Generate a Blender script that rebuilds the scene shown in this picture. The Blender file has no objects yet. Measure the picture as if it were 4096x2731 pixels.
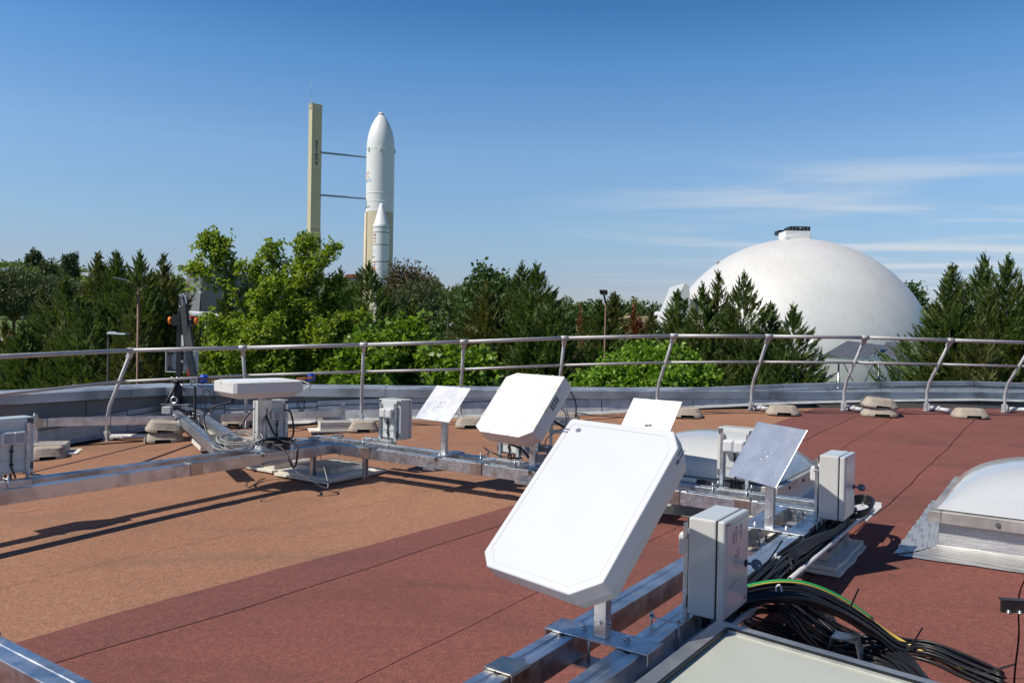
import bpy, bmesh, math, random
import numpy as np
from mathutils import Vector, Matrix

C = bpy.context.scene.collection
SC = bpy.context.scene
R = math.radians

# ------------------------------------------------------------------ camera, sky, sun, exposure
# the origin is the photographer's eye; z = 0 is eye height, the roof lies about 1.7 m below it
F_PX, ROLL, PITCH = 3200.0, 0.0187, -0.0146
cam = bpy.data.cameras.new("camera")
cam.sensor_width = 36.0
cam.lens = F_PX / 4096 * 36
cam.clip_start = 0.05
cam.clip_end = 5000
cam_o = bpy.data.objects.new("camera", cam)
C.objects.link(cam_o)
cam_o.matrix_world = Matrix.Rotation(math.pi / 2 + PITCH, 4, 'X') @ Matrix.Rotation(ROLL, 4, 'Z')
SC.camera = cam_o

SUN_EL, SUN_AZ = R(50), R(200)          # azimuth counter-clockwise from +X
world = bpy.data.worlds.new("World")
SC.world = world
world.use_nodes = True
wn, wl = world.node_tree.nodes, world.node_tree.links
wn.clear()
w_out = wn.new('ShaderNodeOutputWorld')
w_bg = wn.new('ShaderNodeBackground')
sky = wn.new('ShaderNodeTexSky')
sky.sky_type = 'NISHITA'
sky.sun_disc = False
sky.sun_elevation = SUN_EL
sky.sun_rotation = math.pi / 2 - SUN_AZ
sky.altitude = 150
sky.air_density = 1.0
sky.dust_density = 0.45
sky.ozone_density = 2.2
w_bg.inputs['Strength'].default_value = 0.122


def wmath(op, a, b=None, c=None):
    n = wn.new('ShaderNodeMath'); n.operation = op
    for i, v in enumerate((a, b, c)):
        if v is None: continue
        if isinstance(v, (int, float)): n.inputs[i].default_value = v
        else: wl.new(v, n.inputs[i])
    return n.outputs[0]


def wmap(v, a, b, c=0.0, d=1.0, smooth=True):
    n = wn.new('ShaderNodeMapRange')
    n.interpolation_type = 'SMOOTHSTEP' if smooth else 'LINEAR'
    for i, k in zip((1, 2, 3, 4), (a, b, c, d)): n.inputs[i].default_value = k
    wl.new(v, n.inputs[0]); return n.outputs[0]


# thin cirrus: a sheet of streaks seen in perspective
tc = wn.new('ShaderNodeTexCoord')
sep = wn.new('ShaderNodeSeparateXYZ'); wl.new(tc.outputs['Generated'], sep.inputs[0])
zz = wmath('MAXIMUM', sep.outputs[2], 0.03)
cx = wmath('DIVIDE', sep.outputs[0], zz); cy = wmath('DIVIDE', sep.outputs[1], zz)
cmb = wn.new('ShaderNodeCombineXYZ'); wl.new(cx, cmb.inputs[0]); wl.new(cy, cmb.inputs[1])
mp = wn.new('ShaderNodeMapping'); mp.inputs['Rotation'].default_value = (0, 0, R(-20)); mp.inputs['Scale'].default_value = (0.22, 0.62, 1); mp.inputs['Location'].default_value = (2.1, 0.7, 0)
wl.new(cmb.outputs[0], mp.inputs[0])
nz = wn.new('ShaderNodeTexNoise'); nz.inputs['Scale'].default_value = 1.0; nz.inputs['Detail'].default_value = 7; nz.inputs['Roughness'].default_value = 0.55; nz.inputs['Distortion'].default_value = 0.6
wl.new(mp.outputs[0], nz.inputs['Vector'])
streak = wmap(nz.outputs['Fac'], 0.44, 0.66)
az_m = wmap(wmath('DIVIDE', sep.outputs[0], wmath('MAXIMUM', wmath('ABSOLUTE', sep.outputs[1]), 0.05)), -0.05, 0.55)
el_m = wmath('MULTIPLY', wmap(sep.outputs[2], 0.012, 0.07), wmap(sep.outputs[2], 0.15, 0.235, 1.0, 0.0))
cl = wmath('MULTIPLY', wmath('MULTIPLY', streak, az_m), wmath('MULTIPLY', el_m, 0.95))
# the clear sky deepens quickly upwards, as through a polarising filter; above the view darkened further to deepen shadows
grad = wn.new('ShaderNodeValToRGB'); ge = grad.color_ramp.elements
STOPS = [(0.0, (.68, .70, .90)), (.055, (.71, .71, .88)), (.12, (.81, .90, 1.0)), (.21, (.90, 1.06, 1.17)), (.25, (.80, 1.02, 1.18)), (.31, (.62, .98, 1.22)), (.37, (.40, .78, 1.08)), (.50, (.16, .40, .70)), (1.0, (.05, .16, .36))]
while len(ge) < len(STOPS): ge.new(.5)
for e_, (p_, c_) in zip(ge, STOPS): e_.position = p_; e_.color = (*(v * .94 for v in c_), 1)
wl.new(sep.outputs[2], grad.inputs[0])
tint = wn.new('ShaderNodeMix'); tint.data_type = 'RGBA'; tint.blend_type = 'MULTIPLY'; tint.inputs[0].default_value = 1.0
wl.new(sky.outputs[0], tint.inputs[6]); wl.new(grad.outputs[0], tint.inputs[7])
cm = wn.new('ShaderNodeMix'); cm.data_type = 'RGBA'
wl.new(cl, cm.inputs[0]); wl.new(tint.outputs[2], cm.inputs[6]); cm.inputs[7].default_value = (5.0, 5.6, 6.3, 1)
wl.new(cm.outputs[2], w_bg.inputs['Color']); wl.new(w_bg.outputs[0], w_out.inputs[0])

sun = bpy.data.lights.new("sun", 'SUN')
sun.energy = 4.9
sun.angle = R(0.53)
sun.color = (1.0, 0.93, 0.81)
sun_o = bpy.data.objects.new("sun", sun)
C.objects.link(sun_o)
SDIR = Vector((math.cos(SUN_AZ) * math.cos(SUN_EL), math.sin(SUN_AZ) * math.cos(SUN_EL), math.sin(SUN_EL)))
sun_o.rotation_euler = SDIR.to_track_quat('Z', 'Y').to_euler()
sun_o.location = SDIR * 60

SC.view_settings.view_transform = 'Standard'
SC.view_settings.look = 'None'
SC.view_settings.exposure = 0.0
SC.view_settings.gamma = 1.0
SC.view_settings.use_curve_mapping = False
SC.render.engine = 'CYCLES'
SC.cycles.max_bounces = 6
SC.cycles.transparent_max_bounces = 6


# ------------------------------------------------------------------ measuring helpers
def ray(x, y):
    u, v = (x - 2048) / F_PX, -(y - 1365.5) / F_PX
    c, s = math.cos(ROLL), math.sin(ROLL)
    u, v = u * c - v * s, u * s + v * c
    cp, sp = math.cos(PITCH), math.sin(PITCH)
    return Vector((u, cp - v * sp, sp + v * cp))


def at(x, y, Y):
    "point at distance Y ahead"
    d = ray(x, y); return d * (Y / d.y)


def onz(x, y, z):
    "point on the level z"
    d = ray(x, y); return d * (z / d.z)


AX = R(55.5)
E1 = Vector((math.cos(AX), math.sin(AX), 0)); E2 = Vector((E1.y, -E1.x, 0)); UP = Vector((0, 0, 1))


def ST(s, t, z=0.0):
    "frame coordinates on the roof: s along the long beams, t across them"
    return E1 * s + E2 * t + UP * z


def roof_z(x, y):
    return -1.57 + .025 * (x + 3) + .010 * (y - 5.9) + .0098 * max(0, y - 7.3) ** 2 - .0003 * max(0, y - 11.5) ** 3 * 0 - .008 * max(0, x - 4) ** 2 + .010 * math.sin(x * 1.3 + .4) * math.sin(y * .9)


def onroof(x, y):
    d = ray(x, y); k = -1.4 / d.z
    for _ in range(60):
        p = d * k; k += .3 * (roof_z(p.x, p.y) / d.z - k)
    return d * k


# ------------------------------------------------------------------ materials
MATS = {}


class NT:
    def __init__(s, name):
        s.m = bpy.data.materials.new(name); s.m.use_nodes = True
        s.t = s.m.node_tree; s.n = s.t.nodes; s.l = s.t.links
        s.b = s.n['Principled BSDF']; s.out = s.n['Material Output']
        MATS[name] = s.m

    def new(s, t, **k):
        n = s.n.new(t)
        for a, v in k.items(): setattr(n, a, v)
        return n

    def set(s, **k):
        for a, v in k.items():
            s.b.inputs[a.replace('_', ' ')].default_value = v if not isinstance(v, tuple) else (*v, 1) if len(v) == 3 else v
        return s

    def coord(s, kind='Object', scale=(1, 1, 1), rot=(0, 0, 0)):
        t = s.new('ShaderNodeTexCoord'); m = s.new('ShaderNodeMapping')
        m.inputs['Scale'].default_value = scale; m.inputs['Rotation'].default_value = rot
        s.l.new(t.outputs[kind], m.inputs[0]); return m.outputs[0]

    def noise(s, vec, scale, detail=4, rough=.55, dist=0.0):
        n = s.new('ShaderNodeTexNoise')
        n.inputs['Scale'].default_value = scale; n.inputs['Detail'].default_value = detail
        n.inputs['Roughness'].default_value = rough; n.inputs['Distortion'].default_value = dist
        s.l.new(vec, n.inputs['Vector']); return n.outputs['Fac']

    def ramp(s, fac, stops):
        r = s.new('ShaderNodeValToRGB'); e = r.color_ramp.elements
        while len(e) < len(stops): e.new(.5)
        for i, (p, c) in enumerate(stops):
            e[i].position = p; e[i].color = (*c, 1) if len(c) == 3 else c
        s.l.new(fac, r.inputs[0]); return r.outputs[0]

    def g(s, v): return (v, v, v)

    def mix(s, fac, a, b, mode='MIX'):
        n = s.new('ShaderNodeMix', data_type='RGBA', blend_type=mode)
        for i, v in ((0, fac), (6, a), (7, b)):
            if isinstance(v, (int, float)): n.inputs[i].default_value = v
            elif isinstance(v, tuple): n.inputs[i].default_value = (*v, 1)
            else: s.l.new(v, n.inputs[i])
        return n.outputs[2]

    def color(s, c): s.l.new(c, s.b.inputs['Base Color']); return s

    def rough(s, c): s.l.new(c, s.b.inputs['Roughness']); return s

    def bump(s, h, strength=.3, dist=.01):
        n = s.new('ShaderNodeBump'); n.inputs['Strength'].default_value = strength; n.inputs['Distance'].default_value = dist
        s.l.new(h, n.inputs['Height']); s.l.new(n.outputs[0], s.b.inputs['Normal']); return s


def metal(name, base, rough, spangle=0.0, stain=.5, scale=6, metallic=1.0):
    s = NT(name).set(Metallic=metallic)
    v = s.coord()
    a = s.noise(v, scale, 5)
    dark = tuple(c * (1 - stain * .55) for c in base)
    col = s.ramp(a, [(.34, dark), (.56, base), (.75, tuple(min(1, c * 1.06) for c in base))])
    if spangle:
        vo = s.new('ShaderNodeTexVoronoi'); vo.inputs['Scale'].default_value = 55
        s.l.new(v, vo.inputs['Vector'])
        sp = s.ramp(vo.outputs['Color'], [(.2, s.g(1 - spangle)), (.8, s.g(1.0))])
        col = s.mix(1.0, col, sp, 'MULTIPLY')
    # white oxide blooms
    ox = s.ramp(s.noise(v, scale * 2.3, 6, .7), [(.66, s.g(0)), (.74, s.g(.5 * stain))])
    col = s.mix(ox, col, (.72, .76, .78))
    s.color(col)
    s.rough(s.ramp(s.noise(v, scale * 4, 5), [(.3, s.g(rough)), (.75, s.g(min(1, rough + .17)))]))
    s.bump(s.noise(v, 3.2, 3), .1, .01)
    return s.m


metal('aluminium', (.72, .73, .75), .30, 0, .7, 5)
metal('galvanised', (.66, .70, .73), .34, .22, .5, 9)
def plate(name, base, rough):
    s = NT(name).set(Metallic=.85, Roughness=rough)
    v = s.coord()
    sc_ = s.noise(s.coord('Object', (1, 1, 1), (.3, .9, .5)), 5, 6, .7, .6)
    s.color(s.ramp(sc_, [(.3, tuple(x * .93 for x in base)), (.7, base)]))
    s.rough(s.ramp(s.noise(v, 9, 5, .7), [(.3, s.g(rough)), (.8, s.g(rough + .10))]))


plate('plate_metal', (.70, .72, .745), .34)
metal('bolt_metal', (.7, .71, .72), .25, 0, .2, 30)
metal('dull_cap', (.52, .48, .44), .26, 0, .4, 7)
metal('rail_metal', (.50, .50, .51), .55, 0, .35, 3, .45)
metal('alu_frame', (.60, .59, .56), .40, 0, .7, 3, .85)
metal('coping_plain', (.58, .56, .52), .48, 0, .7, 3, .7)
metal('coping_metal', (.46, .51, .57), .48, 0, .9, 1.7, .72)
metal('lamp_grey', (.33, .37, .42), .45, 0, .2, 4, .6)


def plastic(name, base, rough=.35, var=.05, dirt=.0, scale=3, coat=0.0):
    s = NT(name).set(Roughness=rough)
    v = s.coord()
    c = s.ramp(s.noise(v, scale, 5), [(.3, tuple(x * (1 - var) for x in base)), (.7, base)])
    if dirt:
        d = s.ramp(s.noise(s.coord('Object', (1, 1, .35)), scale * 2.2, 7, .68), [(.55, s.g(0)), (.8, s.g(dirt))])
        c = s.mix(d, c, (.23, .2, .16))
    s.color(c)
    s.rough(s.ramp(s.noise(v, scale * 3, 4), [(.3, s.g(rough)), (.7, s.g(min(1, rough + .14)))]))
    s.b.inputs['Coat Weight'].default_value = coat
    s.b.inputs['Coat Roughness'].default_value = .08
    return s.m


plastic('white_housing', (.585, .60, .63), .38, .015, .03, 2, .25)
plastic('white_cover', (.66, .655, .64), .62, .03, .04, 4)
plastic('face_edge', (.57, .585, .612), .4, .01)
plastic('window_panel', (.70, .74, .79), .5, .03, .02, 3)
plastic('grey_box', (.58, .60, .59), .26, .04, .10, 3, .55)
plastic('grey_socket', (.64, .65, .66), .3, .03, .06, 4, .3)
plastic('box_inner', (.10, .11, .12), .6, .1)
plastic('socket_lid', (.36, .37, .41), .25, .05, .05, 5, .3)
plastic('black_rubber', (.014, .014, .016), .36, .3, 0, 20)
plastic('cable_grey', (.35, .36, .36), .45, .15, .15, 12)
plastic('black_paint', (.017, .018, .021), .35, .3, .04, 8)
plastic('black_satin', (.030, .031, .034), .62, .2, .05, 6)
plastic('orange_cap', (.85, .22, .01), .4, .1)
plastic('red_plastic', (.5, .02, .03), .4, .1)
plastic('blue_foam', (.008, .09, .62), .38, .2, .05, 10)
plastic('brown_stick', (.22, .075, .03), .6, .3)
plastic('pvc_grey', (.56, .56, .58), .36, .06, .12, 6, .2)
plastic('white_tie', (.72, .72, .7), .5, .1)
plastic('key_blue', (.10, .16, .22), .35, .1)
plastic('tape', (.60, .60, .54), .5, .05)
plastic('marker_red', (.50, .20, .18), .6, .2)
plastic('print_blue', (.03, .06, .16), .5, .1)
plastic('print_grey', (.22, .23, .25), .5, .1)
plastic('earth_green', (.03, .38, .10), .4, .1)
plastic('earth_yellow', (.72, .52, .10), .4, .1)
plastic('foam_pad', (.74, .71, .62), .85, .10, .28, 5)
plastic('wood_grey', (.28, .30, .34), .5, .1)
plastic('lamp_brown', (.15, .075, .046), .5, .12, .06, 3)
plastic('lamp_black', (.012, .012, .014), .7, .1)
plastic('white_paint', (.80, .80, .78), .5, .03, .08, 2)
plastic('terracotta', (.40, .13, .07), .8, .3, .1, 20)
plastic('house_wall', (.56, .42, .33), .8, .1, .1, 3)
plastic('orange_seat', (.55, .09, .03), .6, .1)
plastic('table_wood', (.52, .30, .20), .7, .2, .1, 5)
plastic('path_grey', (.36, .35, .35), .9, .12, .15, 2)


def stone(name, a, b, scale, rough=.9, bump=.5, dist=.006, dark=None, speck=None):
    s = NT(name).set(Roughness=rough)
    v = s.coord()
    c = s.mix(s.ramp(s.noise(v, scale, 6, .65), [(.3, s.g(0)), (.7, s.g(1))]), a, b)
    if dark:
        c = s.mix(s.ramp(s.noise(v, scale * .45, 7, .7), [(.55, s.g(0)), (.72, s.g(.75))]), c, dark)
    if speck:
        vo = s.new('ShaderNodeTexVoronoi'); vo.inputs['Scale'].default_value = speck; s.l.new(v, vo.inputs['Vector'])
        c = s.mix(.55, c, s.ramp(vo.outputs['Color'], [(.15, s.g(.35)), (.5, s.g(.9)), (.9, s.g(1.35))]), 'MULTIPLY')
        s.bump(vo.outputs['Distance'], bump, dist)
    else:
        s.bump(s.noise(v, scale * 5, 6, .7), bump, dist)
    s.color(c); return s.m


stone('concrete_weight', (.45, .39, .32), (.35, .30, .245), 14, .95, .8, .012, (.13, .115, .095))
stone('washed_gravel', (.50, .47, .42), (.42, .40, .36), 12, .95, 1.0, .01, None, 70)
stone('slab_edge', (.58, .56, .50), (.48, .46, .41), 8, .9, .4, .004)
stone('wall_concrete', (.20, .205, .215), (.155, .16, .17), 2.2, .9, .3, .004, (.10, .10, .10))
stone('bitumen', (.03, .027, .026), (.05, .045, .042), 20, .9)


def felt(name, a, b, grain, dark):
    s = NT(name).set(Roughness=.93)
    v = s.coord()
    big = s.ramp(s.noise(v, .55, 6, .6, .5), [(.3, a), (.72, b)])
    # mineral granules: pale, mid and dark grains
    vo = s.new('ShaderNodeTexVoronoi'); vo.inputs['Scale'].default_value = grain; s.l.new(v, vo.inputs['Vector'])
    sp = s.new('ShaderNodeSeparateColor'); s.l.new(vo.outputs['Color'], sp.inputs[0])
    c = s.mix(1.0, big, s.ramp(sp.outputs[0], [(.0, s.g(.42)), (.25, s.g(.78)), (.6, s.g(1.02)), (.94, s.g(1.25)), (.99, s.g(1.9))]), 'MULTIPLY')
    fine = s.ramp(s.noise(v, 26, 4, .8), [(.38, s.g(.84)), (.62, s.g(1.12))])
    c = s.mix(1.0, c, fine, 'MULTIPLY')
    # worn dark drifts where the water stands
    wv = s.coord('Object', (1.0, 1.0, 1), (0, 0, -R(50)))
    drift = s.noise(s.coord('Object', (.55, 1.5, 1), (0, 0, R(-8))), .9, 8, .66, .8)
    c = s.mix(s.ramp(drift, [(.50, s.g(0)), (.62, s.g(.32)), (.74, s.g(.7)), (.9, s.g(.85))]), c, dark)
    s.color(c)
    s.bump(vo.outputs['Distance'], .55, .003)
    return s.m


felt('felt_red', (.185, .062, .048), (.245, .082, .064), 260, (.085, .042, .034))
felt('felt_orange', (.285, .138, .080), (.365, .185, .108), 260, (.16, .10, .062))
felt('felt_wine', (.165, .058, .048), (.215, .074, .062), 260, (.09, .046, .042))


def ribbed(name, base, rough, dirt=.5, grid=0, met=.8):
    "embossed aluminium foil on bitumen; the grid follows the frame axes"
    s = NT(name).set(Metallic=met, Roughness=rough)
    v = s.coord('Object', (1, 1, 1), (0, 0, -AX_))
    c = s.ramp(s.noise(v, 7, 6, .65), [(.35, tuple(x * (1 - dirt * .5) for x in base)), (.6, base)])
    c = s.mix(s.ramp(s.noise(v, 1.6, 6, .7), [(.58, s.g(0)), (.75, s.g(dirt))]), c, (.20, .16, .12))
    if grid:
        h = None
        for ax in 'XYZ':
            w = s.new('ShaderNodeTexWave'); w.inputs['Scale'].default_value = grid; w.bands_direction = ax; w.inputs['Distortion'].default_value = .6; w.inputs['Detail Scale'].default_value = 2
            s.l.new(v, w.inputs['Vector']); k = s.ramp(w.outputs['Fac'], [(.04, s.g(.6)), (.3, s.g(1))])
            h = k if h is None else s.mix(1.0, h, k, 'MULTIPLY')
        c = s.mix(.85, c, h, 'MULTIPLY'); s.bump(h, .5, .003)
    else: s.bump(s.noise(v, 12, 4), .5, .01)
    s.color(c)
    return s.m


AX_ = R(55.5)
ribbed('flashing', (.56, .57, .58), .62, .6, 0, .4)
ribbed('foil_flashing', (.80, .80, .79), .44, .25, 42, .7)


def acrylic(name, col, dirt):
    s = NT(name).set(Roughness=.16)
    v = s.coord()
    c = s.ramp(s.noise(v, 2.5, 6, .6), [(.3, col), (.7, tuple(x * .95 for x in col))])
    # green-black grime just above the rim
    sep = s.new('ShaderNodeSeparateXYZ'); s.l.new(s.coord(), sep.inputs[0])
    mr = s.new('ShaderNodeMapRange'); mr.inputs[1].default_value = .0; mr.inputs[2].default_value = .055; mr.inputs[3].default_value = .85; mr.inputs[4].default_value = 0
    s.l.new(sep.outputs[2], mr.inputs[0])
    sm = s.ramp(s.noise(s.coord('Object', (1, 1, .2)), 16, 6, .75), [(.45, s.g(0)), (.7, s.g(dirt))])
    f = s.mix(1.0, sm, mr.outputs[0], 'MULTIPLY')
    s.color(s.mix(f, c, (.13, .12, .07)))
    s.b.inputs['Subsurface Weight'].default_value = .25
    s.b.inputs['Subsurface Radius'].default_value = (.05, .05, .05)
    s.b.inputs['Coat Weight'].default_value = .5; s.b.inputs['Coat Roughness'].default_value = .06
    return s.m


acrylic('opal_acrylic', (.53, .55, .57), .0)
acrylic('grimy_acrylic', (.54, .555, .57), .9)


def _poly():
    s = NT('polycarbonate').set(Roughness=.34)
    v = s.coord()
    c = s.ramp(s.noise(v, 2.0, 5), [(.3, (.47, .49, .42)), (.7, (.53, .545, .475))])
    w = s.new('ShaderNodeTexWave'); w.inputs['Scale'].default_value = 14; w.bands_direction = 'X'; w.inputs['Distortion'].default_value = .3
    s.l.new(v, w.inputs['Vector'])
    c = s.mix(1.0, c, s.ramp(w.outputs['Fac'], [(.0, (.975, .97, .955)), (.25, s.g(1.0))]), 'MULTIPLY')
    sp = s.ramp(s.noise(v, 34, 3, .6), [(.70, s.g(0)), (.76, s.g(.8))])
    c = s.mix(sp, c, (.22, .16, .09))
    s.color(c); s.b.inputs['Coat Weight'].default_value = .3


_poly()


def _dome():
    s = NT('dome_membrane').set(Roughness=.42)
    sep = s.new('ShaderNodeSeparateXYZ'); s.l.new(s.coord(), sep.inputs[0])
    at_ = s.new('ShaderNodeMath', operation='ARCTAN2'); s.l.new(sep.outputs[1], at_.inputs[0]); s.l.new(sep.outputs[0], at_.inputs[1])
    cb = s.new('ShaderNodeCombineXYZ'); s.l.new(at_.outputs[0], cb.inputs[0])
    mz = s.new('ShaderNodeMath', operation='MULTIPLY'); mz.inputs[1].default_value = .05; s.l.new(sep.outputs[2], mz.inputs[0]); s.l.new(mz.outputs[0], cb.inputs[1])
    st = s.noise(cb.outputs[0], 26, 6, .7)
    c = s.ramp(st, [(.25, (.60, .59, .57)), (.55, (.665, .66, .65)), (.8, (.69, .69, .685))])
    cl = s.ramp(s.noise(s.coord(), .35, 5, .6), [(.35, s.g(.93)), (.65, s.g(1.0))])
    s.color(s.mix(1.0, c, cl, 'MULTIPLY'))
    s.bump(st, .12, .05)
    s.b.inputs['Specular IOR Level'].default_value = .6


_dome()


def _solar():
    s = NT('solar_cells').set(Roughness=.12, Specular_IOR_Level=.6)
    br = s.new('ShaderNodeTexBrick'); br.offset = 0; br.squash = 1
    for k, v in (('Scale', 1.0), ('Mortar Size', .006), ('Brick Width', .16), ('Row Height', .16), ('Bias', 0.0)): br.inputs[k].default_value = v
    br.inputs['Color1'].default_value = (.10, .096, .092, 1); br.inputs['Color2'].default_value = (.115, .11, .105, 1); br.inputs['Mortar'].default_value = (.26, .255, .25, 1)
    s.l.new(s.coord('UV'), br.inputs['Vector'])
    s.color(br.outputs['Color'])
    s.b.inputs['Coat Weight'].default_value = .5; s.b.inputs['Coat Roughness'].default_value = .4


_solar()


def wallmat(name, base, var, scale, streak=.2, rough=.7, dark=(.16, .14, .11)):
    s = NT(name).set(Roughness=rough)
    c = s.ramp(s.noise(s.coord(), scale, 5), [(.3, tuple(x * (1 - var) for x in base)), (.7, base)])
    st = s.ramp(s.noise(s.coord('Object', (1.4, 1.4, .06)), scale * 3, 6, .7), [(.56, s.g(0)), (.78, s.g(streak))])
    s.color(s.mix(st, c, dark)); return s.m


wallmat('tower_beige', (.56, .51, .34), .06, .5, .12, .75)
wallmat('rocket_white', (.80, .80, .79), .03, .4, .05, .42)
wallmat('rocket_buff', (.60, .53, .38), .05, .4, .08, .6)
wallmat('yellow_concrete', (.56, .43, .22), .08, .6, .2, .8)
wallmat('grey_cladding', (.18, .185, .19), .10, .35, .15, .55, (.09, .09, .09))
wallmat('white_metal_roof', (.72, .74, .77), .05, .4, .1, .5)
NT('dark_glass').set(Base_Color=(.03, .045, .06), Roughness=.08, Specular_IOR_Level=.7)
NT('dark_line').set(Base_Color=(.10, .105, .11), Roughness=.7)
for nm, c in (('flag_red', (.50, .03, .03)), ('flag_blue', (.03, .06, .30)), ('flag_yellow', (.75, .50, .05)), ('flag_green', (.02, .25, .08)), ('flag_orange', (.75, .25, .03)), ('flag_black', (.03, .03, .03)), ('flag_white', (.8, .8, .8)), ('ink_navy', (.035, .055, .12)), ('ink_pink', (.75, .28, .26)), ('ink_orange', (.85, .42, .18)), ('ink_blue', (.18, .38, .62)), ('ink_pale', (.50, .62, .72)), ('ink_teal', (.03, .23, .42))):
    NT(nm).set(Base_Color=c, Roughness=.6)


def bark(name, a, b):
    s = NT(name).set(Roughness=.95)
    v = s.coord('Object', (1, 1, .25))
    s.color(s.ramp(s.noise(v, 9, 6, .7), [(.3, a), (.7, b)])); s.bump(s.noise(v, 22, 5, .7), .8, .03)


bark('bark_grey', (.055, .05, .045), (.16, .15, .135))
bark('bark_dark', (.018, .014, .010), (.05, .038, .028))
bark('bark_brown', (.06, .04, .028), (.13, .095, .07))


def leafmat(name, cols, patch=None, patch_amt=.5, patch_scale=.8, trans=.30, rough=.55):
    "leaves: every leaf its own tint, some light let through"
    s = NT(name)
    geo = s.new('ShaderNodeNewGeometry')
    c = s.ramp(geo.outputs['Random Per Island'], [(i / (len(cols) - 1), k) for i, k in enumerate(cols)])
    if patch:
        nz_ = s.noise(s.coord(), patch_scale, 4, .6)
        c = s.mix(s.ramp(nz_, [(.52, s.g(0)), (.72, s.g(patch_amt))]), c, patch)
    s.color(c); s.set(Roughness=rough, Specular_IOR_Level=.35)
    tr = s.new('ShaderNodeBsdfTranslucent')
    s.l.new(s.mix(1.0, c, (1.25, 1.3, .6), 'MULTIPLY'), tr.inputs[0])
    mx = s.new('ShaderNodeMixShader'); mx.inputs[0].default_value = trans
    s.l.new(s.b.outputs[0], mx.inputs[1]); s.l.new(tr.outputs[0], mx.inputs[2]); s.l.new(mx.outputs[0], s.out.inputs[0])
    return s.m


leafmat('cypress_leaf', [(.058, .098, .022), (.088, .138, .030), (.120, .172, .042), (.155, .20, .06)], (.22, .155, .045), .6, .9, .28)
#(0.026, 0.061, 0.017), (0.046, 0.099, 0.029), (0.072, 0.131, 0.038), (0.109, 0.160, 0.049)], (.13, .095, .028), .65, .9, .16)
leafmat('olive_leaf', [(.070, .092, .024), (.105, .130, .034), (.140, .155, .046), (.18, .165, .06)], (.24, .14, .045), .55, .8, .28)
#(0.041, 0.061, 0.019), (0.068, 0.092, 0.030), (0.108, 0.124, 0.043), (0.149, 0.135, 0.054)], (.15, .085, .030), .6, .8, .15)
leafmat('rust_leaf', [(.16, .050, .018), (.24, .075, .026), (.30, .105, .040)], None, trans=.15)
leafmat('maple_leaf', [(.14, .215, .016), (.205, .29, .028), (.27, .35, .045), (.34, .41, .09)], None, trans=.45)
#(0.100, 0.169, 0.015), (0.163, 0.250, 0.025), (0.237, 0.312, 0.040), (0.312, 0.375, 0.069)], None, trans=.38)
leafmat('fresh_leaf', [(.085, .155, .012), (.135, .235, .020), (.19, .30, .030), (.27, .38, .08)], None, trans=.36, rough=.42)
leafmat('lime_leaf', [(.085, .175, .012), (.135, .26, .020), (.185, .325, .034), (.26, .39, .07)], None, trans=.34, rough=.42)
leafmat('oak_leaf', [(0.043, 0.087, 0.022), (0.072, 0.131, 0.035), (0.116, 0.174, 0.052)], (.13, .125, .06), .5, .3, .2)
leafmat('pine_leaf', [(.055, .085, .032), (.090, .120, .046), (.13, .15, .07)], None, trans=.12)
#(0.041, 0.057, 0.024), (0.074, 0.084, 0.038), (0.128, 0.121, 0.061)], None, trans=.1)
leafmat('eucalyptus_leaf', [(0.066, 0.060, 0.029), (0.108, 0.084, 0.042), (0.156, 0.114, 0.060)], (.10, .11, .05), .6, .25, .15)
leafmat('wood_leaf', [(.085, .125, .034), (.125, .175, .046), (.17, .205, .065)], (.06, .095, .045), .8, .03, .25)
#(0.083, 0.128, 0.036), (0.128, 0.188, 0.048), (0.195, 0.247, 0.072)], (.040, .068, .032), .8, .03, .2)
leafmat('bright_wood_leaf', [(0.090, 0.156, 0.024), (0.138, 0.222, 0.036), (0.192, 0.264, 0.060)], None, trans=.25)


def _grass():
    s = NT('grass').set(Roughness=.95)
    v = s.coord()
    c = s.ramp(s.noise(v, .08, 7, .65), [(.3, (.060, .105, .022)), (.55, (.095, .155, .030)), (.75, (.15, .16, .06))])
    c = s.mix(1.0, c, s.ramp(s.noise(v, 3, 6, .8), [(.3, s.g(.6)), (.7, s.g(1.25))]), 'MULTIPLY')
    s.color(c); s.bump(s.noise(v, 5, 6, .8), .6, .1)


_grass()


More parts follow.
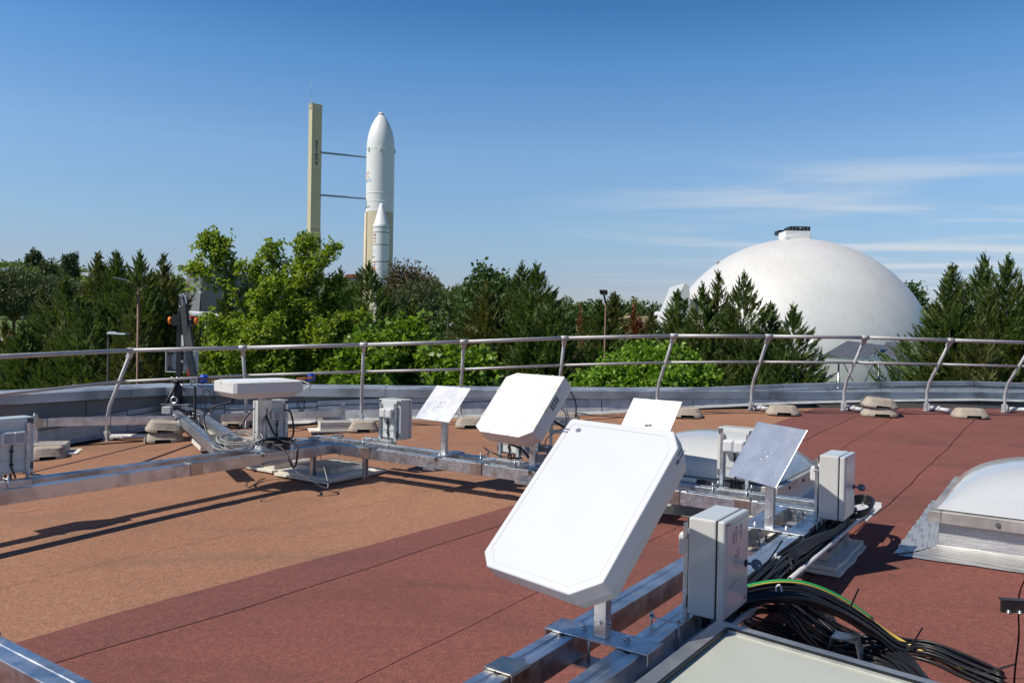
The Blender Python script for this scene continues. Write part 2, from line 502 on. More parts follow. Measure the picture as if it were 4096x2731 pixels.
# ------------------------------------------------------------------ building helpers
class MB:
    "collects shapes, then becomes ONE mesh object"

    def __init__(s):
        s.v, s.f, s.mi, s.sm = [], [], [], []

    def add(s, vs, fs, mi=0, smooth=False):
        o = len(s.v); s.v += [tuple(p) for p in vs]
        for f in fs:
            s.f.append(tuple(i + o for i in f)); s.mi.append(mi); s.sm.append(smooth)
        return s

    def hexa(s, p, mi=0):
        return s.add(p, [(3, 2, 1, 0), (4, 5, 6, 7), (0, 1, 5, 4), (1, 2, 6, 5), (2, 3, 7, 6), (3, 0, 4, 7)], mi)

    def box(s, c, h, ax=(Vector((1, 0, 0)), Vector((0, 1, 0)), UP), mi=0):
        c = Vector(c); a, b, d = (ax[i] * h[i] for i in range(3))
        return s.hexa([c - a - b - d, c + a - b - d, c + a + b - d, c - a + b - d, c - a - b + d, c + a - b + d, c + a + b + d, c - a + b + d], mi)

    def bar(s, p, q, w, h, up=UP, mi=0):
        p, q = Vector(p), Vector(q); d = (q - p); L = d.length; d.normalize()
        sd = d.cross(up)
        if sd.length < 1e-4: sd = d.cross(Vector((1, 0, 0)))
        sd.normalize(); u = sd.cross(d).normalized()
        return s.box((p + q) / 2, (L / 2, w / 2, h / 2), (d, sd, u), mi)

    def extrude(s, prof, p, q, up=UP, mi=0, caps=True):
        "profile points (across, up) swept straight from p to q"
        p, q = Vector(p), Vector(q); d = (q - p).normalized(); sd = d.cross(up).normalized(); u = sd.cross(d).normalized()
        n = len(prof)
        vs = [p + sd * a + u * b for a, b in prof] + [q + sd * a + u * b for a, b in prof]
        fs = [(i, i + n, (i + 1) % n + n, (i + 1) % n) for i in range(n)]
        if caps: fs += [tuple(range(n)), tuple(reversed(range(n, 2 * n)))]
        return s.add(vs, fs, mi)

    def tube(s, pts, r, n=8, mi=0, caps=True):
        pts = [Vector(p) for p in pts]; rs = r if isinstance(r, (list, tuple)) else [r] * len(pts)
        tg = []
        for i in range(len(pts)):
            a, b = pts[max(i - 1, 0)], pts[min(i + 1, len(pts) - 1)]
            tg.append((b - a).normalized())
        ref = UP if abs(tg[0].z) < .9 else Vector((1, 0, 0))
        nx = tg[0].cross(ref).normalized(); vs = []
        for i, p in enumerate(pts):
            nx = (nx - tg[i] * nx.dot(tg[i])).normalized(); ny = tg[i].cross(nx)
            vs += [p + (nx * math.cos(2 * math.pi * k / n) + ny * math.sin(2 * math.pi * k / n)) * rs[i] for k in range(n)]
        fs = [(i * n + k, i * n + (k + 1) % n, (i + 1) * n + (k + 1) % n, (i + 1) * n + k) for i in range(len(pts) - 1) for k in range(n)]
        s.add(vs, fs, mi, True)
        if caps:
            o = len(s.v) - len(vs)
            for base, rev in ((0, True), ((len(pts) - 1) * n, False)):
                f = [o + base + k for k in range(n)]
                s.f.append(tuple(reversed(f)) if rev else tuple(f)); s.mi.append(mi); s.sm.append(False)
        return s

    def lathe(s, prof, c=(0, 0, 0), n=32, mi=0, a0=0.0, a1=2 * math.pi, smooth=True):
        c = Vector(c); full = abs(a1 - a0 - 2 * math.pi) < 1e-6; m = n if full else n + 1
        vs = [c + Vector((r * math.cos(a0 + (a1 - a0) * k / n), r * math.sin(a0 + (a1 - a0) * k / n), z)) for r, z in prof for k in range(m)]
        fs = []
        for i in range(len(prof) - 1):
            for k in range(n):
                k2 = (k + 1) % m
                fs.append((i * m + k, i * m + k2, (i + 1) * m + k2, (i + 1) * m + k))
        return s.add(vs, fs, mi, smooth)

    def prism(s, poly, nrm, th, mi=0):
        "flat polygon (3-D points, counter-clockwise seen from the normal's tip) thickened backwards"
        poly = [Vector(p) for p in poly]; n = len(poly); b = [p - nrm * th for p in poly]
        return s.add(poly + b, [tuple(range(n)), tuple(reversed(range(n, 2 * n)))] + [(i, i + n, (i + 1) % n + n, (i + 1) % n) for i in range(n)], mi)

    def bolt(s, p, d=UP, r=.008, h=.008, mi=0):
        p = Vector(p); d = Vector(d).normalized()
        return s.tube([p, p + d * h * .35], r * 1.5, 10, mi).tube([p + d * h * .35, p + d * h * 1.35], r, 6, mi)

    def build(s, name, mats, parent=None, bevel=0, seg=2, kind=None, label=None):
        me = bpy.data.meshes.new(name)
        off = Vector((0, 0, 0))
        if parent is not None:
            o = parent
            while o is not None: off = off + o.location; o = o.parent
        me.from_pydata([Vector(p) - off for p in s.v], [], s.f)
        mats = mats if isinstance(mats, (list, tuple)) else [mats]
        for m in mats: me.materials.append(MATS[m])
        me.polygons.foreach_set('material_index', s.mi); me.polygons.foreach_set('use_smooth', s.sm)
        bm = bmesh.new(); bm.from_mesh(me); bmesh.ops.recalc_face_normals(bm, faces=bm.faces); bm.to_mesh(me); bm.free()
        me.update()
        ob = bpy.data.objects.new(name, me); C.objects.link(ob)
        if parent is not None: ob.parent = parent
        if bevel:
            md = ob.modifiers.new('edge', 'BEVEL'); md.width = bevel; md.segments = seg; md.limit_method = 'ANGLE'; md.angle_limit = R(35)
            md.harden_normals = False
        if kind: ob['kind'] = kind
        if label: ob['label'] = label
        return ob


def thing(name, label, cat, loc=(0, 0, 0), group=None):
    o = bpy.data.objects.new(name, None); o.empty_display_size = .2; C.objects.link(o)
    o.location = Vector(loc); o['label'] = label; o['category'] = cat
    if group: o['group'] = group
    return o


def tag(o, label, cat, group=None):
    o['label'] = label; o['category'] = cat
    if group: o['group'] = group
    if 'kind' not in o: o['kind'] = 'thing'
    return o


def recentre(o, loc):
    "give a one-mesh thing its own base point"
    loc = Vector(loc); o.data.transform(Matrix.Translation(-loc)); o.location = loc; return o


def copy_tree(o, parent=None):
    c = o.copy(); C.objects.link(c); c.parent = parent
    for ch in list(o.children): copy_tree(ch, c)
    return c


def smooth_path(pts, n=8):
    "Catmull-Rom through the points"
    P = [Vector(p) for p in pts]; P = [P[0] * 2 - P[1]] + P + [P[-1] * 2 - P[-2]]; out = []
    for i in range(1, len(P) - 2):
        for k in range(n):
            t = k / n; a, b, c, d = P[i - 1], P[i], P[i + 1], P[i + 2]
            out.append(.5 * (2 * b + (c - a) * t + (2 * a - 5 * b + 4 * c - d) * t * t + (3 * b - a - 3 * c + d) * t ** 3))
    out.append(P[-2]); return out


def text_shape(body, size, extrude=.002, align='CENTER', bold=0.0):
    "flat lettering as points and faces in the x-y plane"
    cu = bpy.data.curves.new('lettering', 'FONT'); cu.body = body; cu.size = size; cu.align_x = align; cu.align_y = 'CENTER'; cu.resolution_u = 3; cu.offset = bold
    ob = bpy.data.objects.new('lettering', cu); C.objects.link(ob)
    dg = bpy.context.evaluated_depsgraph_get(); me = ob.evaluated_get(dg).to_mesh()
    vs = [tuple(v.co) for v in me.vertices]; fs = [tuple(p.vertices) for p in me.polygons]
    ob.evaluated_get(dg).to_mesh_clear(); bpy.data.objects.remove(ob); bpy.data.curves.remove(cu)
    return vs, fs


rng = random.Random(7)


# ------------------------------------------------------------------ parapet line
# back edge of the coping, level z
COP_Z = -.86
corner = onz(645, 1532, COP_Z)
back_right = [onz(x, y, COP_Z) for x, y in ((1240, 1539), (1900, 1545), (2400, 1549.5), (3300, 1553), (4096, 1557))]
dirR = (back_right[-1] - corner).normalized()
PATH = [corner - (corner - onz(0, 1562, COP_Z)).normalized() * 13, onz(0, 1562, COP_Z), corner] + back_right + [back_right[-1] + dirR * 9]
PATH = [Vector((p.x, p.y, 0)) for p in PATH]


def offset_path(path, d):
    "shift a plan path to its right by d (into the roof)"
    out = []
    for i, p in enumerate(path):
        a = (path[i] - path[i - 1]).normalized() if i else (path[1] - path[0]).normalized()
        b = (path[i + 1] - path[i]).normalized() if i < len(path) - 1 else a
        na, nb = Vector((a.y, -a.x, 0)), Vector((b.y, -b.x, 0)); m = (na + nb).normalized()
        out.append(p + m * (d / max(.3, m.dot(na))))
    return out


def resample(path, step):
    out = []; nxt = 0.0; acc = 0.0
    for a, b in zip(path, path[1:]):
        L = (b - a).length
        while nxt <= acc + L:
            out.append(a + (b - a) * ((nxt - acc) / L)); nxt += step
        acc += L
    out.append(path[-1]); return out


def sweep(mb, path, prof, mi=0, zfun=None):
    "profile (inset, z) swept along a plan path; z may follow the roof"
    rows = []
    for d, z in prof:
        op = offset_path(path, d)
        rows.append([Vector((p.x, p.y, (z if zfun is None else z + zfun(p)))) for p in op])
    n = len(path); vs = [p for r in rows for p in r]; fs = []
    for j in range(len(prof) - 1):
        for i in range(n - 1):
            fs.append((j * n + i, j * n + i + 1, (j + 1) * n + i + 1, (j + 1) * n + i))
    mb.add(vs, fs, mi)
    k = len(prof)
    mb.add([r[0] for r in rows], [tuple(range(k))], mi); mb.add([r[-1] for r in rows], [tuple(reversed(range(k)))], mi)
    return mb


def cut(path, a, b):
    "piece of a path between two arc lengths, corners kept"
    out = []; acc = 0.0
    for p, q in zip(path, path[1:]):
        L = (q - p).length
        if acc + L > a and acc < b:
            t0, t1 = max(0, (a - acc) / L), min(1, (b - acc) / L)
            if not out: out.append(p + (q - p) * t0)
            out.append(p + (q - p) * t1)
        acc += L
    return out


PLEN = sum((b - a).length for a, b in zip(PATH, PATH[1:]))

# ------------------------------------------------------------------ the building under the roof, and its roof deck
EDGE = offset_path(PATH, .30)


def inside(p):
    "signed distance to the parapet line, positive on the roof side"
    best = 1e9
    for a, b in zip(EDGE, EDGE[1:]):
        d = (b - a).normalized(); n = Vector((d.y, -d.x, 0)); best = min(best, (p - a).dot(n))
    return best


def seam(pts):
    "seam line as t(s), straight between measured points and beyond"
    def f(s):
        P = pts
        if s <= P[0][0]: a, b = P[0], P[1]
        elif s >= P[-1][0]: a, b = P[-2], P[-1]
        else:
            for a, b in zip(P, P[1:]):
                if a[0] <= s <= b[0]: break
        return a[1] + (b[1] - a[1]) * (s - a[0]) / (b[0] - a[0])
    return f


bnd = seam([(1.9, -4.17), (5.0, -3.84), (11.07, -3.21)])
s1 = seam([(1.91, -3.74), (2.79, -3.62), (4.98, -3.49), (7.5, -3.12), (10.25, -2.58), (12.3, -2.42)])
s2 = seam([(2.9, -2.47), (5.84, -2.36), (9.53, -2.12), (12, -1.99)])
s3 = seam([(2, -1.30), (6.73, -1.19), (9.68, -1.11), (12.4, -1.03)])
s4 = seam([(4.26, -.14), (5.37, -.15), (12, .02)])
SEAMS = [lambda s, k=k: bnd(s) - k * 1.02 for k in (7, 6, 5, 4, 3, 2, 1)] + [bnd, s1, s2, s3, s4] + [lambda s, k=k: s4(s) + k * 1.05 for k in (1, 2, 3, 4, 5, 6, 7)]

deck_mb = MB()
ins = offset_path(PATH, .12)
far_r, far_l = ins[-1], ins[0]
foot = [Vector((far_l.x, far_l.y, 0))] + [Vector((p.x, p.y, 0)) for p in ins[1:-1]] + [Vector((far_r.x, far_r.y, 0)), Vector((far_r.x + 2, -6, 0)), Vector((far_l.x - .5, -6, 0))]
top = [Vector((p.x, p.y, roof_z(p.x, p.y) - .05)) for p in foot]
n = len(foot)
# the deck itself: a fine grid so that it follows the falls of the roof
deck_root = bpy.data.objects.new('roof_deck', None); C.objects.link(deck_root); deck_root['kind'] = 'structure'
N_S = 64


def strip_mesh(fa, fb, mat, lift, gap, j):
    mb = MB(); rows = []
    s_lo, s_hi = -4.0, 22.0
    wob = lambda s, q: .010 * math.sin(s * 2.1 + q * 1.7) + .005 * math.sin(s * 5.7 + q * 2.3)
    # every column of the strip runs as far as it stays on the roof
    n_r = N_S * 3; cols = []
    for k in range(5):
        good = []
        for i in range(n_r * 2 + 1):
            s = s_lo + (s_hi - s_lo) * i / (n_r * 2)
            ta, tb = fa(s) + gap + wob(s, j), fb(s) - gap + wob(s, j + 1)
            q = ST(s, ta + (tb - ta) * k / 4)
            if inside(q) >= 0 and q.y >= -5.5: good.append(s)
        if len(good) < 3: return None
        cols.append((good[0], good[-1]))
    for i in range(n_r + 1):
        row = []
        for k in range(5):
            s = cols[k][0] + (cols[k][1] - cols[k][0]) * i / n_r
            ta, tb = fa(s) + gap + wob(s, j), fb(s) - gap + wob(s, j + 1)
            row.append(ST(s, ta + (tb - ta) * k / 4))
        rows.append([Vector((q.x, q.y, roof_z(q.x, q.y) + lift)) for q in row])
    if len(rows) < 2: return None
    vs = [p for r_ in rows for p in r_]; fs = []
    for i in range(len(rows) - 1):
        for k in range(4):
            fs.append((i * 5 + k, i * 5 + k + 1, (i + 1) * 5 + k + 1, (i + 1) * 5 + k))
    mb.add(vs, fs, 0, True)
    # thickness of the sheet along its two long edges
    for k in ((0, 4) if j > 6 else ()):
        m = len(rows); e = [r_[k] for r_ in rows]; lo = [p - UP * .02 for p in e]
        mb.add(e + lo, [(i, i + 1, m + i + 1, m + i) for i in range(m - 1)], 0)
    return mb.build('roofing_strip', mat, deck_root)


base = MB()
gx = [(-14 + i * .75) for i in range(46)]; gy = [(-6 + i * .75) for i in range(32)]
idx = {}
for i, x in enumerate(gx):
    for j, y in enumerate(gy):
        idx[i, j] = len(base.v); base.v.append((x, y, roof_z(x, y) - .02))
for i in range(len(gx) - 1):
    for j in range(len(gy) - 1):
        c = Vector((gx[i] + .37, gy[j] + .37, 0))
        if inside(c) > -.25:
            base.f.append((idx[i, j], idx[i + 1, j], idx[i + 1, j + 1], idx[i, j + 1])); base.mi.append(0); base.sm.append(True)
base.build('roof_membrane', 'bitumen', deck_root)
for j, (fa, fb) in enumerate(zip(SEAMS, SEAMS[1:])):
    if j < 7: mat, gap = 'felt_orange', -.012
    elif j == 7: mat, gap = 'felt_wine', .004
    else: mat, gap = ('felt_red', 'felt_red', 'felt_red', 'felt_red')[j % 4], .004
    strip_mesh(fa, fb, mat, .0012 * (j % 2) + (.004 if j >= 7 else 0), gap, j)

# building body
GROUND = -11.0
bld = thing('roof_building', 'building whose red roof carries the steel frames and white antennas', 'building', (2, 5, GROUND))
mb = MB()
ring = [Vector((p.x, p.y, 0)) for p in offset_path(PATH, .03)] + [foot[-2], foot[-1]]
m = len(ring)
mb.add([Vector((p.x, p.y, GROUND - .5)) for p in ring] + [Vector((p.x, p.y, roof_z(p.x, p.y) - .12)) for p in ring], [(i, (i + 1) % m, (i + 1) % m + m, i + m) for i in range(m)] + [tuple(range(m, 2 * m))], 0)
mb.build('wall', 'wall_concrete', bld)

# ------------------------------------------------------------------ parapet: wall panels, coping lengths, flashing lengths
par = thing('parapet', 'low concrete parapet with grey metal coping round the red roof', 'parapet', (corner.x, corner.y, COP_Z))
rz = lambda p: roof_z(p.x, p.y)
a = 0.0; i = 0; r3 = random.Random(3)
while a < PLEN - .2:                       # concrete panels
    L = 2.35; b = min(PLEN, a + L)
    pc = cut(PATH, a + .006, b - .006)
    if len(pc) > 1:
        mb = MB(); sweep(mb, pc, [(.02, COP_Z - .03), (.37, COP_Z - .03), (.37, -1.9), (.02, -1.9), (.02, COP_Z - .03)]); mb.build('wall_panel', 'wall_concrete', par)
    a = b
a = 0.6
while a < PLEN - .2:                       # coping lengths, joints covered by a thin strap
    L = 1.95; b = min(PLEN, a + L); lift = r3.uniform(0, .008)
    pc = cut(PATH, a + .003, b - .003)
    if len(pc) > 1:
        mb = MB(); z = COP_Z + lift
        sweep(mb, pc, [(-.03, z - .12), (-.03, z), (.42, z - .02), (.445, z - .025), (.445, z - .135), (.43, z - .145), (.43, z - .03), (-.015, z - .012), (-.015, z - .12), (-.03, z - .12)])
        mb.build('coping', 'coping_metal', par)
    a = b
a = .2
while a < PLEN - .2:                       # upstand ledge under the coping and ribbed flashing at its foot
    L = r3.uniform(1.2, 1.75); b = min(PLEN, a + L); pc = cut(PATH, a + .006, b - .006)
    if len(pc) > 1:
        mb = MB(); k = r3.uniform(-.012, .012)
        sweep(mb, pc, [(.375, .01), (.375, .20 + k), (.40, .205 + k), (.43, .03), (.52, .008), (.52, .002), (.375, .002)], 0, rz)
        mb.build('flashing', 'flashing', par)
        mb = MB()
        sweep(mb, pc, [(.372, .22 + k), (.372, .29 + k), (.405, .285 + k), (.41, .222 + k), (.372, .22 + k)], 0, rz)
        mb.build('ledge', 'coping_metal', par)
    a = b

# ------------------------------------------------------------------ guard rail: posts leaning inwards, two rails
rail = thing('guard_rail', 'grey tubular guard rail with leaning posts along the roof edge', 'railing', (-4.88, 9.66, -1.4))


def inward(p):
    return Vector((.84, -.54, 0)) if p.x < -4.4 else Vector((.15, -.99, 0))


#        foot pixel, rail pixel, lean (m), weight pixel
POSTS = [((428, 1762), (525, 1401), .30), ((985, 1712), (971, 1391), .45), ((1445, 1690), (1455, 1379), .5), ((1840, 1683), (1855, 1367), .5), ((2232, 1662), (2258, 1352), .5),
         ((2628, 1646), (2695, 1343), .5), ((3005, 1641), (3075, 1345), .5), ((3375, 1642), (3460, 1350), .5), ((3706, 1643), (3802, 1361), .5), ((4018, 1649), (4132, 1371), .5)]
tops, mids, feet = [], [], []
for (fx, fy), (tx, ty), lean in POSTS:
    f = onroof(fx, fy)
    inn = inward(f)
    t = at(tx, ty, f.y + inn.y * lean)
    feet.append(f); tops.append(t)
# one more post out of sight at either end
d0 = Vector((-.566, -.824, 0))
for side in (0, -1):
    d = d0 if side == 0 else Vector((.985, .15, 0))
    for k in (1, 2):
        L = 1.75 * k if side == 0 else 1.45 * k
        f = (feet[0] if side == 0 else feet[-1]).copy() if k == 1 else f
        f = f + d * (1.75 if side == 0 else 1.45); f.z = roof_z(f.x, f.y)
        t = f + Vector((.25, -.16, 1.1)) if side == 0 else f + Vector((.07, -.5, 1.08))
        if side == 0 and k == 1: t = onz(-150, 1434, tops[0].z - .02)
        if side == 0: feet.insert(0, f); tops.insert(0, t)
        else: feet.append(f); tops.append(t)
for f, t in zip(feet, tops):
    inn = (Vector((t.x, t.y, 0)) - Vector((f.x, f.y, 0))); k = f + UP * .34
    b1 = f + UP * .26; b2 = f + (t - k) * .10 + UP * .36
    pts = smooth_path([f + UP * .02, f + UP * .15, b1, b2], 4) + [t - UP * .01]
    mb = MB(); mb.tube(pts, .0225, 10)
    post = mb.build('post', 'rail_metal', rail)
    # midrail point: 58 % of the way up the leaning part
    mids.append(b2 + (t - b2) * .44)
    mb = MB(); d = inn.normalized(); sd = Vector((-d.y, d.x, 0))
    mb.box(f + UP * .06, (.035, .03, .06), (d, sd, UP)).box(f + UP * .004, (.06, .05, .004), (d, sd, UP)).prism([f + UP * .02 + sd * .006 + d * .03, f + UP * .02 + sd * .006 + d * .11, f + UP * .13 + sd * .006 + d * .03], sd, .012)
    mb.build('post_foot', 'rail_metal', post, .004)
    axis = (tops[min(len(tops) - 1, tops.index(t) + 1)] - tops[max(0, tops.index(t) - 1)]).normalized()
    mb = MB(); mb.tube([t - axis * .05, t + axis * .05], .034, 12).bar(t - UP * .02, t - (t - b2).normalized() * .11, .055, .05, axis)
    mb.build('rail_sleeve', 'rail_metal', post)
for a, b in zip(tops, tops[1:]):
    MB().tube([a, b], .0255, 12).build('top_rail', 'rail_metal', rail)
for a, b in zip(mids, mids[1:]):
    d = (b - a).normalized(); MB().tube([a + d * .02, b - d * .02], .0185, 10).build('middle_rail', 'rail_metal', rail)

# ------------------------------------------------------------------ concrete ballast blocks on the roof
W0 = MB()


def ballast(mb, lx, ly, h, z0=0.0, seed=0):
    r = random.Random(seed); n = 28
    def ring(fx, fy, z, jit):
        out = []
        for k in range(n):
            a = 2 * math.pi * k / n; e = .62                      # rounded rectangle
            ca, sa = math.cos(a), math.sin(a)
            x = abs(ca) ** e * (1 if ca >= 0 else -1); y = abs(sa) ** e * (1 if sa >= 0 else -1)
            out.append(Vector((x * fx + r.uniform(-jit, jit), y * fy + r.uniform(-jit, jit), z0 + z + r.uniform(-jit, jit) * .6)))
        return out
    prof = [(.97, 0), (1.0, .06), (.985, .30), (.95, .36), (.80, .80), (.76, .92), (.70, .985), (.60, 1.0)]
    rows = [ring(lx * k, ly * k, h * z, .0022) for k, z in prof]
    vs = [p for q in rows for p in q]; fs = []
    for j in range(len(rows) - 1):
        for k in range(n): fs.append((j * n + k, j * n + (k + 1) % n, (j + 1) * n + (k + 1) % n, (j + 1) * n + k))
    fs.append(tuple((len(rows) - 1) * n + k for k in range(n))); fs.append(tuple(reversed(range(n))))
    # an open slot for the tube in the near edge
    keep = [f for f in fs if not all((i % n) in (20, 21, 22) and i // n < 3 for i in f)]
    mb.add(vs, keep, 0, False)
    slot = [rows[j][k] for j in (0, 1, 2) for k in (20, 21, 22)]
    ins_ = [p + Vector((.0, .09, 0)) for p in slot]
    mb.add(ins_, [(0, 1, 4, 3), (1, 2, 5, 4), (3, 4, 7, 6), (4, 5, 8, 7)], 1)
    return mb


#  centre pixel on the roof, half sizes, height, turn, stacked, label
WEIGHTS = [((172, 1838), .20, .17, .13, 30, 0, 'grey concrete weight partly hidden behind the leftmost grey cabinet'),
           ((642, 1770), .235, .19, .13, 20, 0, 'lower concrete weight of the stack beside the left rail post'),
           ((642, 1770), .235, .19, .13, 24, 1, 'upper concrete weight of the stack beside the left rail post'),
           ((940, 1705), .20, .17, .13, 0, 0, 'concrete weight behind the flat lying antenna, under the far beam'),
           ((1448, 1728), .20, .17, .13, 10, 0, 'concrete weight just left of the grey cabinet on the far beam'),
           ((1878, 1712), .20, .17, .13, 5, 0, 'mossy concrete weight between the metal plate and the middle antenna'),
           ((2260, 1690), .22, .18, .13, 5, 0, 'concrete weight mostly hidden behind the middle white antenna'),
           ((2752, 1672), .23, .19, .13, -8, 0, 'concrete weight right of the metal plate that stands by the far skylight'),
           ((3140, 1662), .24, .19, .13, -12, 0, 'single concrete weight where orange and red roofing meet near the rail'),
           ((3530, 1668), .25, .20, .13, -12, 0, 'lower concrete weight of the stack below the solar panels'),
           ((3530, 1668), .25, .20, .13, -6, 1, 'upper concrete weight tilted on the stack below the solar panels'),
           ((3895, 1674), .24, .19, .13, -12, 0, 'rightmost single concrete weight on the red roofing')]
for i, ((wx, wy), lx, ly, h, turn, st_, lab) in enumerate(WEIGHTS):
    p = onroof(wx, wy); p.y += ly * .55; p.z = roof_z(p.x, p.y)
    mb = ballast(MB(), lx, ly, h, 0, i)
    o = mb.build('concrete_weight', ['concrete_weight', 'bitumen'], None, .012, 2); o.location = p; o.rotation_euler = (0, 0, R(turn))
    if st_:
        o.location = p + Vector((.0, .02, .128)); o.rotation_euler = (R(4), R(5), R(turn))
    tag(o, lab, 'concrete weight', 'concrete weights holding the guard rail')

# tubes from post feet to weights (parts of the rail)
for wi, pi in ((1, 2), (4, 4), (5, 5), (7, 7), (8, 8), (9, 9), (11, 10), (6, 6)):
    f = feet[pi]; wx, wy = WEIGHTS[wi][0]; p = onroof(wx, wy); p.y += .10
    d = Vector((p.x - f.x, p.y - f.y, 0)).normalized(); a = f + d * .05 + UP * .055; b = Vector((p.x, p.y, roof_z(p.x, p.y) + .06)) - d * .16
    if (b - a).dot(d) < .05: continue
    MB().tube([a, b], .031, 12).tube([a + d * (b - a).length * .28, a + d * ((b - a).length * .28 + .035)], .034, 12).build('ballast_tube', 'pvc_grey', rail)
f = feet[11]; a = f + Vector((.06, -.02, .055)); MB().tube([a, a + Vector((.5, -.32, .01))], .031, 12).build('ballast_tube', 'pvc_grey', rail)


# ------------------------------------------------------------------ steel support frame
ZT, ZB = -1.177, -1.277
frame = thing('support_rig', 'rectangle of paired aluminium beams on short legs carrying the antennas', 'frame', ST(5.6, -3.5, -1.5))
PROF = [(-.05, -.05), (.05, -.05), (.05, .05), (.014, .05), (.011, .0465), (-.011, .0465), (-.014, .05), (-.05, .05)]


def beam(p, q, mat='aluminium', name='beam', parent=None):
    "square hollow beam; p and q lie on the middle of its top face"
    mb = MB(); a, b = Vector(p) - UP * .05, Vector(q) - UP * .05
    mb.extrude(PROF, a, b)
    return mb.build(name, mat, parent or frame, .006)


# far pair (across), left pair, right pair (towards us), near pair
beam(ST(5.65, -6.62, ZT), ST(5.65, -1.236, ZT), 'galvanised'); beam(ST(5.93, -6.62, ZT), ST(5.93, -1.236, ZT), 'galvanised')
for t in (-6.05, -6.35): beam(ST(-1.5, t, ZT), ST(5.596, t, ZT))
for t in (-1.57, -1.29): beam(ST(.6, t, ZT), ST(5.596, t, ZT))
beam(ST(1.33, -5.995, ZT), ST(1.33, -1.624, ZT)); beam(ST(1.05, -5.995, ZT), ST(1.05, -1.624, ZT))
# upper clamp rails on the far back beam (dull, with cable clips)
for t0, t1 in ((-6.0, -5.62), (-3.35, -2.35)):
    mb = MB(); mb.bar(ST(6.05, t0, ZT + .012), ST(6.05, t1, ZT + .012), .05, .03); mb.build('clamp_rail', 'galvanised', frame)


def saddle(s, t, along, w=.115, mat='dull_cap'):
    "folded cap over a beam joint"
    a, b = (E1, E2) if along == 's' else (E2, E1)
    c = ST(s, t, ZT)
    mb = MB()
    mb.box(c + UP * .006, (w / 2, .058, .004), (a, b, UP))
    for sg in (-1, 1): mb.box(c + b * (.0565 * sg) - UP * .048, (w / 2, .004, .052), (a, b, UP))
    mb.box(c + UP * .001 + a * (w / 2 + .02), (.02, .018, .003), (a, b, UP))
    return mb.build('saddle_cap', mat, frame, .003)


for s, t, al in ((2.29, -1.57, 's'), (1.33, -3.32, 't'), (4.06, -6.05, 's'), (5.65, -5.55, 't'), (5.65, -4.20, 't'), (5.65, -2.37, 't'), (5.65, -1.84, 't'), (1.9, -6.05, 's')): saddle(s, t, al)


def ubolt(s, t, along):
    "threaded clamp over a beam, with a nut plate"
    a, b = (E1, E2) if along == 's' else (E2, E1); c = ST(s, t, ZT)
    mb = MB()
    mb.tube([c - b * .058 - UP * .09, c - b * .058 + UP * .02, c + b * .058 + UP * .02, c + b * .058 - UP * .09], .0055, 6)
    mb.bar(c - b * .07 + UP * .0 - UP * .03, c - b * .07 - UP * .10, .05, .012, b)
    mb.bolt(c - b * .058 + UP * .024, UP, .008, .014).bolt(c + b * .058 + UP * .024, UP, .008, .014)
    return mb.build('beam_clamp', 'galvanised', frame)


for s, t, al in ((5.93, -5.86, 't'), (5.93, -5.52, 't'), (5.93, -4.36, 't'), (5.93, -3.98, 't'), (5.93, -2.16, 't'), (5.93, -1.90, 't'), (3.0, -1.29, 's'), (3.44, -1.29, 's'), (2.72, -6.35, 's'), (2.9, -6.35, 's'), (5.3, -1.29, 's'), (5.18, -1.29, 's'), (5.0, -6.35, 's')): ubolt(s, t, al)


def angle_plate(s, t, f1, f2):
    "bolted corner angle between two beams; f1, f2 are the two face directions"
    c = ST(s, t, ZT - .05); mb = MB()
    for a, b in ((f1, f2), (f2, f1)):
        mb.box(c + a * .045 + b * .003, (.045, .003, .047), (a, b, UP))
        for da in (.028, .068):
            for dz in (-.022, .022): mb.bolt(c + a * da + b * .006 + UP * dz, b, .006, .008)
    return mb.build('corner_angle', 'galvanised', frame)


angle_plate(5.598, -6.0, -E1, E2); angle_plate(5.598, -1.52, -E1, E2); angle_plate(5.598, -1.34, -E1, -E2); angle_plate(5.598, -6.1, -E1, -E2); angle_plate(5.598, -1.24, -E1, E2)


def c_channel_stub(s, t, h=.055):
    mb = MB(); c = ST(s, t, ZT + .004)
    d = (E1 * .35 + E2).normalized(); sd = Vector((-d.y, d.x, 0))
    mb.box(c + UP * .004, (.06, .022, .003), (d, sd, UP)); 
    for sg in (-1, 1): mb.box(c + sd * .021 * sg + UP * .016, (.06, .002, .013), (d, sd, UP))
    for k in (-.035, .03): mb.bolt(c + d * k + UP * .01, UP, .010, .012)
    mb.tube([c + d * .02, c + d * .02 - UP * .2], .007, 6)
    return mb.build('channel_clamp', 'galvanised', frame)


for s, t in ((5.66, -1.28), (5.92, -1.22), (5.94, -6.3), (5.66, -6.35)): c_channel_stub(s, t)


def leg(s, t, tray=None):
    "slotted leg from the beam down to a steel tray"
    p = ST(s, t, ZB); z = roof_z(p.x, p.y) + .06
    mb = MB(); mb.box((p + ST(s, t, z)) / 2, (.021, .003, (ZB + .06 - z) / 2), (E1, E2, UP)).box((p + ST(s, t, z)) / 2 + E1 * .02 + E2 * .018, (.003, .02, (ZB + .06 - z) / 2), (E1, E2, UP)).box((p + ST(s, t, z)) / 2 - E1 * .02 + E2 * .018, (.003, .02, (ZB + .06 - z) / 2), (E1, E2, UP))
    for k in (.25, .6): mb.bolt(ST(s, t, z + (ZB - z) * k) - E2 * .003, -E2, .008, .008)
    return mb.build('leg', 'galvanised', frame, .002)


LEGS = [(5.35, -6.03), (5.65, -5.62), (5.25, -1.60), (5.62, -1.18), (1.3, -5.8), (1.3, -1.75), (5.93, -3.45)]
for s, t in LEGS: leg(s, t)


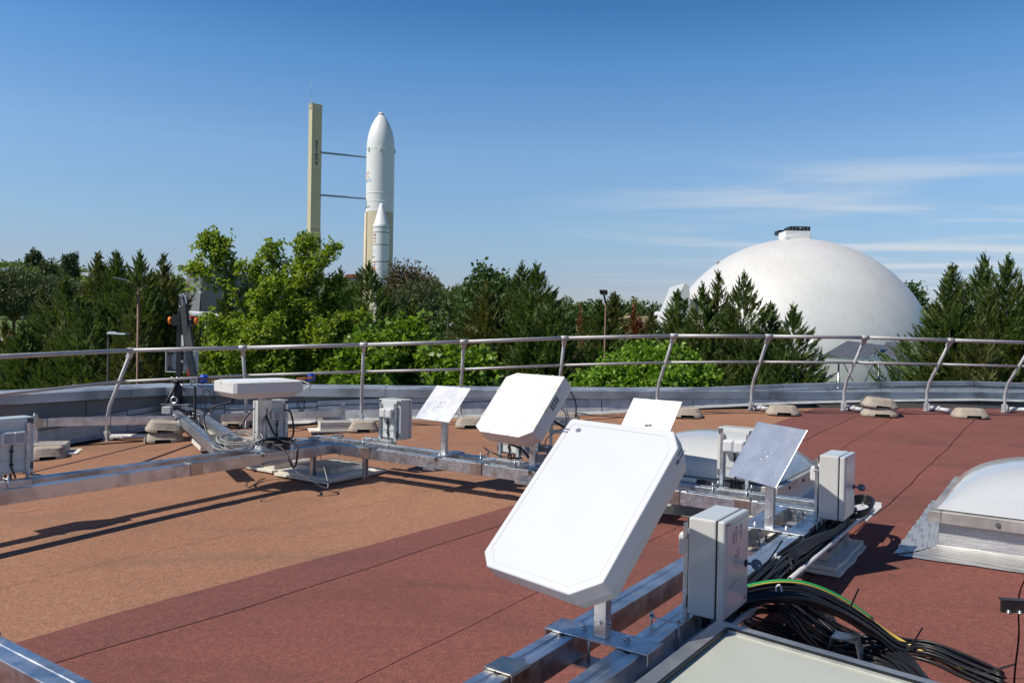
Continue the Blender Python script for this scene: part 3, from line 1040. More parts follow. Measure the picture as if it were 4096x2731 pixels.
# ------------------------------------------------------------------ foam pads and gravel slabs under the legs
def slab_stack(s, t, turn, lab, lift=0.0, size=(.25, .25), tray=True, pad=(.36, .30), pads=2, slabs=1, seed=0):
    r = random.Random(seed); p = ST(s, t); z = roof_z(p.x, p.y) + .008
    a = R(55.5 + turn); u = Vector((math.cos(a), math.sin(a), 0)); v = Vector((-u.y, u.x, 0))
    for k in range(pads):
        th = .024; mb = MB(); c = p + u * r.uniform(-.03, .03) + v * r.uniform(-.03, .03)
        # broken-edged foam board
        poly = []
        cs = [(-1, -1), (1, -1), (1, 1), (-1, 1)]
        for q in range(4):
            x0, y0 = cs[q]; x1, y1 = cs[(q + 1) % 4]
            for i in range(9):
                f = i / 9; j = r.uniform(-.007, .007) if i else 0
                poly.append(c + u * (pad[0] * (x0 + (x1 - x0) * f) + j) + v * (pad[1] * (y0 + (y1 - y0) * f) + j) + UP * (z + th + k * .027))
        mb.prism(poly, UP, th)
        o = mb.build('foam_pad', 'foam_pad'); recentre(o, p + UP * (z + k * .027))
        tag(o, lab[0] + (' (lower board)' if 0 else ''), 'foam pad') if k == pads - 1 else tag(o, lab[1], 'foam pad')
    z0 = z + .027 * pads
    if tray:
        mb = MB(); th = .003; hx, hy = size[0] + .012, size[1] + .012
        mb.box(p + UP * (z0 + .002), (hx, hy, .002), (u, v, UP))
        for sg in (-1, 1):
            mb.box(p + u * hx * sg + UP * (z0 + .028), (.002, hy, .026), (u, v, UP)); mb.box(p + v * hy * sg + UP * (z0 + .028), (hx, .002, .026), (u, v, UP))
        o = mb.build('foot_tray', 'galvanised', frame); z0 += .005
    for k in range(slabs):
        mb = MB(); c = p + u * r.uniform(-.008, .008) * (k > 0) + v * r.uniform(-.02, .02) * (k > 0); zz_ = z0 + .047 * k
        mb.box(c + UP * (zz_ + .021), (size[0], size[1], .021), (u, v, UP), 0)
        n_ = 12; vs, fs = [], []
        for i in range(n_ + 1):
            for j in range(n_ + 1):
                e = i in (0, n_) or j in (0, n_)
                vs.append(c + u * size[0] * (2 * i / n_ - 1) * .995 + v * size[1] * (2 * j / n_ - 1) * .995 + UP * (zz_ + .0425 + (0 if e else r.uniform(.0, .006))))
        for i in range(n_):
            for j in range(n_): q = i * (n_ + 1) + j; fs.append((q, q + n_ + 1, q + n_ + 2, q + 1))
        mb.add(vs, fs, 1)
        o = mb.build('paving_slab', ['slab_edge', 'washed_gravel']); recentre(o, c + UP * zz_)
        tag(o, lab[2 + min(k, len(lab) - 3)], 'paving slab')


slab_stack(5.70, -6.13, 0, ('pale foam board under the gravel slab at the left corner of the frame', 'lower foam board under the slab at the left frame corner', 'shaded gravel slab in a steel tray at the left frame corner'), seed=1, pad=(.38, .38), size=(.235, .235))
slab_stack(5.66, -6.88, -3, ('cream foam board under the loose gravel slab below the flat antenna', 'lower cream foam board below the flat antenna', 'sunlit loose gravel slab on foam below the flat antenna'), seed=2, tray=False, pad=(.33, .30), size=(.24, .23), pads=1)
slab_stack(5.47, -1.36, 0, ('worn foam board under the tray by the far right cabinet', 'lower ragged foam board by the far right cabinet', 'gravel slab in the tray below the far right cabinet'), seed=3, pad=(.40, .30), size=(.28, .19), slabs=1)
slab_stack(5.18, -1.60, 0, ('foam board seen through the gap between the right beams', 'lower foam board between the right beams', 'gravel slab seen through the gap between the right beams'), seed=4, pad=(.30, .26), size=(.22, .2))


# ------------------------------------------------------------------ crane frame behind (turned against the main frame)
cf = thing('crane_rig', 'galvanised beam frame with two arms that carries the black mast', 'frame', onz(790, 1640, -1.5))
K0, K1 = onz(-150, 1679, ZT), onz(700, 1664, ZT)
dK = (K1 - K0).normalized(); nK = Vector((dK.y, -dK.x, 0))


def cbeam(p, q, mat='galvanised'): return beam(p, q, mat, 'beam', cf)


cbeam(K0 + nK * -.05, K1 - nK * .05, 'aluminium')
a0, a1 = onz(702, 1640, ZT), onz(890, 1795, ZT)
dA = (a1 - a0).normalized()
b0 = onz(775, 1632, ZT)
cbeam(a0 - dA * .35, a1 - dA * .22); cbeam(b0 - dA * .35, b0 + dA * ((a1 - a0).length - .45))
k2 = onz(880, 1655, ZT); k3 = onz(1475, 1632, ZT); d2 = (k3 - k2).normalized()
cbeam(k2, k3 + d2 * .5, 'aluminium')
for p in (a0, b0):                               # rows of bolts on the arms
    mb = MB(); sd = Vector((dA.y, -dA.x, 0)) 
    for q in (.35, .42, .62, .69):
        for dz in (-.03, -.07): mb.bolt(p + dA * q - sd * -.052 + UP * dz, sd, .008, .012)
    mb.build('bolt_row', 'bolt_metal', cf)
    mb = MB()
    for sg in (-1, 1): mb.tube([p + dA * .95 + sd * .06 * sg - UP * .3, p + dA * .95 + sd * .06 * sg + UP * .02], .007, 6)
    mb.bar(p + dA * .95 - sd * .09 + UP * .008, p + dA * .95 + sd * .09 + UP * .008, .04, .012)
    mb.build('beam_clamp', 'galvanised', cf)
# seams along the back beam
mb = MB()
for f in (.38, .68):
    c = K0 + (K1 - K0) * f; mb.box(c - nK * .05 - UP * .05, (.004, .0505, .0505), (dK, nK, UP))
mb.build('beam_joint', 'box_inner', cf)
mb = MB(); c = K0 + (K1 - K0) * .345; mb.box(c + nK * .002 - UP * .05, (.04, .002, .038), (dK, nK, UP)); mb.build('end_cap', 'dull_cap', cf)
mb = MB(); sd = Vector((dA.y, -dA.x, 0))
mb.bar(a0 - sd * .12 + UP * .03, b0 + sd * .12 + UP * .03, .09, .05).bar(a0 + dA * .16 - sd * .16 + UP * .02, b0 + dA * .16 + sd * .10 + UP * .02, .10, .035).bar(a0 - dA * .22 - sd * .1 + UP * .02, b0 - dA * .22 + sd * .1 + UP * .02, .08, .03)
mb.build('cross_bar', 'galvanised', cf, .004)
# threaded support legs with slotted feet at the ends of the back beams
for (lx, ly, by, w) in ((139, 1676, 1800, 1), (1372, 1640, 1725, 1)):
    t_ = onz(lx, ly, ZT + .03); g = Vector((t_.x, t_.y, roof_z(t_.x, t_.y) + .08))
    mb = MB(); mb.tube([g + UP * .24, t_ + UP * .05], .007, 6).bar(t_ - dK * .04 + UP * .02, t_ + dK * .04 + UP * .02, .03, .02)
    mb.bolt(t_ + UP * .04, UP, .014, .02).bolt(t_ + UP * .03 + dK * .02, UP, .010, .02)
    mb.box(g + UP * .13, (.025, .004, .12), (dK, nK, UP)).box(g + UP * .10 + dK * .03 - nK * .02, (.004, .02, .10), (dK, nK, UP))
    mb.build('leg', 'galvanised', cf)
for i, (px_, py_, nm) in enumerate(((190, 1815, 'behind the leftmost cabinet'), (1340, 1722, 'behind the cabinet on the far beam'))):
    c = onroof(px_, py_)
    for k in range(2):
        mb = MB(); mb.box(c + UP * (.05 + k * .052), (.21, .16, .022), (dK, nK, UP)).box(c + UP * (.074 + k * .052), (.205, .155, .003), (dK, nK, UP), 1)
        tag(recentre(mb.build('paving_slab', ['slab_edge', 'washed_gravel']), c + UP * .03), ('upper' if k else 'lower') + ' gravel slab of the pair standing ' + nm, 'paving slab')
    mb = MB(); mb.box(c + UP * .014, (.34, .20, .012), (dK, nK, UP)); tag(recentre(mb.build('foam_pad', 'foam_pad'), c), 'thin cream foam board under the slab pair ' + nm, 'foam pad')
c = onz(860, 1780, -1.44)
for k in range(2):
    mb = MB(); mb.box(c + UP * (.085 + k * .05) + dA * .06 * (1 - k), (.22, .17, .022), (dA, sd, UP)).box(c + UP * (.1085 + k * .05) + dA * .06 * (1 - k), (.214, .165, .003), (dA, sd, UP), 1)
    tag(recentre(mb.build('paving_slab', ['slab_edge', 'washed_gravel']), c), ('upper' if k else 'lower') + ' pale slab under the arms of the black mast', 'paving slab')
for k in range(2):
    mb = MB(); mb.box(c + UP * (.012 + k * .026) + dA * .05, (.36, .22, .012), (dA, sd, UP)); tag(recentre(mb.build('foam_pad', 'foam_pad'), c), ('upper' if k else 'lower') + ' cream foam board under the arms of the black mast', 'foam pad')
mb = MB()
q = c - sd * .15 - dA * .1
mb.bar(q + UP * .05, q + UP * .19, .03, .04, dA).bar(q + UP * .185, q + sd * .2 + UP * .185, .035, .02)
mb.build('leg', 'galvanised', cf)
# big pale slab pair right of the arms
c = onz(965, 1755, -1.36)
for k in range(2):
    mb = MB(); cc = c + UP * (-.09 + k * .05) 
    mb.box(cc, (.25, .20, .023), (E1, E2, UP)).box(cc + UP * .0245, (.245, .195, .004), (E1, E2, UP), 1)
    tag(recentre(mb.build('paving_slab', ['slab_edge', 'washed_gravel']), cc), ('top' if k else 'bottom') + ' gravel slab of the pair left of the flat antenna post', 'paving slab')
mb = MB(); mb.box(c - UP * .135, (.27, .21, .02), (E1, E2, UP)); tag(recentre(mb.build('foam_pad', 'foam_pad'), c - UP * .13), 'pale block under the slab pair left of the flat antenna post', 'foam pad')

# ------------------------------------------------------------------ black mast with jib and winch
MX = at(710, 1610, 11.0); MY = 11.0
mast = thing('mast_crane', 'black folding mast crane with orange capped winch', 'crane', at(712, 1612, MY))


def mp_(x, y, dy=0.0): return at(x, y, MY + dy)


M1 = MB
mb = MB(); mb.tube([mp_(712, 1612), mp_(714, 1528)], .055, 16).tube([mp_(714, 1527), mp_(714, 1521)], .082, 16); mb.build('lower_column', 'black_paint', mast)
mb = MB()
for k in range(4):
    a = k * math.pi / 2 + .5; d = Vector((math.cos(a), math.sin(a), 0)); b = mp_(712, 1612)
    mb.prism([b + d * .05 + Vector((-d.y, d.x, 0)) * .004, b + d * .12 + Vector((-d.y, d.x, 0)) * .004, b + d * .05 + UP * .12 + Vector((-d.y, d.x, 0)) * .004], Vector((-d.y, d.x, 0)), .008)
mb.build('gusset', 'black_paint', mast)
mb = MB(); mb.box(mp_(712, 1615), (.19, .12, .006)); mb.build('base_plate', 'galvanised', mast)
mb = MB()
for dx in (-.07, .07, 0): mb.bolt(mp_(714, 1524) + Vector((dx, -.05, .02)), UP, .012, .03)
mb.build('flange_bolts', 'bolt_metal', mast)
mb = MB(); mb.bar(mp_(717, 1521), mp_(725, 1240), .075, .085, Vector((0, 1, 0))); mb.build('upper_column', 'black_paint', mast, .008)
mb = MB(); mb.bar(mp_(717, 1300), mp_(726, 1200), .05, .06, Vector((0, 1, 0))); mb.build('column_head', 'black_satin', mast, .006)
# jib: folded down along the mast, in front of it
jt, jm, jb = mp_(733, 1180, -.15), mp_(752, 1384, -.28), mp_(776, 1510, -.35)
mb = MB(); mb.bar(jt, jm, .075, .10, Vector((0, 1, 0))); jib = mb.build('jib', 'black_satin', mast, .006)
mb = MB(); mb.bar(mp_(744, 1280, -.21), mp_(764, 1395, -.33), .088, .06, Vector((0, 1, 0))); mb.build('jib_sleeve', 'black_satin', mast, .006)
mb = MB(); mb.bar(jm, jb, .085, .07, Vector((0, 1, 0))); mb.build('lower_jib', 'black_paint', mast, .006)
mb = MB(); mb.bar(jb + (jm - jb) * .0 + Vector((-.03, 0, .0)), mp_(772, 1545, -.36) + Vector((-.03, 0, 0)), .012, .05, Vector((0, 1, 0))).bar(jb + Vector((.03, 0, .0)), mp_(780, 1545, -.36) + Vector((.03, 0, 0)), .012, .05, Vector((0, 1, 0))); mb.bolt(mp_(774, 1525, -.42), Vector((0, -1, 0)), .012, .012); mb.build('jib_fork', 'galvanised', mast)
mb = MB(); mb.bar(mp_(727, 1182, -.2), mp_(747, 1400, -.33), .006, .008, Vector((0, 1, 0))).bar(mp_(740, 1181, -.2), mp_(745, 1215, -.2), .012, .02, Vector((0, 1, 0))); mb.build('jib_rail', 'bolt_metal', mast)
mb = MB()
for k, (x, y) in enumerate(((722, 1180), (733, 1177), (742, 1184), (722, 1225), (739, 1280), (731, 1290), (744, 1335), (729, 1445))): mb.bolt(mp_(x, y, -.22), Vector((0, -1, 0)), .012, .012)
mb.build('pivot_bolts', 'bolt_metal', mast)
mb = MB(); mb.tube([mp_(780, 1550, -.36), mp_(779, 1676, -.5)], .012, 8)
for k in range(26):
    c = mp_(780, 1550, -.36).lerp(mp_(779, 1676, -.5), k / 26); mb.tube([c, c + UP * .012], .019, 6)
mb.build('chain_cover', 'black_rubber', mast)
wx0 = mp_(677, 1281, .02); wx1 = mp_(790, 1284, .02)
mb = MB(); mb.tube([mp_(690, 1281), mp_(718, 1282)], .046, 18).tube([mp_(750, 1283), mp_(783, 1284)], .046, 18).box(mp_(712, 1280, -.02), (.055, .06, .075)); win = mb.build('winch', 'black_rubber', mast)
mb = MB(); mb.tube([mp_(677, 1281), mp_(688, 1281)], .050, 18); mb.build('winch_cap', 'orange_cap', win)
mb = MB(); mb.tube([mp_(782, 1284), mp_(790, 1284)], .050, 18); mb.build('winch_cap', 'orange_cap', win)
mb = MB(); mb.tube([mp_(750, 1268, -.02), mp_(777, 1269, -.02)], .014, 8); mb.build('winch_handle', 'red_plastic', win)
mb = MB(); mb.box(mp_(731, 1362, -.19), (.018, .003, .075)); mb.build('data_plate', 'white_paint', mast)
mb = MB(); mb.tube([mp_(708, 1532, -.06), mp_(662, 1615, -.1), mp_(652, 1655, -.12)], .02, 8); mb.build('strut_hose', 'black_rubber', mast)
mb = MB(); mb.tube([mp_(722, 1536, -.08), mp_(735, 1545, -.1)], .012, 8); mb.build('lock_pin', 'bolt_metal', mast)
mb = MB(); mb.lathe([(.035, -.012), (.05, -.012), (.05, .012), (.035, .012), (.035, -.012)], (0, 0, 0), 18)
rot = Matrix.Rotation(R(80), 4, 'X'); mb.v = [tuple(rot @ Vector(p) + mp_(696, 1600, -.2)) for p in mb.v]; mb.tube([mp_(696, 1608, -.2), mp_(696, 1616, -.2)], .02, 8); mb.build('lifting_eye', 'bolt_metal', mast)
mb = MB(); mb.prism([mp_(748, 1500, -.05), mp_(757, 1505, -.05), mp_(757, 1470, -.05), mp_(752, 1466, -.05)], Vector((0, -1, 0)), .01); mb.build('warning_label', 'red_plastic', mast)
mb = MB(); mb.box(mp_(670, 1640, -.2), (.06, .05, .05)); mb.build('junction_box', 'pvc_grey', cf, .008)
# open backed control box on the mast
cb_ = thing('control_box', 'grey control box with open back on the black mast', 'control box', mp_(726, 1490, .2))
mb = MB(); c = mp_(726, 1446, .17)
mb.box(c + Vector((0, .09, 0)), (.20, .004, .145))
for sx in (-1, 1): mb.box(c + Vector((.197 * sx, .02, 0)), (.006, .075, .145)).box(c + Vector((0, .02, .142 * sx)), (.20, .075, .006))
mb.build('casing', 'grey_box', cb_, .004)
mb = MB(); mb.box(c + Vector((-.02, .05, 0)), (.13, .02, .115)); mb.build('back_plate', 'lamp_grey', cb_)
mb = MB()
for sx, sz in ((-1, -1), (1, -1), (-1, 1), (1, 1)): mb.box(c + Vector((.165 * sx, .03, .112 * sz)), (.025, .02, .025))
mb.build('corner_block', 'box_inner', cb_)
mb = MB(); mb.bar(c + Vector((0, -.02, 0)), c + Vector((0, -.12, 0)), .07, .04); mb.build('bracket', 'black_paint', cb_)


# ------------------------------------------------------------------ antennas: chamfered white terminals on posts
def axes(az, el):
    a, e = R(az), R(el)
    v = Vector((math.cos(a) * math.cos(e), math.sin(a) * math.cos(e), math.sin(e)))
    u = Vector((math.sin(a), -math.cos(a), 0)); return u, v, u.cross(v)


def base_plate(root, s, t, mat='galvanised', span=.215, w=.068, along='s', lips=True):
    a, b = (E1, E2) if along == 's' else (E2, E1)
    c = ST(s, t, ZT + .006); mb = MB()
    mb.box(c, (w, span, .004), (a, b, UP))
    if lips:
        for sg in (-1, 1): mb.box(c + b * (span + .003) * sg - UP * .018, (w, .003, .023), (a, b, UP))
    o = mb.build('base_plate', mat, root, .002)
    mb = MB()
    for k in (-.55, .55): mb.bolt(c + b * span * k * .8 + a * .02 + UP * .004, UP, .010, .012)
    mb.build('plate_bolts', 'bolt_metal', o)
    mb = MB(); mb.box(c - UP * .118, (w * .8, span, .004), (a, b, UP))
    for sg in (-1, 1): mb.box(c + b * (span + .003) * sg - UP * .106, (w, .003, .014), (a, b, UP))
    for k in (-.28, .28): mb.tube([c + b * span * k - UP * .118, c + b * span * k], .007, 6)
    mb.build('counter_plate', mat, o)


def post(root, s, t, z1, w=.024, mat='aluminium', ax=None):
    c0, c1 = ST(s, t, ZT + .01), ST(s, t, z1); mb = MB(); ax = ax or (E1, E2)
    mb.box((c0 + c1) / 2, (w * .82, w, (z1 - ZT - .01) / 2), (ax[0], ax[1], UP))
    o = mb.build('post', mat, root, .003)
    mb = MB()
    for k in (.06, .06 + min(.11, (z1 - ZT) * .5)): mb.bolt(c0 + UP * k - ax[0] * w * .82, -ax[0], .007, .007); mb.bolt(c0 + UP * k + ax[1] * w, ax[1], .007, .007)
    mb.build('post_screws', 'bolt_metal', o)


def octa(c, u, v, hw, hh, ch, grow=0.0):
    "rectangle with cut corners ch = (TL, TR, BR, BL) as (along u, along v) pairs; counter-clockwise from the front"
    tl, tr, br, bl = ch; hw += grow; hh += grow
    P = []
    def pt(x, y): P.append(c + u * x + v * y)
    for (cx_, cy_, k, order) in ((-1, -1, bl, 0), (1, -1, br, 1), (1, 1, tr, 2), (-1, 1, tl, 3)):
        a, b = (k, k) if isinstance(k, (int, float)) else k
        x, y = cx_ * hw, cy_ * hh
        p1, p2 = (x, y - cy_ * b), (x - cx_ * a, y)
        if order in (1, 3): p1, p2 = p2, p1
        if order == 0: pt(*p1); pt(*p2)
        elif order == 1: pt(*p1); pt(*p2)
        elif order == 2: pt(*p1); pt(*p2)
        else: pt(*p1); pt(*p2)
    return P


def terminal(name, label, c, az, el, w, h, th, ch, s, t, cover=False, taper=.05):
    u, v, n = axes(az, el)
    root = thing(name, label, 'antenna', ST(s, t, ZT))
    front = octa(c, u, v, w / 2, h / 2, ch); m = len(front)
    mid = [p - n * th * (.62 if cover else .55) for p in front]
    back = [c - n * th + (p - c) * (1 - taper) for p in front]
    vs = front + mid + back
    mb = MB()
    mb.add(vs, [tuple(range(m)), tuple(reversed(range(2 * m, 3 * m)))] + [(j * m + i, (j + 1) * m + i, (j + 1) * m + (i + 1) % m, j * m + (i + 1) % m) for j in (0, 1) for i in range(m)])
    body = mb.build('housing', 'white_cover' if cover else 'white_housing', root, .006 if not cover else .004, 3)
    return root, body, u, v, n, front


# front terminal
cF = Vector((.258, 2.9, -.608))
rt, body, u, v, n, fr = terminal('flat_antenna', 'largest white flat antenna with plain glossy face, tilted beside the red marked cabinet', cF, 42.9, 45.4, .563, .707, .118, (.012, (.055, .07), (.10, .075), (.055, .05)), 2.735, -1.43)
inner = octa(cF + n * .0006, u, v, .563 / 2 - .026, .707 / 2 - .026, (.012, (.05, .06), (.092, .068), (.05, .045)))
mb = MB(); mb.add([p for p in inner] + [cF + (p - cF) * .992 + n * .0006 for p in inner], [(i, (i + 1) % 8, 8 + (i + 1) % 8, 8 + i) for i in range(8)]); mb.build('face_line', 'face_edge', body)


def emblem(parent, o, ux, uy, nn, sz):
    "five slanted bars with two short lines of print"
    mb = MB(); hs = (.42, .8, 1.0, .8, .5)
    for k, hh in enumerate(hs):
        x = k * .26 * sz; off = (.0, .08, 0.0, -.08, -.1)[k] * sz
        q = [o + ux * (x + a) + uy * (b + off) + nn * .0012 for a, b in ((0, -hh * sz / 2), (.13 * sz, -hh * sz / 2), (.22 * sz, hh * sz / 2), (.09 * sz, hh * sz / 2))]
        mb.prism(q, nn, .0006)
    mb.build('emblem', 'print_blue', parent)
    for row, (wd, txt) in enumerate(((.75, 'Gilpuner'), (.6, 'Satcom'))):
        pass


emblem(body, cF - u * .218 + v * .298, u, v, n, .022)
# side emblem on the right edge
sideO = cF + u * (.563 / 2 + .0005) + v * .235 - n * .035
emblem(body, sideO, v, n * 1.0, u, .018)
mb = MB()
for k, (a, b) in enumerate(((.052, .034), (.058, .030))):
    q0 = cF - u * .205 + v * (.292 - k * .014) + n * .0012
    x = -.02
    for i in range(7):
        wdt = .0028 + .0022 * ((i * 5 + k * 3) % 3) / 2
        mb.prism([q0 - u * (.028 - x), q0 - u * (.028 - x - wdt), q0 - u * (.028 - x - wdt) + v * .006, q0 - u * (.028 - x) + v * .006][::1], n, .0005); x -= wdt + .0016
    q0 = cF + u * (.563 / 2 + .0005) + v * .262 - n * (.024 + k * .016); x = 0
    for i in range(7):
        wdt = .003 + .002 * ((i * 4 + k) % 3) / 2
        mb.prism([q0 + v * x, q0 + v * (x + wdt), q0 + v * (x + wdt) + n * .007, q0 + v * x + n * .007], u, .0005); x += wdt + .0018
mb.build('small_print', 'print_blue', body)
base_plate(rt, 2.735, -1.43); post(rt, 2.72, -1.425, -.82, .027)
mb = MB(); mb.box(ST(2.74, -1.44, -.80), (.09, .09, .035), (u, v, n)); mb.build('tilt_head', 'galvanised', rt, .004)

# middle terminal (papered over and taped)
uM, vM, nM = axes(45, 49)
cM = Vector((.062, 6.76, -.624))
rt, body, u, v, n, fr = terminal('flat_antenna', 'taped white flat antenna with pale grey window and slotted side, middle of the far beam', cM, 45, 49, .665, .645, .16, ((.10, .05), .008, (.115, .07), (.09, .05)), 5.76, -3.70, True, .05)
win_ = octa(cM + n * .002 - u * .045 + v * .002, u, v, .255, .275, (.05, .008, (.12, .09), (.04, .03)))
mb = MB(); mb.prism(win_, n, .003); mb.build('window_panel', 'window_panel', body)
for i, a in enumerate((.20, -.02, -.20)):
    q = cM + u * .665 / 2 + v * a
    mb = MB(); mb.box(q - u * .022 + n * .0015, (.022, .018, .0012), (u, v, n)); mb.box(q + u * .0015 - n * .02, (.0012, .018, .02), (u, v, n)); mb.build('tape_strip', 'tape', body)
for q in [cM + v * .3105 + u * a for a in (-.2, .02, .2)] + [cM - v * .3105 + u * a for a in (-.15, .08)]: mb = MB(); mb.box(q + n * .0015, (.016, .012, .0012), (u, v, n)); mb.build('tape_strip', 'tape', body)
for a in (-.14, .12): mb = MB(); mb.box(cM - u * .3225 + v * a + n * .0015, (.010, .018, .0012), (u, v, n)); mb.build('tape_strip', 'tape', body)
for k in range(4):                                            # vent slots on the side
    mb = MB()
    for i in range(15): mb.box(cM + u * (.665 / 2 + .0012) + v * (.135 - k * .031 - .012) - n * (.022 + i * .0042), (.001, .011, .0014), (u, v, n))
    mb.build('vent_slots', 'print_grey', body)
base_plate(rt, 5.78, -3.70, along='t'); post(rt, 5.77, -3.72, -.86, .03, ax=(E1, E2))
mb = MB(); mb.box(ST(5.80, -3.72, -.80), (.10, .09, .04), (u, v, n)); mb.build('tilt_head', 'galvanised', rt, .004)

# lying terminal
cH = Vector((-2.405, 7.60, -.525))
uH, vH, nH = Vector((math.cos(R(-48)), math.sin(R(-48)), 0)), Vector((math.cos(R(42)), math.sin(R(42)), 0)), UP
root = thing('flat_antenna', 'white flat antenna lying level on its post, edges taped', 'antenna', ST(4.9, -6.2, ZT))
fr = octa(cH, uH, vH, .30, .36, (.07, (.10, .10), .03, (.14, .11)))
m = len(fr); mid = [p - UP * .095 for p in fr]; lo = [cH - UP * .15 + (p - cH) * .80 for p in fr]
mb = MB(); mb.add(fr + mid + [p - UP * .0 for p in lo], [tuple(range(m)), tuple(reversed(range(2 * m, 3 * m)))] + [(j * m + i, (j + 1) * m + i, (j + 1) * m + (i + 1) % m, j * m + (i + 1) % m) for j in (0, 1) for i in range(m)])
body = mb.build('housing', 'white_cover', root, .004)
mb = MB(); mb.prism([cH + uH * .10 + vH * .30 + UP * .003, cH - uH * .25 + vH * .30 + UP * .003, cH - uH * .25 - vH * .26 + UP * .003, cH + uH * .05 - vH * .30 + UP * .003, cH + uH * .24 - vH * .12 + UP * .003][::-1][::-1], UP, .003); mb.build('window_panel', 'window_panel', body)
for a in (-.2, 0, .2):
    mb = MB(); mb.box(cH - vH * .36 + uH * a - vH * .001 - UP * .012, (.02, .0012, .012), (uH, vH, UP)); mb.build('tape_strip', 'tape', body)
    mb = MB(); mb.box(cH + uH * .30 + vH * a + uH * .001 - UP * .012, (.0012, .02, .012), (uH, vH, UP)); mb.build('tape_strip', 'tape', body)
base_plate(root, 4.88, -6.2, span=.22, w=.14); post(root, 4.88, -6.2, -.69, .03)
mb = MB(); mb.box(ST(4.90, -6.18, -.74), (.045, .045, .04), (E1, E2, UP)).box(ST(4.88, -6.2, -.69), (.03, .02, .03), (E1, E2, UP)); mb.build('tilt_head', 'aluminium', root, .003)

# blue foam balls on sticks taped to the ends of the lying antenna
for (bx, by, ex, ey, lab) in ((816, 1514, 866, 1518, 'blue foam ball on a brown stick at the left end of the lying antenna'), (1243, 1509, 1190, 1513, 'blue foam ball on a brown stick at the right end of the lying antenna')):
    c = at(bx, by, 7.5); e = at(ex, ey, 7.55)
    r_ = thing('foam_ball', lab, 'ball', c)
    mb = MB(); prof = [(.0001, -.042), (.018, -.040), (.033, -.034), (.040, -.018), (.041, 0), (.040, .018), (.033, .034), (.018, .040), (.0001, .042)]
    mb.lathe(prof, c, 18); mb.build('ball', 'blue_foam', r_)
    mb = MB(); mb.bar(c - (e - c).normalized() * .04 - Vector((0, .042, 0)), e - Vector((0, .042, 0)), .004, .022, UP).tube([c - UP * .05 - Vector((0, .03, 0)), c - UP * .12 - Vector((0, .03, 0))], .003, 6); mb.build('stick', 'brown_stick', r_)
    mb = MB(); d = (e - c).normalized(); k = Vector((0, -.044, 0))
    mb.tube(smooth_path([c + k + UP * .042, c + k - d * .028 + UP * .03, c + k - d * .03 - UP * .03, c + k - UP * .044, c + k + d * .03 - UP * .03, c + k + d * .028 + UP * .03, c + k + UP * .042], 4), .0035, 6); mb.build('strap', 'black_rubber', r_)

# ------------------------------------------------------------------ bare metal plates on posts
def plate_mount(label, c, az, el, w, h, s, t, along, ax):
    u, v, n = axes(az, el)
    root = thing('plate_mount', label, 'metal plate', ST(s, t, ZT), 'bare metal mounting plates')
    mb = MB(); mb.box(c - n * .003, (w / 2, h / 2, .003), (u, v, n)); pl = mb.build('plate', 'plate_metal', root, .002)
    mb = MB()
    for a, b in ((-.34, .30), (.34, .30), (-.34, -.30), (.34, -.30)): mb.bolt(c + u * a * w + v * b * h, n, .0035, .003)
    for a, b in ((-.06, .02), (.06, .02), (-.06, -.12), (.06, -.12)): mb.bolt(c + u * a * w + v * b * h, n, .0045, .004)
    mb.build('plate_screws', 'bolt_metal', pl)
    post(root, s, t, c.z - .015, .027, ax=ax)
    mb = MB(); mb.box(c - n * .03, (.05, .05, .024), (u, v, n)); mb.build('tilt_head', 'galvanised', root, .003)
    base_plate(root, s, t, along=along)


plate_mount('bare metal plate tilted in front of the cabinet by the domed skylight', Vector((1.56, 4.86, -.72)), 22.1, 56, .444, .396, 4.885, -1.435, 's', (E1, E2))
plate_mount('bare metal plate left of the taped antenna, second from the left on the far beam', Vector((-.637, 7.46, -.697)), 49, 47, .456, .408, 5.79, -4.72, 't', (E1, E2))
plate_mount('bare metal plate standing behind the largest antenna beside the skylight dome', Vector((1.085, 6.30, -.70)), 52, 47, .435, .44, 5.79, -2.66, 't', (E1, E2))


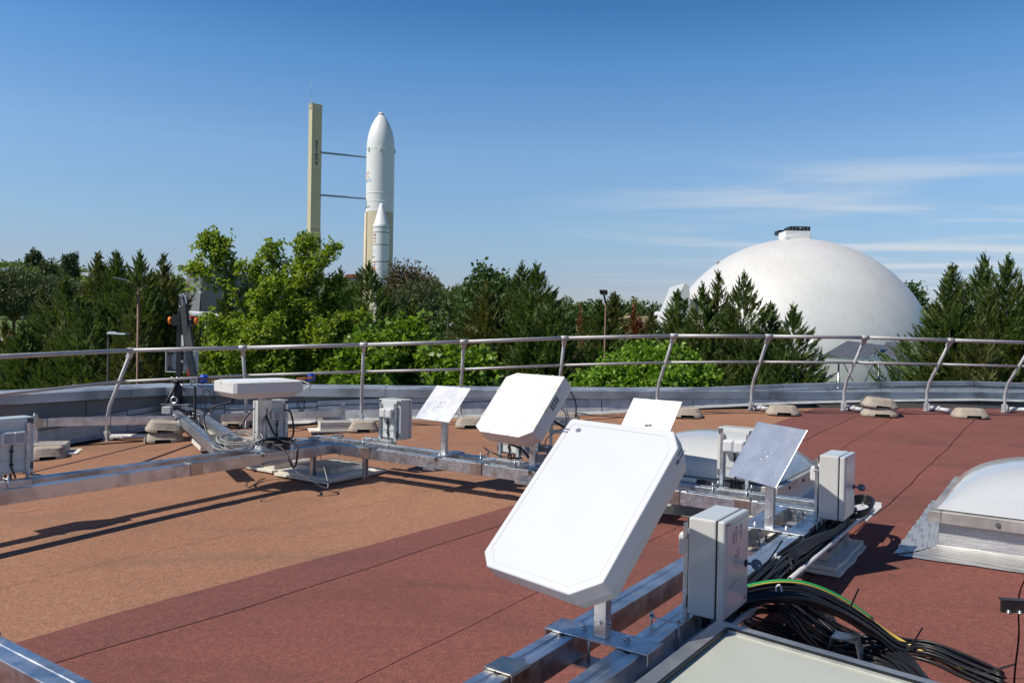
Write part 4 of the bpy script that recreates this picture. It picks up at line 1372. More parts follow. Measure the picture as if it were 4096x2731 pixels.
# ------------------------------------------------------------------ grey electrical cabinets
def cabinet(label, s, t, face, side, drop=.03, key=False, mark=None, w=.30, d=.165, h=.40, z0=-1.15, cable=True, chips=None):
    """s, t: middle of the back (socket) face; face: direction the back looks; side: along the width.
    the door is on the far side from 'face'"""
    root = thing('electrical_cabinet', label, 'cabinet', ST(s, t, z0), 'grey cabinets on the beams')
    c = ST(s, t, z0 + h / 2); f = -face                       # f points from back to door
    mb = MB(); db = d * .78
    mb.box(c + f * (db / 2 + .006), (w / 2, db / 2 - .006, h / 2), (side, f, UP))
    mb.build('body', 'grey_box', root, .009, 3)
    # back: raised panel between two recessed dark flanks, ribs top and bottom
    mb = MB(); mb.box(c + f * .004, (w * .34, .005, h * .455), (side, f, UP)); bp_ = mb.build('back_panel', 'grey_box', root, .003)
    for sg in (-1, 1):
        for zc, hh in ((.43, .05), (-.38, .06)): mb = MB(); mb.box(c + f * .0055 + side * sg * w * .41 + UP * h * zc, (w * .065, .0012, h * hh), (side, f, UP)); mb.build('corner_recess', 'box_inner', root)
    for zc in (.22, .235, .25, -.25, -.265, -.28):
        mb = MB(); mb.bar(c - f * .002 - side * w * .33 + UP * h * zc, c - f * .002 + side * w * .33 + UP * h * zc, .006, .003); mb.build('rib', 'grey_box', bp_)
    mb = MB(); mb.box(c + f * (db + (d - db) / 2 + .002), (w / 2, (d - db) / 2 - .002, h / 2), (side, f, UP)); door = mb.build('door', 'grey_box', root, .009, 3)
    mb = MB(); mb.box(c + f * (db + .0005), (w / 2 - .004, .003, h / 2 - .004), (side, f, UP)); mb.build('door_gasket', 'black_rubber', root)
    mb = MB(); mb.box(c + f * (d + .0012), (w * .42, .0015, h * .44), (side, f, UP)); mb.build('door_panel', 'grey_box', door, .0012, 2)
    # double socket on the back
    for k in (-1, 1):
        q = c - f * .028 + side * (k * .042) + UP * .065
        mb = MB(); mb.box(q, (.041, .030, .047), (side, f, UP)); so = mb.build('socket', 'grey_socket', root, .010, 3)
        mb = MB(); mb.box(q - f * .0305, (.030, .004, .036), (side, f, UP)); mb.build('socket_lid', 'socket_lid' if face.dot(E2) > .5 else 'grey_socket', so, .008, 2)
    # two mounting strips down to the beam
    for k in (-1, 1):
        q = c - f * .012 + side * (k * w * .335)
        mb = MB(); mb.box(q + UP * (-.06 - drop / 2), (.014, .010, h * .40 + drop / 2), (side, f, UP)); st_ = mb.build('mounting_strip', 'galvanised', root, .002)
        mb = MB(); mb.box(q + UP * h * .33 - f * .006, (.012, .008, .03), (side, f, UP)); mb.bolt(q + UP * .09 - f * .012, -f, .006, .006).bolt(q - UP * .13 - f * .012, -f, .006, .006); mb.build('strip_hook', 'bolt_metal', st_)
    if cable:
        mb = MB(); q = c - f * .012
        mb.tube(smooth_path([q + UP * .02 - f * .01, q - UP * .05, q - UP * .13, q - UP * .17 + side * .005, q - UP * (.21) + side * .02, q - UP * (.24) + side * .035 - f * -.01], 5), .0065, 8)
        ca = mb.build('supply_cable', 'black_rubber', root)
        mb = MB()
        for dz in (-.035, -.135): mb.box(q + UP * dz, (.011, .009, .008), (side, f, UP))
        mb.build('cable_clip', 'black_rubber', ca)
        mb = MB()
        for k in (-.045, -.015, .02): mb.tube([q + f * .06 + side * k - UP * (h / 2 - .0), q + f * .06 + side * k - UP * (h / 2 + .03), q + f * .05 + side * (k + .015) - UP * (h / 2 + .085)], .008, 8)
        mb.build('cable_gland', 'black_rubber', root)
    if key:
        # the key stands in its lock on the door; sk = along the door towards the far edge
        q = c + f * d + side * w * .30 * key + UP * -.01
        mb = MB(); mb.tube([q, q + f * .004], .016, 14); lk = mb.build('lock', 'black_satin', door)
        mb = MB(); mb.tube([q + f * .002, q + f * .026], .007, 8)
        ring = [q + f * .038 + (f * math.cos(a) + UP * math.sin(a)) * .021 for a in [2 * math.pi * i / 14 for i in range(14)]]
        mb.prism(ring, side, .006); mb.build('key', 'key_blue', lk, .002)
        mb = MB(); hp = q + f * .048 + side * .0015; mb.tube([hp, hp + side * .002], .0035, 8); mb.tube([hp - side * .0098, hp - side * .0092], .0035, 8); mb.build('key_hole', 'white_tie', lk)
    return root, c, f, door


# front one, marked in red
rt, c, f, door = cabinet('nearest grey cabinet, marked UT-1 in red, in front of the white antenna', 3.255, -1.2525, -E2, E1, .04, key=-.0)
root_front = rt
# the cabinet's socket face looks at the antenna, the door looks right
u_, n_ = E1, E2


def scrawl(parent, strokes, o, ux, uy, nn, r=.0009, mat='marker_red'):
    mb = MB()
    for stp in strokes: mb.tube([o + ux * a + uy * b + nn * .0012 for a, b in stp], r, 5)
    return mb.build('marker_writing', mat, parent)


o_ = c + E2 * (.165 + .003) + UP * .125
scrawl(door, [[(-.060, .022), (-.062, -.020), (-.054, -.030), (-.045, -.026), (-.040, .020)], [(-.030, .030), (-.004, .036)], [(-.018, .033), (-.022, -.028)], [(.004, .004), (.020, .008)], [(.026, .020), (.038, .040), (.034, -.026)]], o_, E1, UP, E2)
o2 = c + E2 * (.165 + .003) + UP * .035
scrawl(door, [[(-.02, .026), (-.016, .020)], [(-.036, .008), (-.030, -.002), (-.020, .004)], [(-.012, .006), (-.004, -.002), (.006, .0), (.012, .034)], [(-.028, -.016), (-.022, -.014), (-.022, -.024), (-.028, -.022)]], o2, E1, UP, E2)
o3 = c + E2 * (.165 + .003) - UP * .07
scrawl(door, [[(-.11, .0), (-.09, -.008), (-.06, -.004), (-.03, .004), (.0, .002), (.03, -.004)]], o3, E1, UP, E2, .0008, 'print_grey')
mb = MB()
for i in range(9): mb.box(c + E2 * (.165 + .0035) + E1 * (.095 + .008 * (i % 4)) - UP * (.160 + .006 * (i // 3)), (.0026, .0008, .0022), (E1, E2, UP))
mb.build('stamp_print', 'marker_red', door)
mb = MB(); mb.box(c + E2 * .168 - E1 * .118 + UP * .184, (.018, .0008, .004), (E1, E2, UP)); mb.build('red_print', 'marker_red', door)


def key_on(c, door, along, out, s_off, z_off):
    q = c + out * .168 + along * s_off + UP * z_off
    mb = MB(); mb.tube([q - out * .002, q + out * .005], .015, 14); lk = mb.build('lock', 'black_satin', door)
    mb = MB(); mb.tube([q + out * .002, q + out * .028], .006, 8); k = (along * .55 + out * .45).normalized() * .0 + out
    ring = [q + out * .046 + (out * math.cos(a) + UP * math.sin(a)) * .024 for a in [2 * math.pi * i / 16 for i in range(16)]]
    mb.prism(ring, -along, .006); mb.build('key', 'key_blue', lk, .002)
    hp = q + out * .058 - along * .0002
    mb = MB(); mb.tube([hp - along * .001, hp + along * .0072], .0045, 8); mb.build('key_hole', 'white_tie', lk)


key_on(c, door, E1, E2, .105, -.02)
rt, c, f, door = cabinet('grey cabinet with a key at the far right corner of the frame', 5.395, -1.2525, -E2, E1, .05)
key_on(c, door, E1, E2, .105, -.02)
mb = MB(); mb.box(c + E2 * .168 - E1 * .118 + UP * .184, (.02, .0008, .005), (E1, E2, UP)); mb.build('red_print', 'marker_red', door)
cabinet('grey cabinet standing alone left on the far beam, sockets towards us', 6.075, -5.70, -E1, E2, .06, w=.31, d=.19, h=.41)
cabinet('grey cabinet almost hidden below the taped middle antenna', 6.075, -4.18, -E1, E2, .06)
cabinet('grey cabinet behind the tilted metal plate, in front of the skylight dome', 6.075, -2.06, -E1, E2, .06, z0=-1.13)
cabinet('leftmost grey cabinet, cut by the edge of the picture', 2.80, -6.445, E2, E1, .05, w=.34, h=.42)
cabinet('grey cabinet with plugged black cables under the lying antenna', 5.25, -6.445, E2, E1, .05, w=.32, h=.40)


# ------------------------------------------------------------------ skylights
def dome_skylight(label, s0, t0, ls, lt, zf, bulge, flare=.22, over=0.0):
    "frame from (s0, t0) growing along +s and +t; zf = top of the metal frame"
    root = thing('domed_skylight', label, 'skylight', ST(s0 + ls / 2, t0 + lt / 2, zf - .3))
    fw, fh = .075, .075
    for nm, a, b in (('near', ST(s0, t0 + fw / 2, zf), ST(s0 + ls, t0 + fw / 2, zf)), ('far', ST(s0, t0 + lt - fw / 2, zf), ST(s0 + ls, t0 + lt - fw / 2, zf)),
                     ('l', ST(s0 + fw / 2, t0 + fw + .002, zf), ST(s0 + fw / 2, t0 + lt - fw - .002, zf)), ('r', ST(s0 + ls - fw / 2, t0 + fw + .002, zf), ST(s0 + ls - fw / 2, t0 + lt - fw - .002, zf))):
        mb = MB(); mb.bar(a - UP * fh / 2, b - UP * fh / 2, fw, fh)
        fr_ = mb.build('frame_bar', 'coping_plain', root, .004)
        mb = MB(); d = (b - a).normalized(); sd = Vector((d.y, -d.x, 0))
        out = sd if (a + sd - ST(s0 + ls / 2, t0 + lt / 2, zf)).length > (a - sd - ST(s0 + ls / 2, t0 + lt / 2, zf)).length else -sd
        L = (b - a).length
        for k in (.22, .5, .78): mb.bolt(a + d * L * k + out * fw / 2 - UP * fh * .55, out, .011, .008)
        mb.build('frame_screws', 'dark_line', fr_)
    # opal dome
    n_ = 26; vs, fs = [], []
    i0 = .045
    for i in range(n_ + 1):
        for j in range(n_ + 1):
            x, y = 2 * i / n_ - 1, 2 * j / n_ - 1
            hgt = bulge * ((1 - abs(x) ** 2.6) * (1 - abs(y) ** 2.6)) ** .62
            vs.append(ST(s0 + ls / 2 + x * (ls / 2 - i0), t0 + lt / 2 + y * (lt / 2 - i0), zf + .006 + hgt))
    for i in range(n_):
        for j in range(n_): q = i * (n_ + 1) + j; fs.append((q, q + n_ + 1, q + n_ + 2, q + 1))
    mb = MB(); mb.add(vs, fs, 0, True); o = mb.build('dome', 'grimy_acrylic' if flare < .23 else 'opal_acrylic', root)
    # give the dome its own level so that the grime sits at its rim
    o.location = (0, 0, (zf + .006) - (zf - .3)); o.data.transform(Matrix.Translation((0, 0, -((zf + .006) - (zf - .3)))))
    # flashing skirt: upright, then flared on to the roof
    quads = []
    m_ = .06
    sides = [((s0 + m_, t0 + m_), (s0 + ls - m_, t0 + m_), (0, -1)), ((s0 + m_, t0 + lt - m_), (s0 + ls - m_, t0 + lt - m_), (0, 1)), ((s0 + m_, t0 + m_), (s0 + m_, t0 + lt - m_), (-1, 0)), ((s0 + ls - m_, t0 + m_), (s0 + ls - m_, t0 + lt - m_), (1, 0))]
    for (sa, ta), (sb, tb), (os_, ot) in sides:
        mb = MB(); vs, fs = [], []; n_ = 40; r = random.Random(int(abs(sa * 100 + tb * 10)))
        SK = [(.004 * i / 26, 1.0 - .78 * i / 26) for i in range(26)] + [(.006 + (flare - .006) * (i / 14) ** 1.2, .22 * (1 - i / 14) ** 2.2 + .02) for i in range(15)]
        for k in range(n_ + 1):
            f = k / n_; s_, t_ = sa + (sb - sa) * f, ta + (tb - ta) * f
            ext = (f - .5) * 2                      # widen towards the corners
            row = []
            for (d, zz_) in SK:
                ds = os_ * d + (0 if os_ else 1) * ext * d * .9; dt = ot * d + (0 if ot else 1) * ext * d * .9
                p = ST(s_ + ds, t_ + dt); z0 = roof_z(p.x, p.y); zt_ = zf - fh
                rib = (.003 if len(row) % 2 else -.003) * (0.25 if d > .01 else 1) + r.uniform(-.0012, .0012)
                row.append(Vector((p.x, p.y, z0 + (zt_ - z0) * zz_ + .008 + (.0025 if len(row) % 2 and d > .01 else 0))) + ST(os_, ot) * (rib + (.006 if d == flare else 0) * r.uniform(-1, 1)))
            vs += row
        c_ = len(SK)
        for k in range(n_):
            for i in range(c_ - 1): fs.append((k * c_ + i, k * c_ + i + 1, (k + 1) * c_ + i + 1, (k + 1) * c_ + i))
        mb.add(vs, fs, 0, True); mb.build('foil_skirt', 'foil_flashing', root)
    return root



dome_skylight('large white domed skylight with crinkled foil skirt at the right edge', 5.90, -.70, 1.60, 1.60, -1.135, .30, .24)
dome_skylight('white domed skylight with grimy rim behind the tilted metal plate', 6.14, -3.20, 1.45, 1.45, -1.165, .30, .22)

# flat polycarbonate hatch, nearest
hatch = thing('flat_skylight', 'flat milky skylight in an aluminium frame, nearest, bottom of the picture', 'skylight', ST(2.3, -.3, -1.25))
zA = -1.05


def HP(a, b, dz=0.0):
    "point on the tilted hatch: a runs back to front (m), b left to right"
    s_ = 2.855 - a + .055 * b; t_ = -1.02 + b - .02 * a
    return ST(s_, t_, zA - .075 * b + dz)


LA, LB = 1.35, 1.25
hn = ((HP(0, 1) - HP(0, 0)).cross(HP(1, 0) - HP(0, 0))).normalized()
if hn.z < 0: hn = -hn
fw = .062
for nm, (a0_, b0_), (a1_, b1_) in (('b', (fw / 2, 0), (fw / 2, LB)), ('f', (LA - fw / 2, 0), (LA - fw / 2, LB)), ('l', (fw + .001, fw / 2), (LA - fw - .001, fw / 2)), ('r', (fw + .001, LB - fw / 2), (LA - fw - .001, LB - fw / 2))):
    mb = MB(); mb.bar(HP(a0_, b0_) - hn * .022, HP(a1_, b1_) - hn * .022, fw, .044, hn)
    mb.build('frame_bar', 'alu_frame', hatch, .003)
mb = MB(); mb.prism([HP(fw, fw), HP(LA - fw, fw), HP(LA - fw, LB - fw), HP(fw, LB - fw)], hn, .012)
mb.v = [tuple(Vector(p) - hn * .012) for p in mb.v]
pane = mb.build('pane', 'polycarbonate', hatch)
mb = MB()
for (a0_, b0_), (a1_, b1_) in (((fw, fw - .004), (LA - fw, fw - .004)), ((fw - .004, fw), (fw - .004, LB - fw))): mb.bar(HP(a0_, b0_) - hn * .003, HP(a1_, b1_) - hn * .003, .008, .016, hn)
mb.build('gasket', 'black_rubber', hatch)
mb = MB()
ring = [HP(.05, .05), HP(LA - .05, .05), HP(LA - .05, LB - .05), HP(.05, LB - .05)]
lo = [Vector((p.x, p.y, roof_z(p.x, p.y))) for p in ring]
mb.add([p - hn * .05 for p in ring] + lo, [(i, (i + 1) % 4, (i + 1) % 4 + 4, i + 4) for i in range(4)])
mb.build('curb', 'flashing', hatch)
# ------------------------------------------------------------------ cable gutters along the right beams
gut = thing('cable_gutter', 'grey plastic half round gutter full of black cables along the right beams', 'cable gutter', ST(4.6, -1.15, -1.3))


def gutter(root, p, q, w=.12, bead=.013):
    p, q = Vector(p), Vector(q); d = (q - p).normalized(); sd = Vector((d.y, -d.x, 0)); prof = []
    for i in range(11):
        a = math.pi * i / 10; prof.append((math.cos(a) * w / 2, -math.sin(a) * w / 2 * .9))
    prof += [(x * .95, z * .95) for x, z in reversed(prof)]
    mb = MB(); n_ = len(prof); vs = [p + sd * x + UP * z for x, z in prof] + [q + sd * x + UP * z for x, z in prof]
    mb.add(vs, [(i, (i + 1) % n_, (i + 1) % n_ + n_, i + n_) for i in range(n_)], 0, True)
    mb.build('channel', 'pvc_grey', root)
    mb = MB(); b0_, b1_ = p + sd * w / 2, q + sd * w / 2
    n_ = 12; ringv = []
    sdn, u_ = sd, UP
    for c_, r_ in ((b0_, bead), (b1_, bead), (b1_, bead * .62), (b0_, bead * .62)):
        ringv.append([c_ + (sdn * math.cos(2 * math.pi * k / n_) + u_ * math.sin(2 * math.pi * k / n_)) * r_ for k in range(n_)])
    vs = [x for rr in ringv for x in rr]; fs = []
    for j in range(4):
        for k in range(n_): fs.append((j * n_ + k, j * n_ + (k + 1) % n_, ((j + 1) % 4) * n_ + (k + 1) % n_, ((j + 1) % 4) * n_ + k))
    mb.add(vs, fs, 0, True); be = mb.build('rolled_edge', 'pvc_grey', root)
    mb = MB(); L = (q - p).length
    for f in (.12, .48, .85):
        c_ = p + d * L * f
        pts = [c_ + sd * math.cos(math.pi * i / 8) * w * .53 - UP * math.sin(math.pi * i / 8) * w * .49 for i in range(9)]
        for a, b in zip(pts, pts[1:]): mb.bar(a, b, .014, .004, d)
        mb.tube([c_ + sd * w / 2 - d * .012, c_ + sd * w / 2 + d * .012], bead * 1.25, 10)
    mb.build('bracket', 'pvc_grey', be)


gutter(gut, ST(4.17, -1.175, -1.245), ST(6.27, -1.165, -1.245))
gutter(gut, ST(2.2, -1.195, -1.24), ST(3.87, -1.185, -1.24))
for s_ in (4.33, 4.86):
    mb = MB(); c_ = ST(s_, -1.236, ZT - .03); mb.box(c_, (.012, .005, .035), (E1, E2, UP)).box(c_ + E2 * .012 + UP * .01, (.02, .010, .012), (E1, E2, UP)); mb.bolt(c_ + E2 * .02, E2, .006, .008); mb.build('hook', 'pvc_grey', gut)
mb = MB(); mb.bar(ST(4.19, -1.115, -1.25), ST(4.19, -1.115, -1.33), .035, .03); mb.build('end_piece', 'pvc_grey', gut)
# white tray at its end
tr_ = thing('plastic_tray', 'white plastic tray at the far end of the cable gutter', 'tray', ST(6.2, -1.1, -1.28))
mb = MB(); mb.box(ST(6.16, -1.17, -1.262), (.26, .10, .004), (E1, E2, UP)); mb.build('floor', 'pvc_grey', tr_)
mb = MB(); mb.box(ST(6.42, -1.17, -1.245), (.005, .10, .02), (E1, E2, UP)); mb.bolt(ST(6.38, -1.2, -1.255), UP, .008, .02); mb.build('end_wall', 'pvc_grey', tr_)

# ------------------------------------------------------------------ cables
CABLE_TAGS = []


def cable(name, label, pts, r, mat='black_rubber', grp=None, n=7, sm=7, cat='cable'):
    mb = MB(); P = smooth_path(pts, sm); mb.tube(P, r, n)
    o = mb.build(name, mat); recentre(o, P[0]); tag(o, label, cat, grp); return o


rc = random.Random(11)
G_LOOP = 'black cables looping out of the gutter across the roof'
# big loop: out of the gutter by the nearest cabinet, over the bead, down on to the roof and away to the right
base_pts = [(2700, 2480, -1.20), (2860, 2415, -1.20), (2990, 2360, -1.17), (3120, 2338, -1.15), (3240, 2352, -1.17), (3370, 2408, -1.24), (3490, 2490, -1.34), (3600, 2570, -1.44), (3720, 2640, -1.50), (3850, 2700, -1.50), (4010, 2770, -1.50)]
NAMES_L = ['outermost cable on top of', 'second cable of', 'inner cable of', 'lowest cable of']
for i in range(16):
    pts = []
    k = i / 15
    for j, (x, y, z) in enumerate(base_pts):
        e = 0 if j < 2 else 1
        p = onz(x + rc.uniform(-5, 5), y + k * (34 + 34 * math.sin(min(j, 6) * .42)) * (1 if 1 < j else .8) + rc.uniform(-5, 5) - 4, z - .012 * (i % 4) + rc.uniform(-.008, .008))
        zr = roof_z(p.x, p.y) + .012 + .012 * (i % 3)
        if p.z < zr: p.z = zr
        pts.append(p)
    cable('cable', 'black cable in the thick bundle arching out of the gutter towards the lower right corner', pts, .0066 + .0022 * (i % 3 == 0), 'black_rubber', G_LOOP, 7, 6)
pts = [onz(x, y - 16, z + .012) for x, y, z in base_pts[1:7]]
cable('earth_cable', 'green and yellow earth cable on top of the black bundle', pts, .0085, 'earth_green', None, 8)
cable('earth_stripe', 'yellow stripe strand of the earth cable on the black bundle', [p + Vector((-.004, -.007, -.003)) for p in pts], .0045, 'earth_yellow', None, 6)
# second swarm: shallower loops between bundle and hatch
G_MID = 'loose black cables between the bundle and the flat skylight'
for i in range(26):
    k = i / 25
    ends = rc.uniform(-30, 60)
    sw = [(2985 + 20 * k, 2400 + 24 * k, -1.22), (3075 + 10 * k, 2372 + 30 * k, -1.23), (3165 - 10 * k, 2385 + 90 * k, -1.26), (3260 - 50 * k, 2430 + 120 * k, -1.34), (3380 - 90 * k, 2510 + 100 * k, -1.44), (3500 - 110 * k, 2590 + 60 * k, -1.5), (3630 - 90 * k, 2675 + ends * .5, -1.5), (3740 - 60 * k, 2790 + ends, -1.5)]
    pts = []
    for x, y, z in sw:
        p = onz(x + rc.uniform(-9, 9), y + rc.uniform(-9, 9), z + rc.uniform(-.02, .02)); zr = roof_z(p.x, p.y) + .01 + .01 * (i % 3)
        if p.z < zr: p.z = zr
        pts.append(p)
    cable('cable', 'loose black cable running from the gutter past the flat skylight corner', pts, rc.choice((.0055, .0065, .0075)), 'black_rubber', G_MID, 7, 6)
# a coil lying on the roof under the bundle
G_COIL = 'turns of the black cable coil under the bundle'
cc_ = onroof(3130, 2505)
for i in range(6):
    rx, ry = .22 + rc.uniform(-.03, .03), .17 + rc.uniform(-.03, .03); a0_ = rc.uniform(0, 6); off_ = Vector((rc.uniform(-.03, .03), rc.uniform(-.02, .02), 0))
    pts = []
    for q in range(15):
        a = a0_ + q * .44; p = cc_ + off_ + E2 * math.cos(a) * rx + E1 * math.sin(a) * ry; pts.append(Vector((p.x, p.y, roof_z(p.x, p.y) + .016 + .012 * i)))
    cable('cable', 'black cable turn of the coil lying under the bundle', pts, .0075, 'black_rubber', G_COIL, 7, 4)
cable('yellow_cable', 'single yellow cable along the right side of the bundle', [onz(3500, 2490, -1.36), onz(3580, 2545, -1.42), onz(3660, 2590, -1.45), onz(3760, 2640, -1.46), onz(3880, 2694, -1.47), onz(4000, 2750, -1.48)], .0075, 'earth_yellow', None, 8)
# cables lying in the gutter
G_GUT = 'black cables lying in the grey gutter'
for i in range(14):
    k = i / 13
    pts = []
    for s_ in (3.55, 3.9, 4.25, 4.6, 4.95, 5.3, 5.7, 6.05):
        bow = .035 * math.exp(-((s_ - 4.25) / .35) ** 2)
        pts.append(ST(s_, -1.225 + .085 * k + rc.uniform(-.010, .010) - .01, -1.262 + .035 * math.sin(math.pi * k) * 0 + .022 * (i % 3) + bow * .9 + rc.uniform(-.006, .006)))
    cable('cable', 'black cable lying lengthwise in the grey gutter', pts, .0068, 'black_rubber', G_GUT, 7, 5)
for i in range(5):
    dz = .012 * i
    pts = [ST(4.36, -1.19 + .01 * i, -1.34), ST(4.32, -1.19 + .01 * i, -1.25), ST(4.40, -1.18 + .01 * i, -1.17 - dz * .3), ST(4.58, -1.165 + .006 * i, -1.15 - dz), ST(4.85, -1.15, -1.165 - dz), ST(5.15, -1.14, -1.19 - dz), ST(5.5, -1.13, -1.21 - dz)]
    cable('cable', 'black cable bending up out of the gutter below the far right cabinet', pts, .0075, 'black_rubber', 'black cables bending out of the gutter', 7, 6)
for i in range(5):                                 # coil hanging by the far cabinet
    pts = []
    for q in range(12):
        a = q * .55 + i; p = ST(5.86, -1.12, -1.19) + E1 * math.cos(a) * (.17 + .008 * i) + E2 * math.sin(a) * (.065 + .006 * i) + UP * (.012 * i + .02 * math.cos(a)); pts.append(p)
    cable('cable', 'black cable turn of the coil beside the far right cabinet', pts, .0075, 'black_rubber', 'black cable coil by the far cabinet', 7, 4)
for i in range(3):
    c0 = ST(5.33 + .05 * i, -1.17, -1.16)
    cable('cable', 'short black cable dropping from the far right cabinet', [c0, c0 - UP * .05, c0 - UP * .10 + E2 * .03 + E1 * (.03 - .03 * i)], .008, 'black_rubber', 'short drops under the far right cabinet', 7, 4)
# cable ties standing up
TIES = [((3395, 2440, -1.26), (3435, 2352, -1.12), 'black cable tie sticking up from the middle of the bundle'), ((3640, 2590, -1.42), (3690, 2508, -1.30), 'black cable tie sticking up farther along the bundle'), ((3055, 2270, -1.22), (3130, 2160, -1.05), 'thin black cable tie sticking up from the gutter'), ((3905, 2700, -1.45), (4058, 2655, -1.4), 'black cable tie near the lower right corner')]
for a, b, lab in TIES:
    pa, pb = onz(*a), at(b[0], b[1], onz(*a).y - .02); d = (pb - pa)
    mb = MB(); mb.bar(pa, pb, .0085, .0022, Vector((.3, -.9, .3))); mb.box(pa, (.011, .009, .008)); o = mb.build('cable_tie', 'black_satin'); recentre(o, pa); tag(o, lab, 'cable tie')
for i, (x, y, z) in enumerate(((3115, 2345, -1.15),)):
    c_ = onz(x, y + 14, z); mb = MB(); d = Vector((.72, .1, -.3)).normalized(); sd = Vector((0, -.75, -.66)).normalized(); w_ = d.cross(sd).normalized()
    pts = [c_ + (sd * math.cos(a) * .024 + w_ * math.sin(a) * .02) for a in [k * math.pi / 7 for k in range(15)]]
    for p, q in zip(pts, pts[1:]): mb.bar(p, q, .009, .002, d)
    o = mb.build('cable_tie', 'white_tie' if i != 1 else 'black_satin'); recentre(o, c_); tag(o, ('white cable tie round the top of the black bundle', 'black cable tie wrapped round the bundle where it drops', 'white cable tie round the bundle near the roof')[i], 'cable tie')
# galvanised bracket lying under the loops
br = thing('steel_bracket', 'bent galvanised bracket under the cables beside the flat skylight', 'bracket', onroof(3390, 2660))
c_ = onroof(3380, 2640)
mb = MB(); mb.prism([c_ + UP * .11 - E2 * .05 - E1 * .05, c_ + UP * .11 + E2 * .05 - E1 * .05, c_ + UP * .11 + E2 * .05 + E1 * .05, c_ + UP * .11 - E2 * .05 + E1 * .05], UP, .004)
mb.bar(c_ + UP * .11 + E2 * .052, c_ + UP * .0 + E2 * .075, .1, .004, E2).bar(c_ + UP * .11 - E2 * .052, c_ + UP * .0 - E2 * .075, .1, .004, E2)
mb.build('bent_plate', 'galvanised', br); mb = MB(); mb.box(c_ + UP * .006 + E2 * .13, (.04, .14, .006), (E1, E2, UP)); mb.build('foot', 'galvanised', br)
# black bracket at the right edge
q = onroof(4060, 2450); bb = thing('black_bracket', 'black angle bracket cut by the right edge of the picture', 'bracket', q)
mb = MB(); u_ = Vector((1, -.12, 0)).normalized(); v_ = Vector((.12, 1, 0)).normalized()
mb.box(q + u_ * .03 + UP * .032, (.10, .012, .032), (u_, v_, UP)).box(q + u_ * .03 + UP * .066 + v_ * .012, (.10, .026, .003), (u_, v_, UP)); mb.build('angle', 'black_paint', bb, .003)
mb = MB()
for k in (-.04, .015): mb.bolt(q + u_ * k - v_ * .02 + UP * .006, UP, .010, .010)
mb.build('bolts', 'bolt_metal', bb)

# cables round the lying antenna and its cabinet
def pc(x, y, Y): return at(x, y, Y)


cable('cable', 'thick black cable looping from under the lying antenna down to the slabs', [pc(930, 1606, 7.7), pc(860, 1625, 7.75), pc(820, 1650, 7.7), pc(815, 1685, 7.6), pc(832, 1735, 7.5), pc(868, 1770, 7.4), pc(900, 1788, 7.35)], .011)
cable('cable', 'thin black cable from the antenna post to the grey coil', [pc(1018, 1632, 7.5), pc(985, 1670, 7.5), pc(955, 1725, 7.5), pc(946, 1752, 7.5)], .005)
cable('cable', 'black plugged cable hanging from the cabinet under the lying antenna', [pc(1135, 1640, 7.85), pc(1160, 1645, 7.75), pc(1172, 1690, 7.7), pc(1172, 1740, 7.65), pc(1150, 1762, 7.5), pc(1115, 1765, 7.4)], .009)
cable('cable', 'black cable curling over the beams in front of the lying antenna post', [pc(1060, 1650, 7.55), pc(1078, 1695, 7.5), pc(1100, 1740, 7.4), pc(1130, 1763, 7.3), pc(1180, 1775, 7.2), pc(1190, 1800, 7.1), pc(1184, 1855, 7.1), pc(1172, 1868, 7.1), pc(1155, 1835, 7.1), pc(1130, 1795, 7.2), pc(1090, 1775, 7.3)], .010)
cable('cable', 'thin black cable trailing on the roof under the left beam', [pc(1000, 1920, 7.05), pc(985, 1936, 6.95), pc(1000, 1948, 6.9), pc(1040, 1920, 7.05), pc(1060, 1912, 7.1)], .005)
cable('cable', 'thin grey cable hanging to the tray at the left frame corner', [pc(1170, 1780, 7.2), pc(1168, 1850, 7.15), pc(1190, 1890, 7.1), pc(1260, 1930, 7.15), pc(1300, 1950, 7.2), pc(1312, 1935, 7.3), pc(1290, 1850, 7.5), pc(1262, 1780, 7.6), pc(1220, 1762, 7.6)], .0045, 'cable_grey')
for i in range(9):                                 # grey coil on the slabs
    pts = []; ph = rc.uniform(0, 6); rr = rc.uniform(.09, .17); cx_ = pc(940 + rc.uniform(-25, 25), 1775 + rc.uniform(-10, 8), 7.35)
    for q in range(10):
        a = ph + q * .66; pts.append(cx_ + Vector((math.cos(a) * rr * 1.25, math.sin(a) * rr * .6, math.sin(a) * rr * .30 + .012 * i - .04)))
    cable('cable', 'grey cable turn of the coil on the pale slabs', pts, .0055, 'cable_grey', 'grey cable coil on the pale slabs', 6, 5)
for i in range(4):
    pts = []; ph = rc.uniform(0, 6); cx_ = pc(1085 + 12 * i, 1772, 7.4)
    for q in range(9):
        a = ph + q * .7; pts.append(cx_ + Vector((math.cos(a) * .14, math.sin(a) * .09, .01 * i + .01 * math.sin(a))))
    cable('cable', 'black cable turn heaped at the foot of the lying antenna post', pts, .0075, 'black_rubber', 'black cables heaped at the antenna post', 6, 5)
pb_ = at(1112, 1783, 7.35); mb = MB(); mb.box(pb_, (.11, .05, .03), (E2, E1, UP)); o = mb.build('power_adapter', 'black_satin', None, .012); recentre(o, pb_); tag(o, 'black power adapter lying on the left beams', 'power adapter')
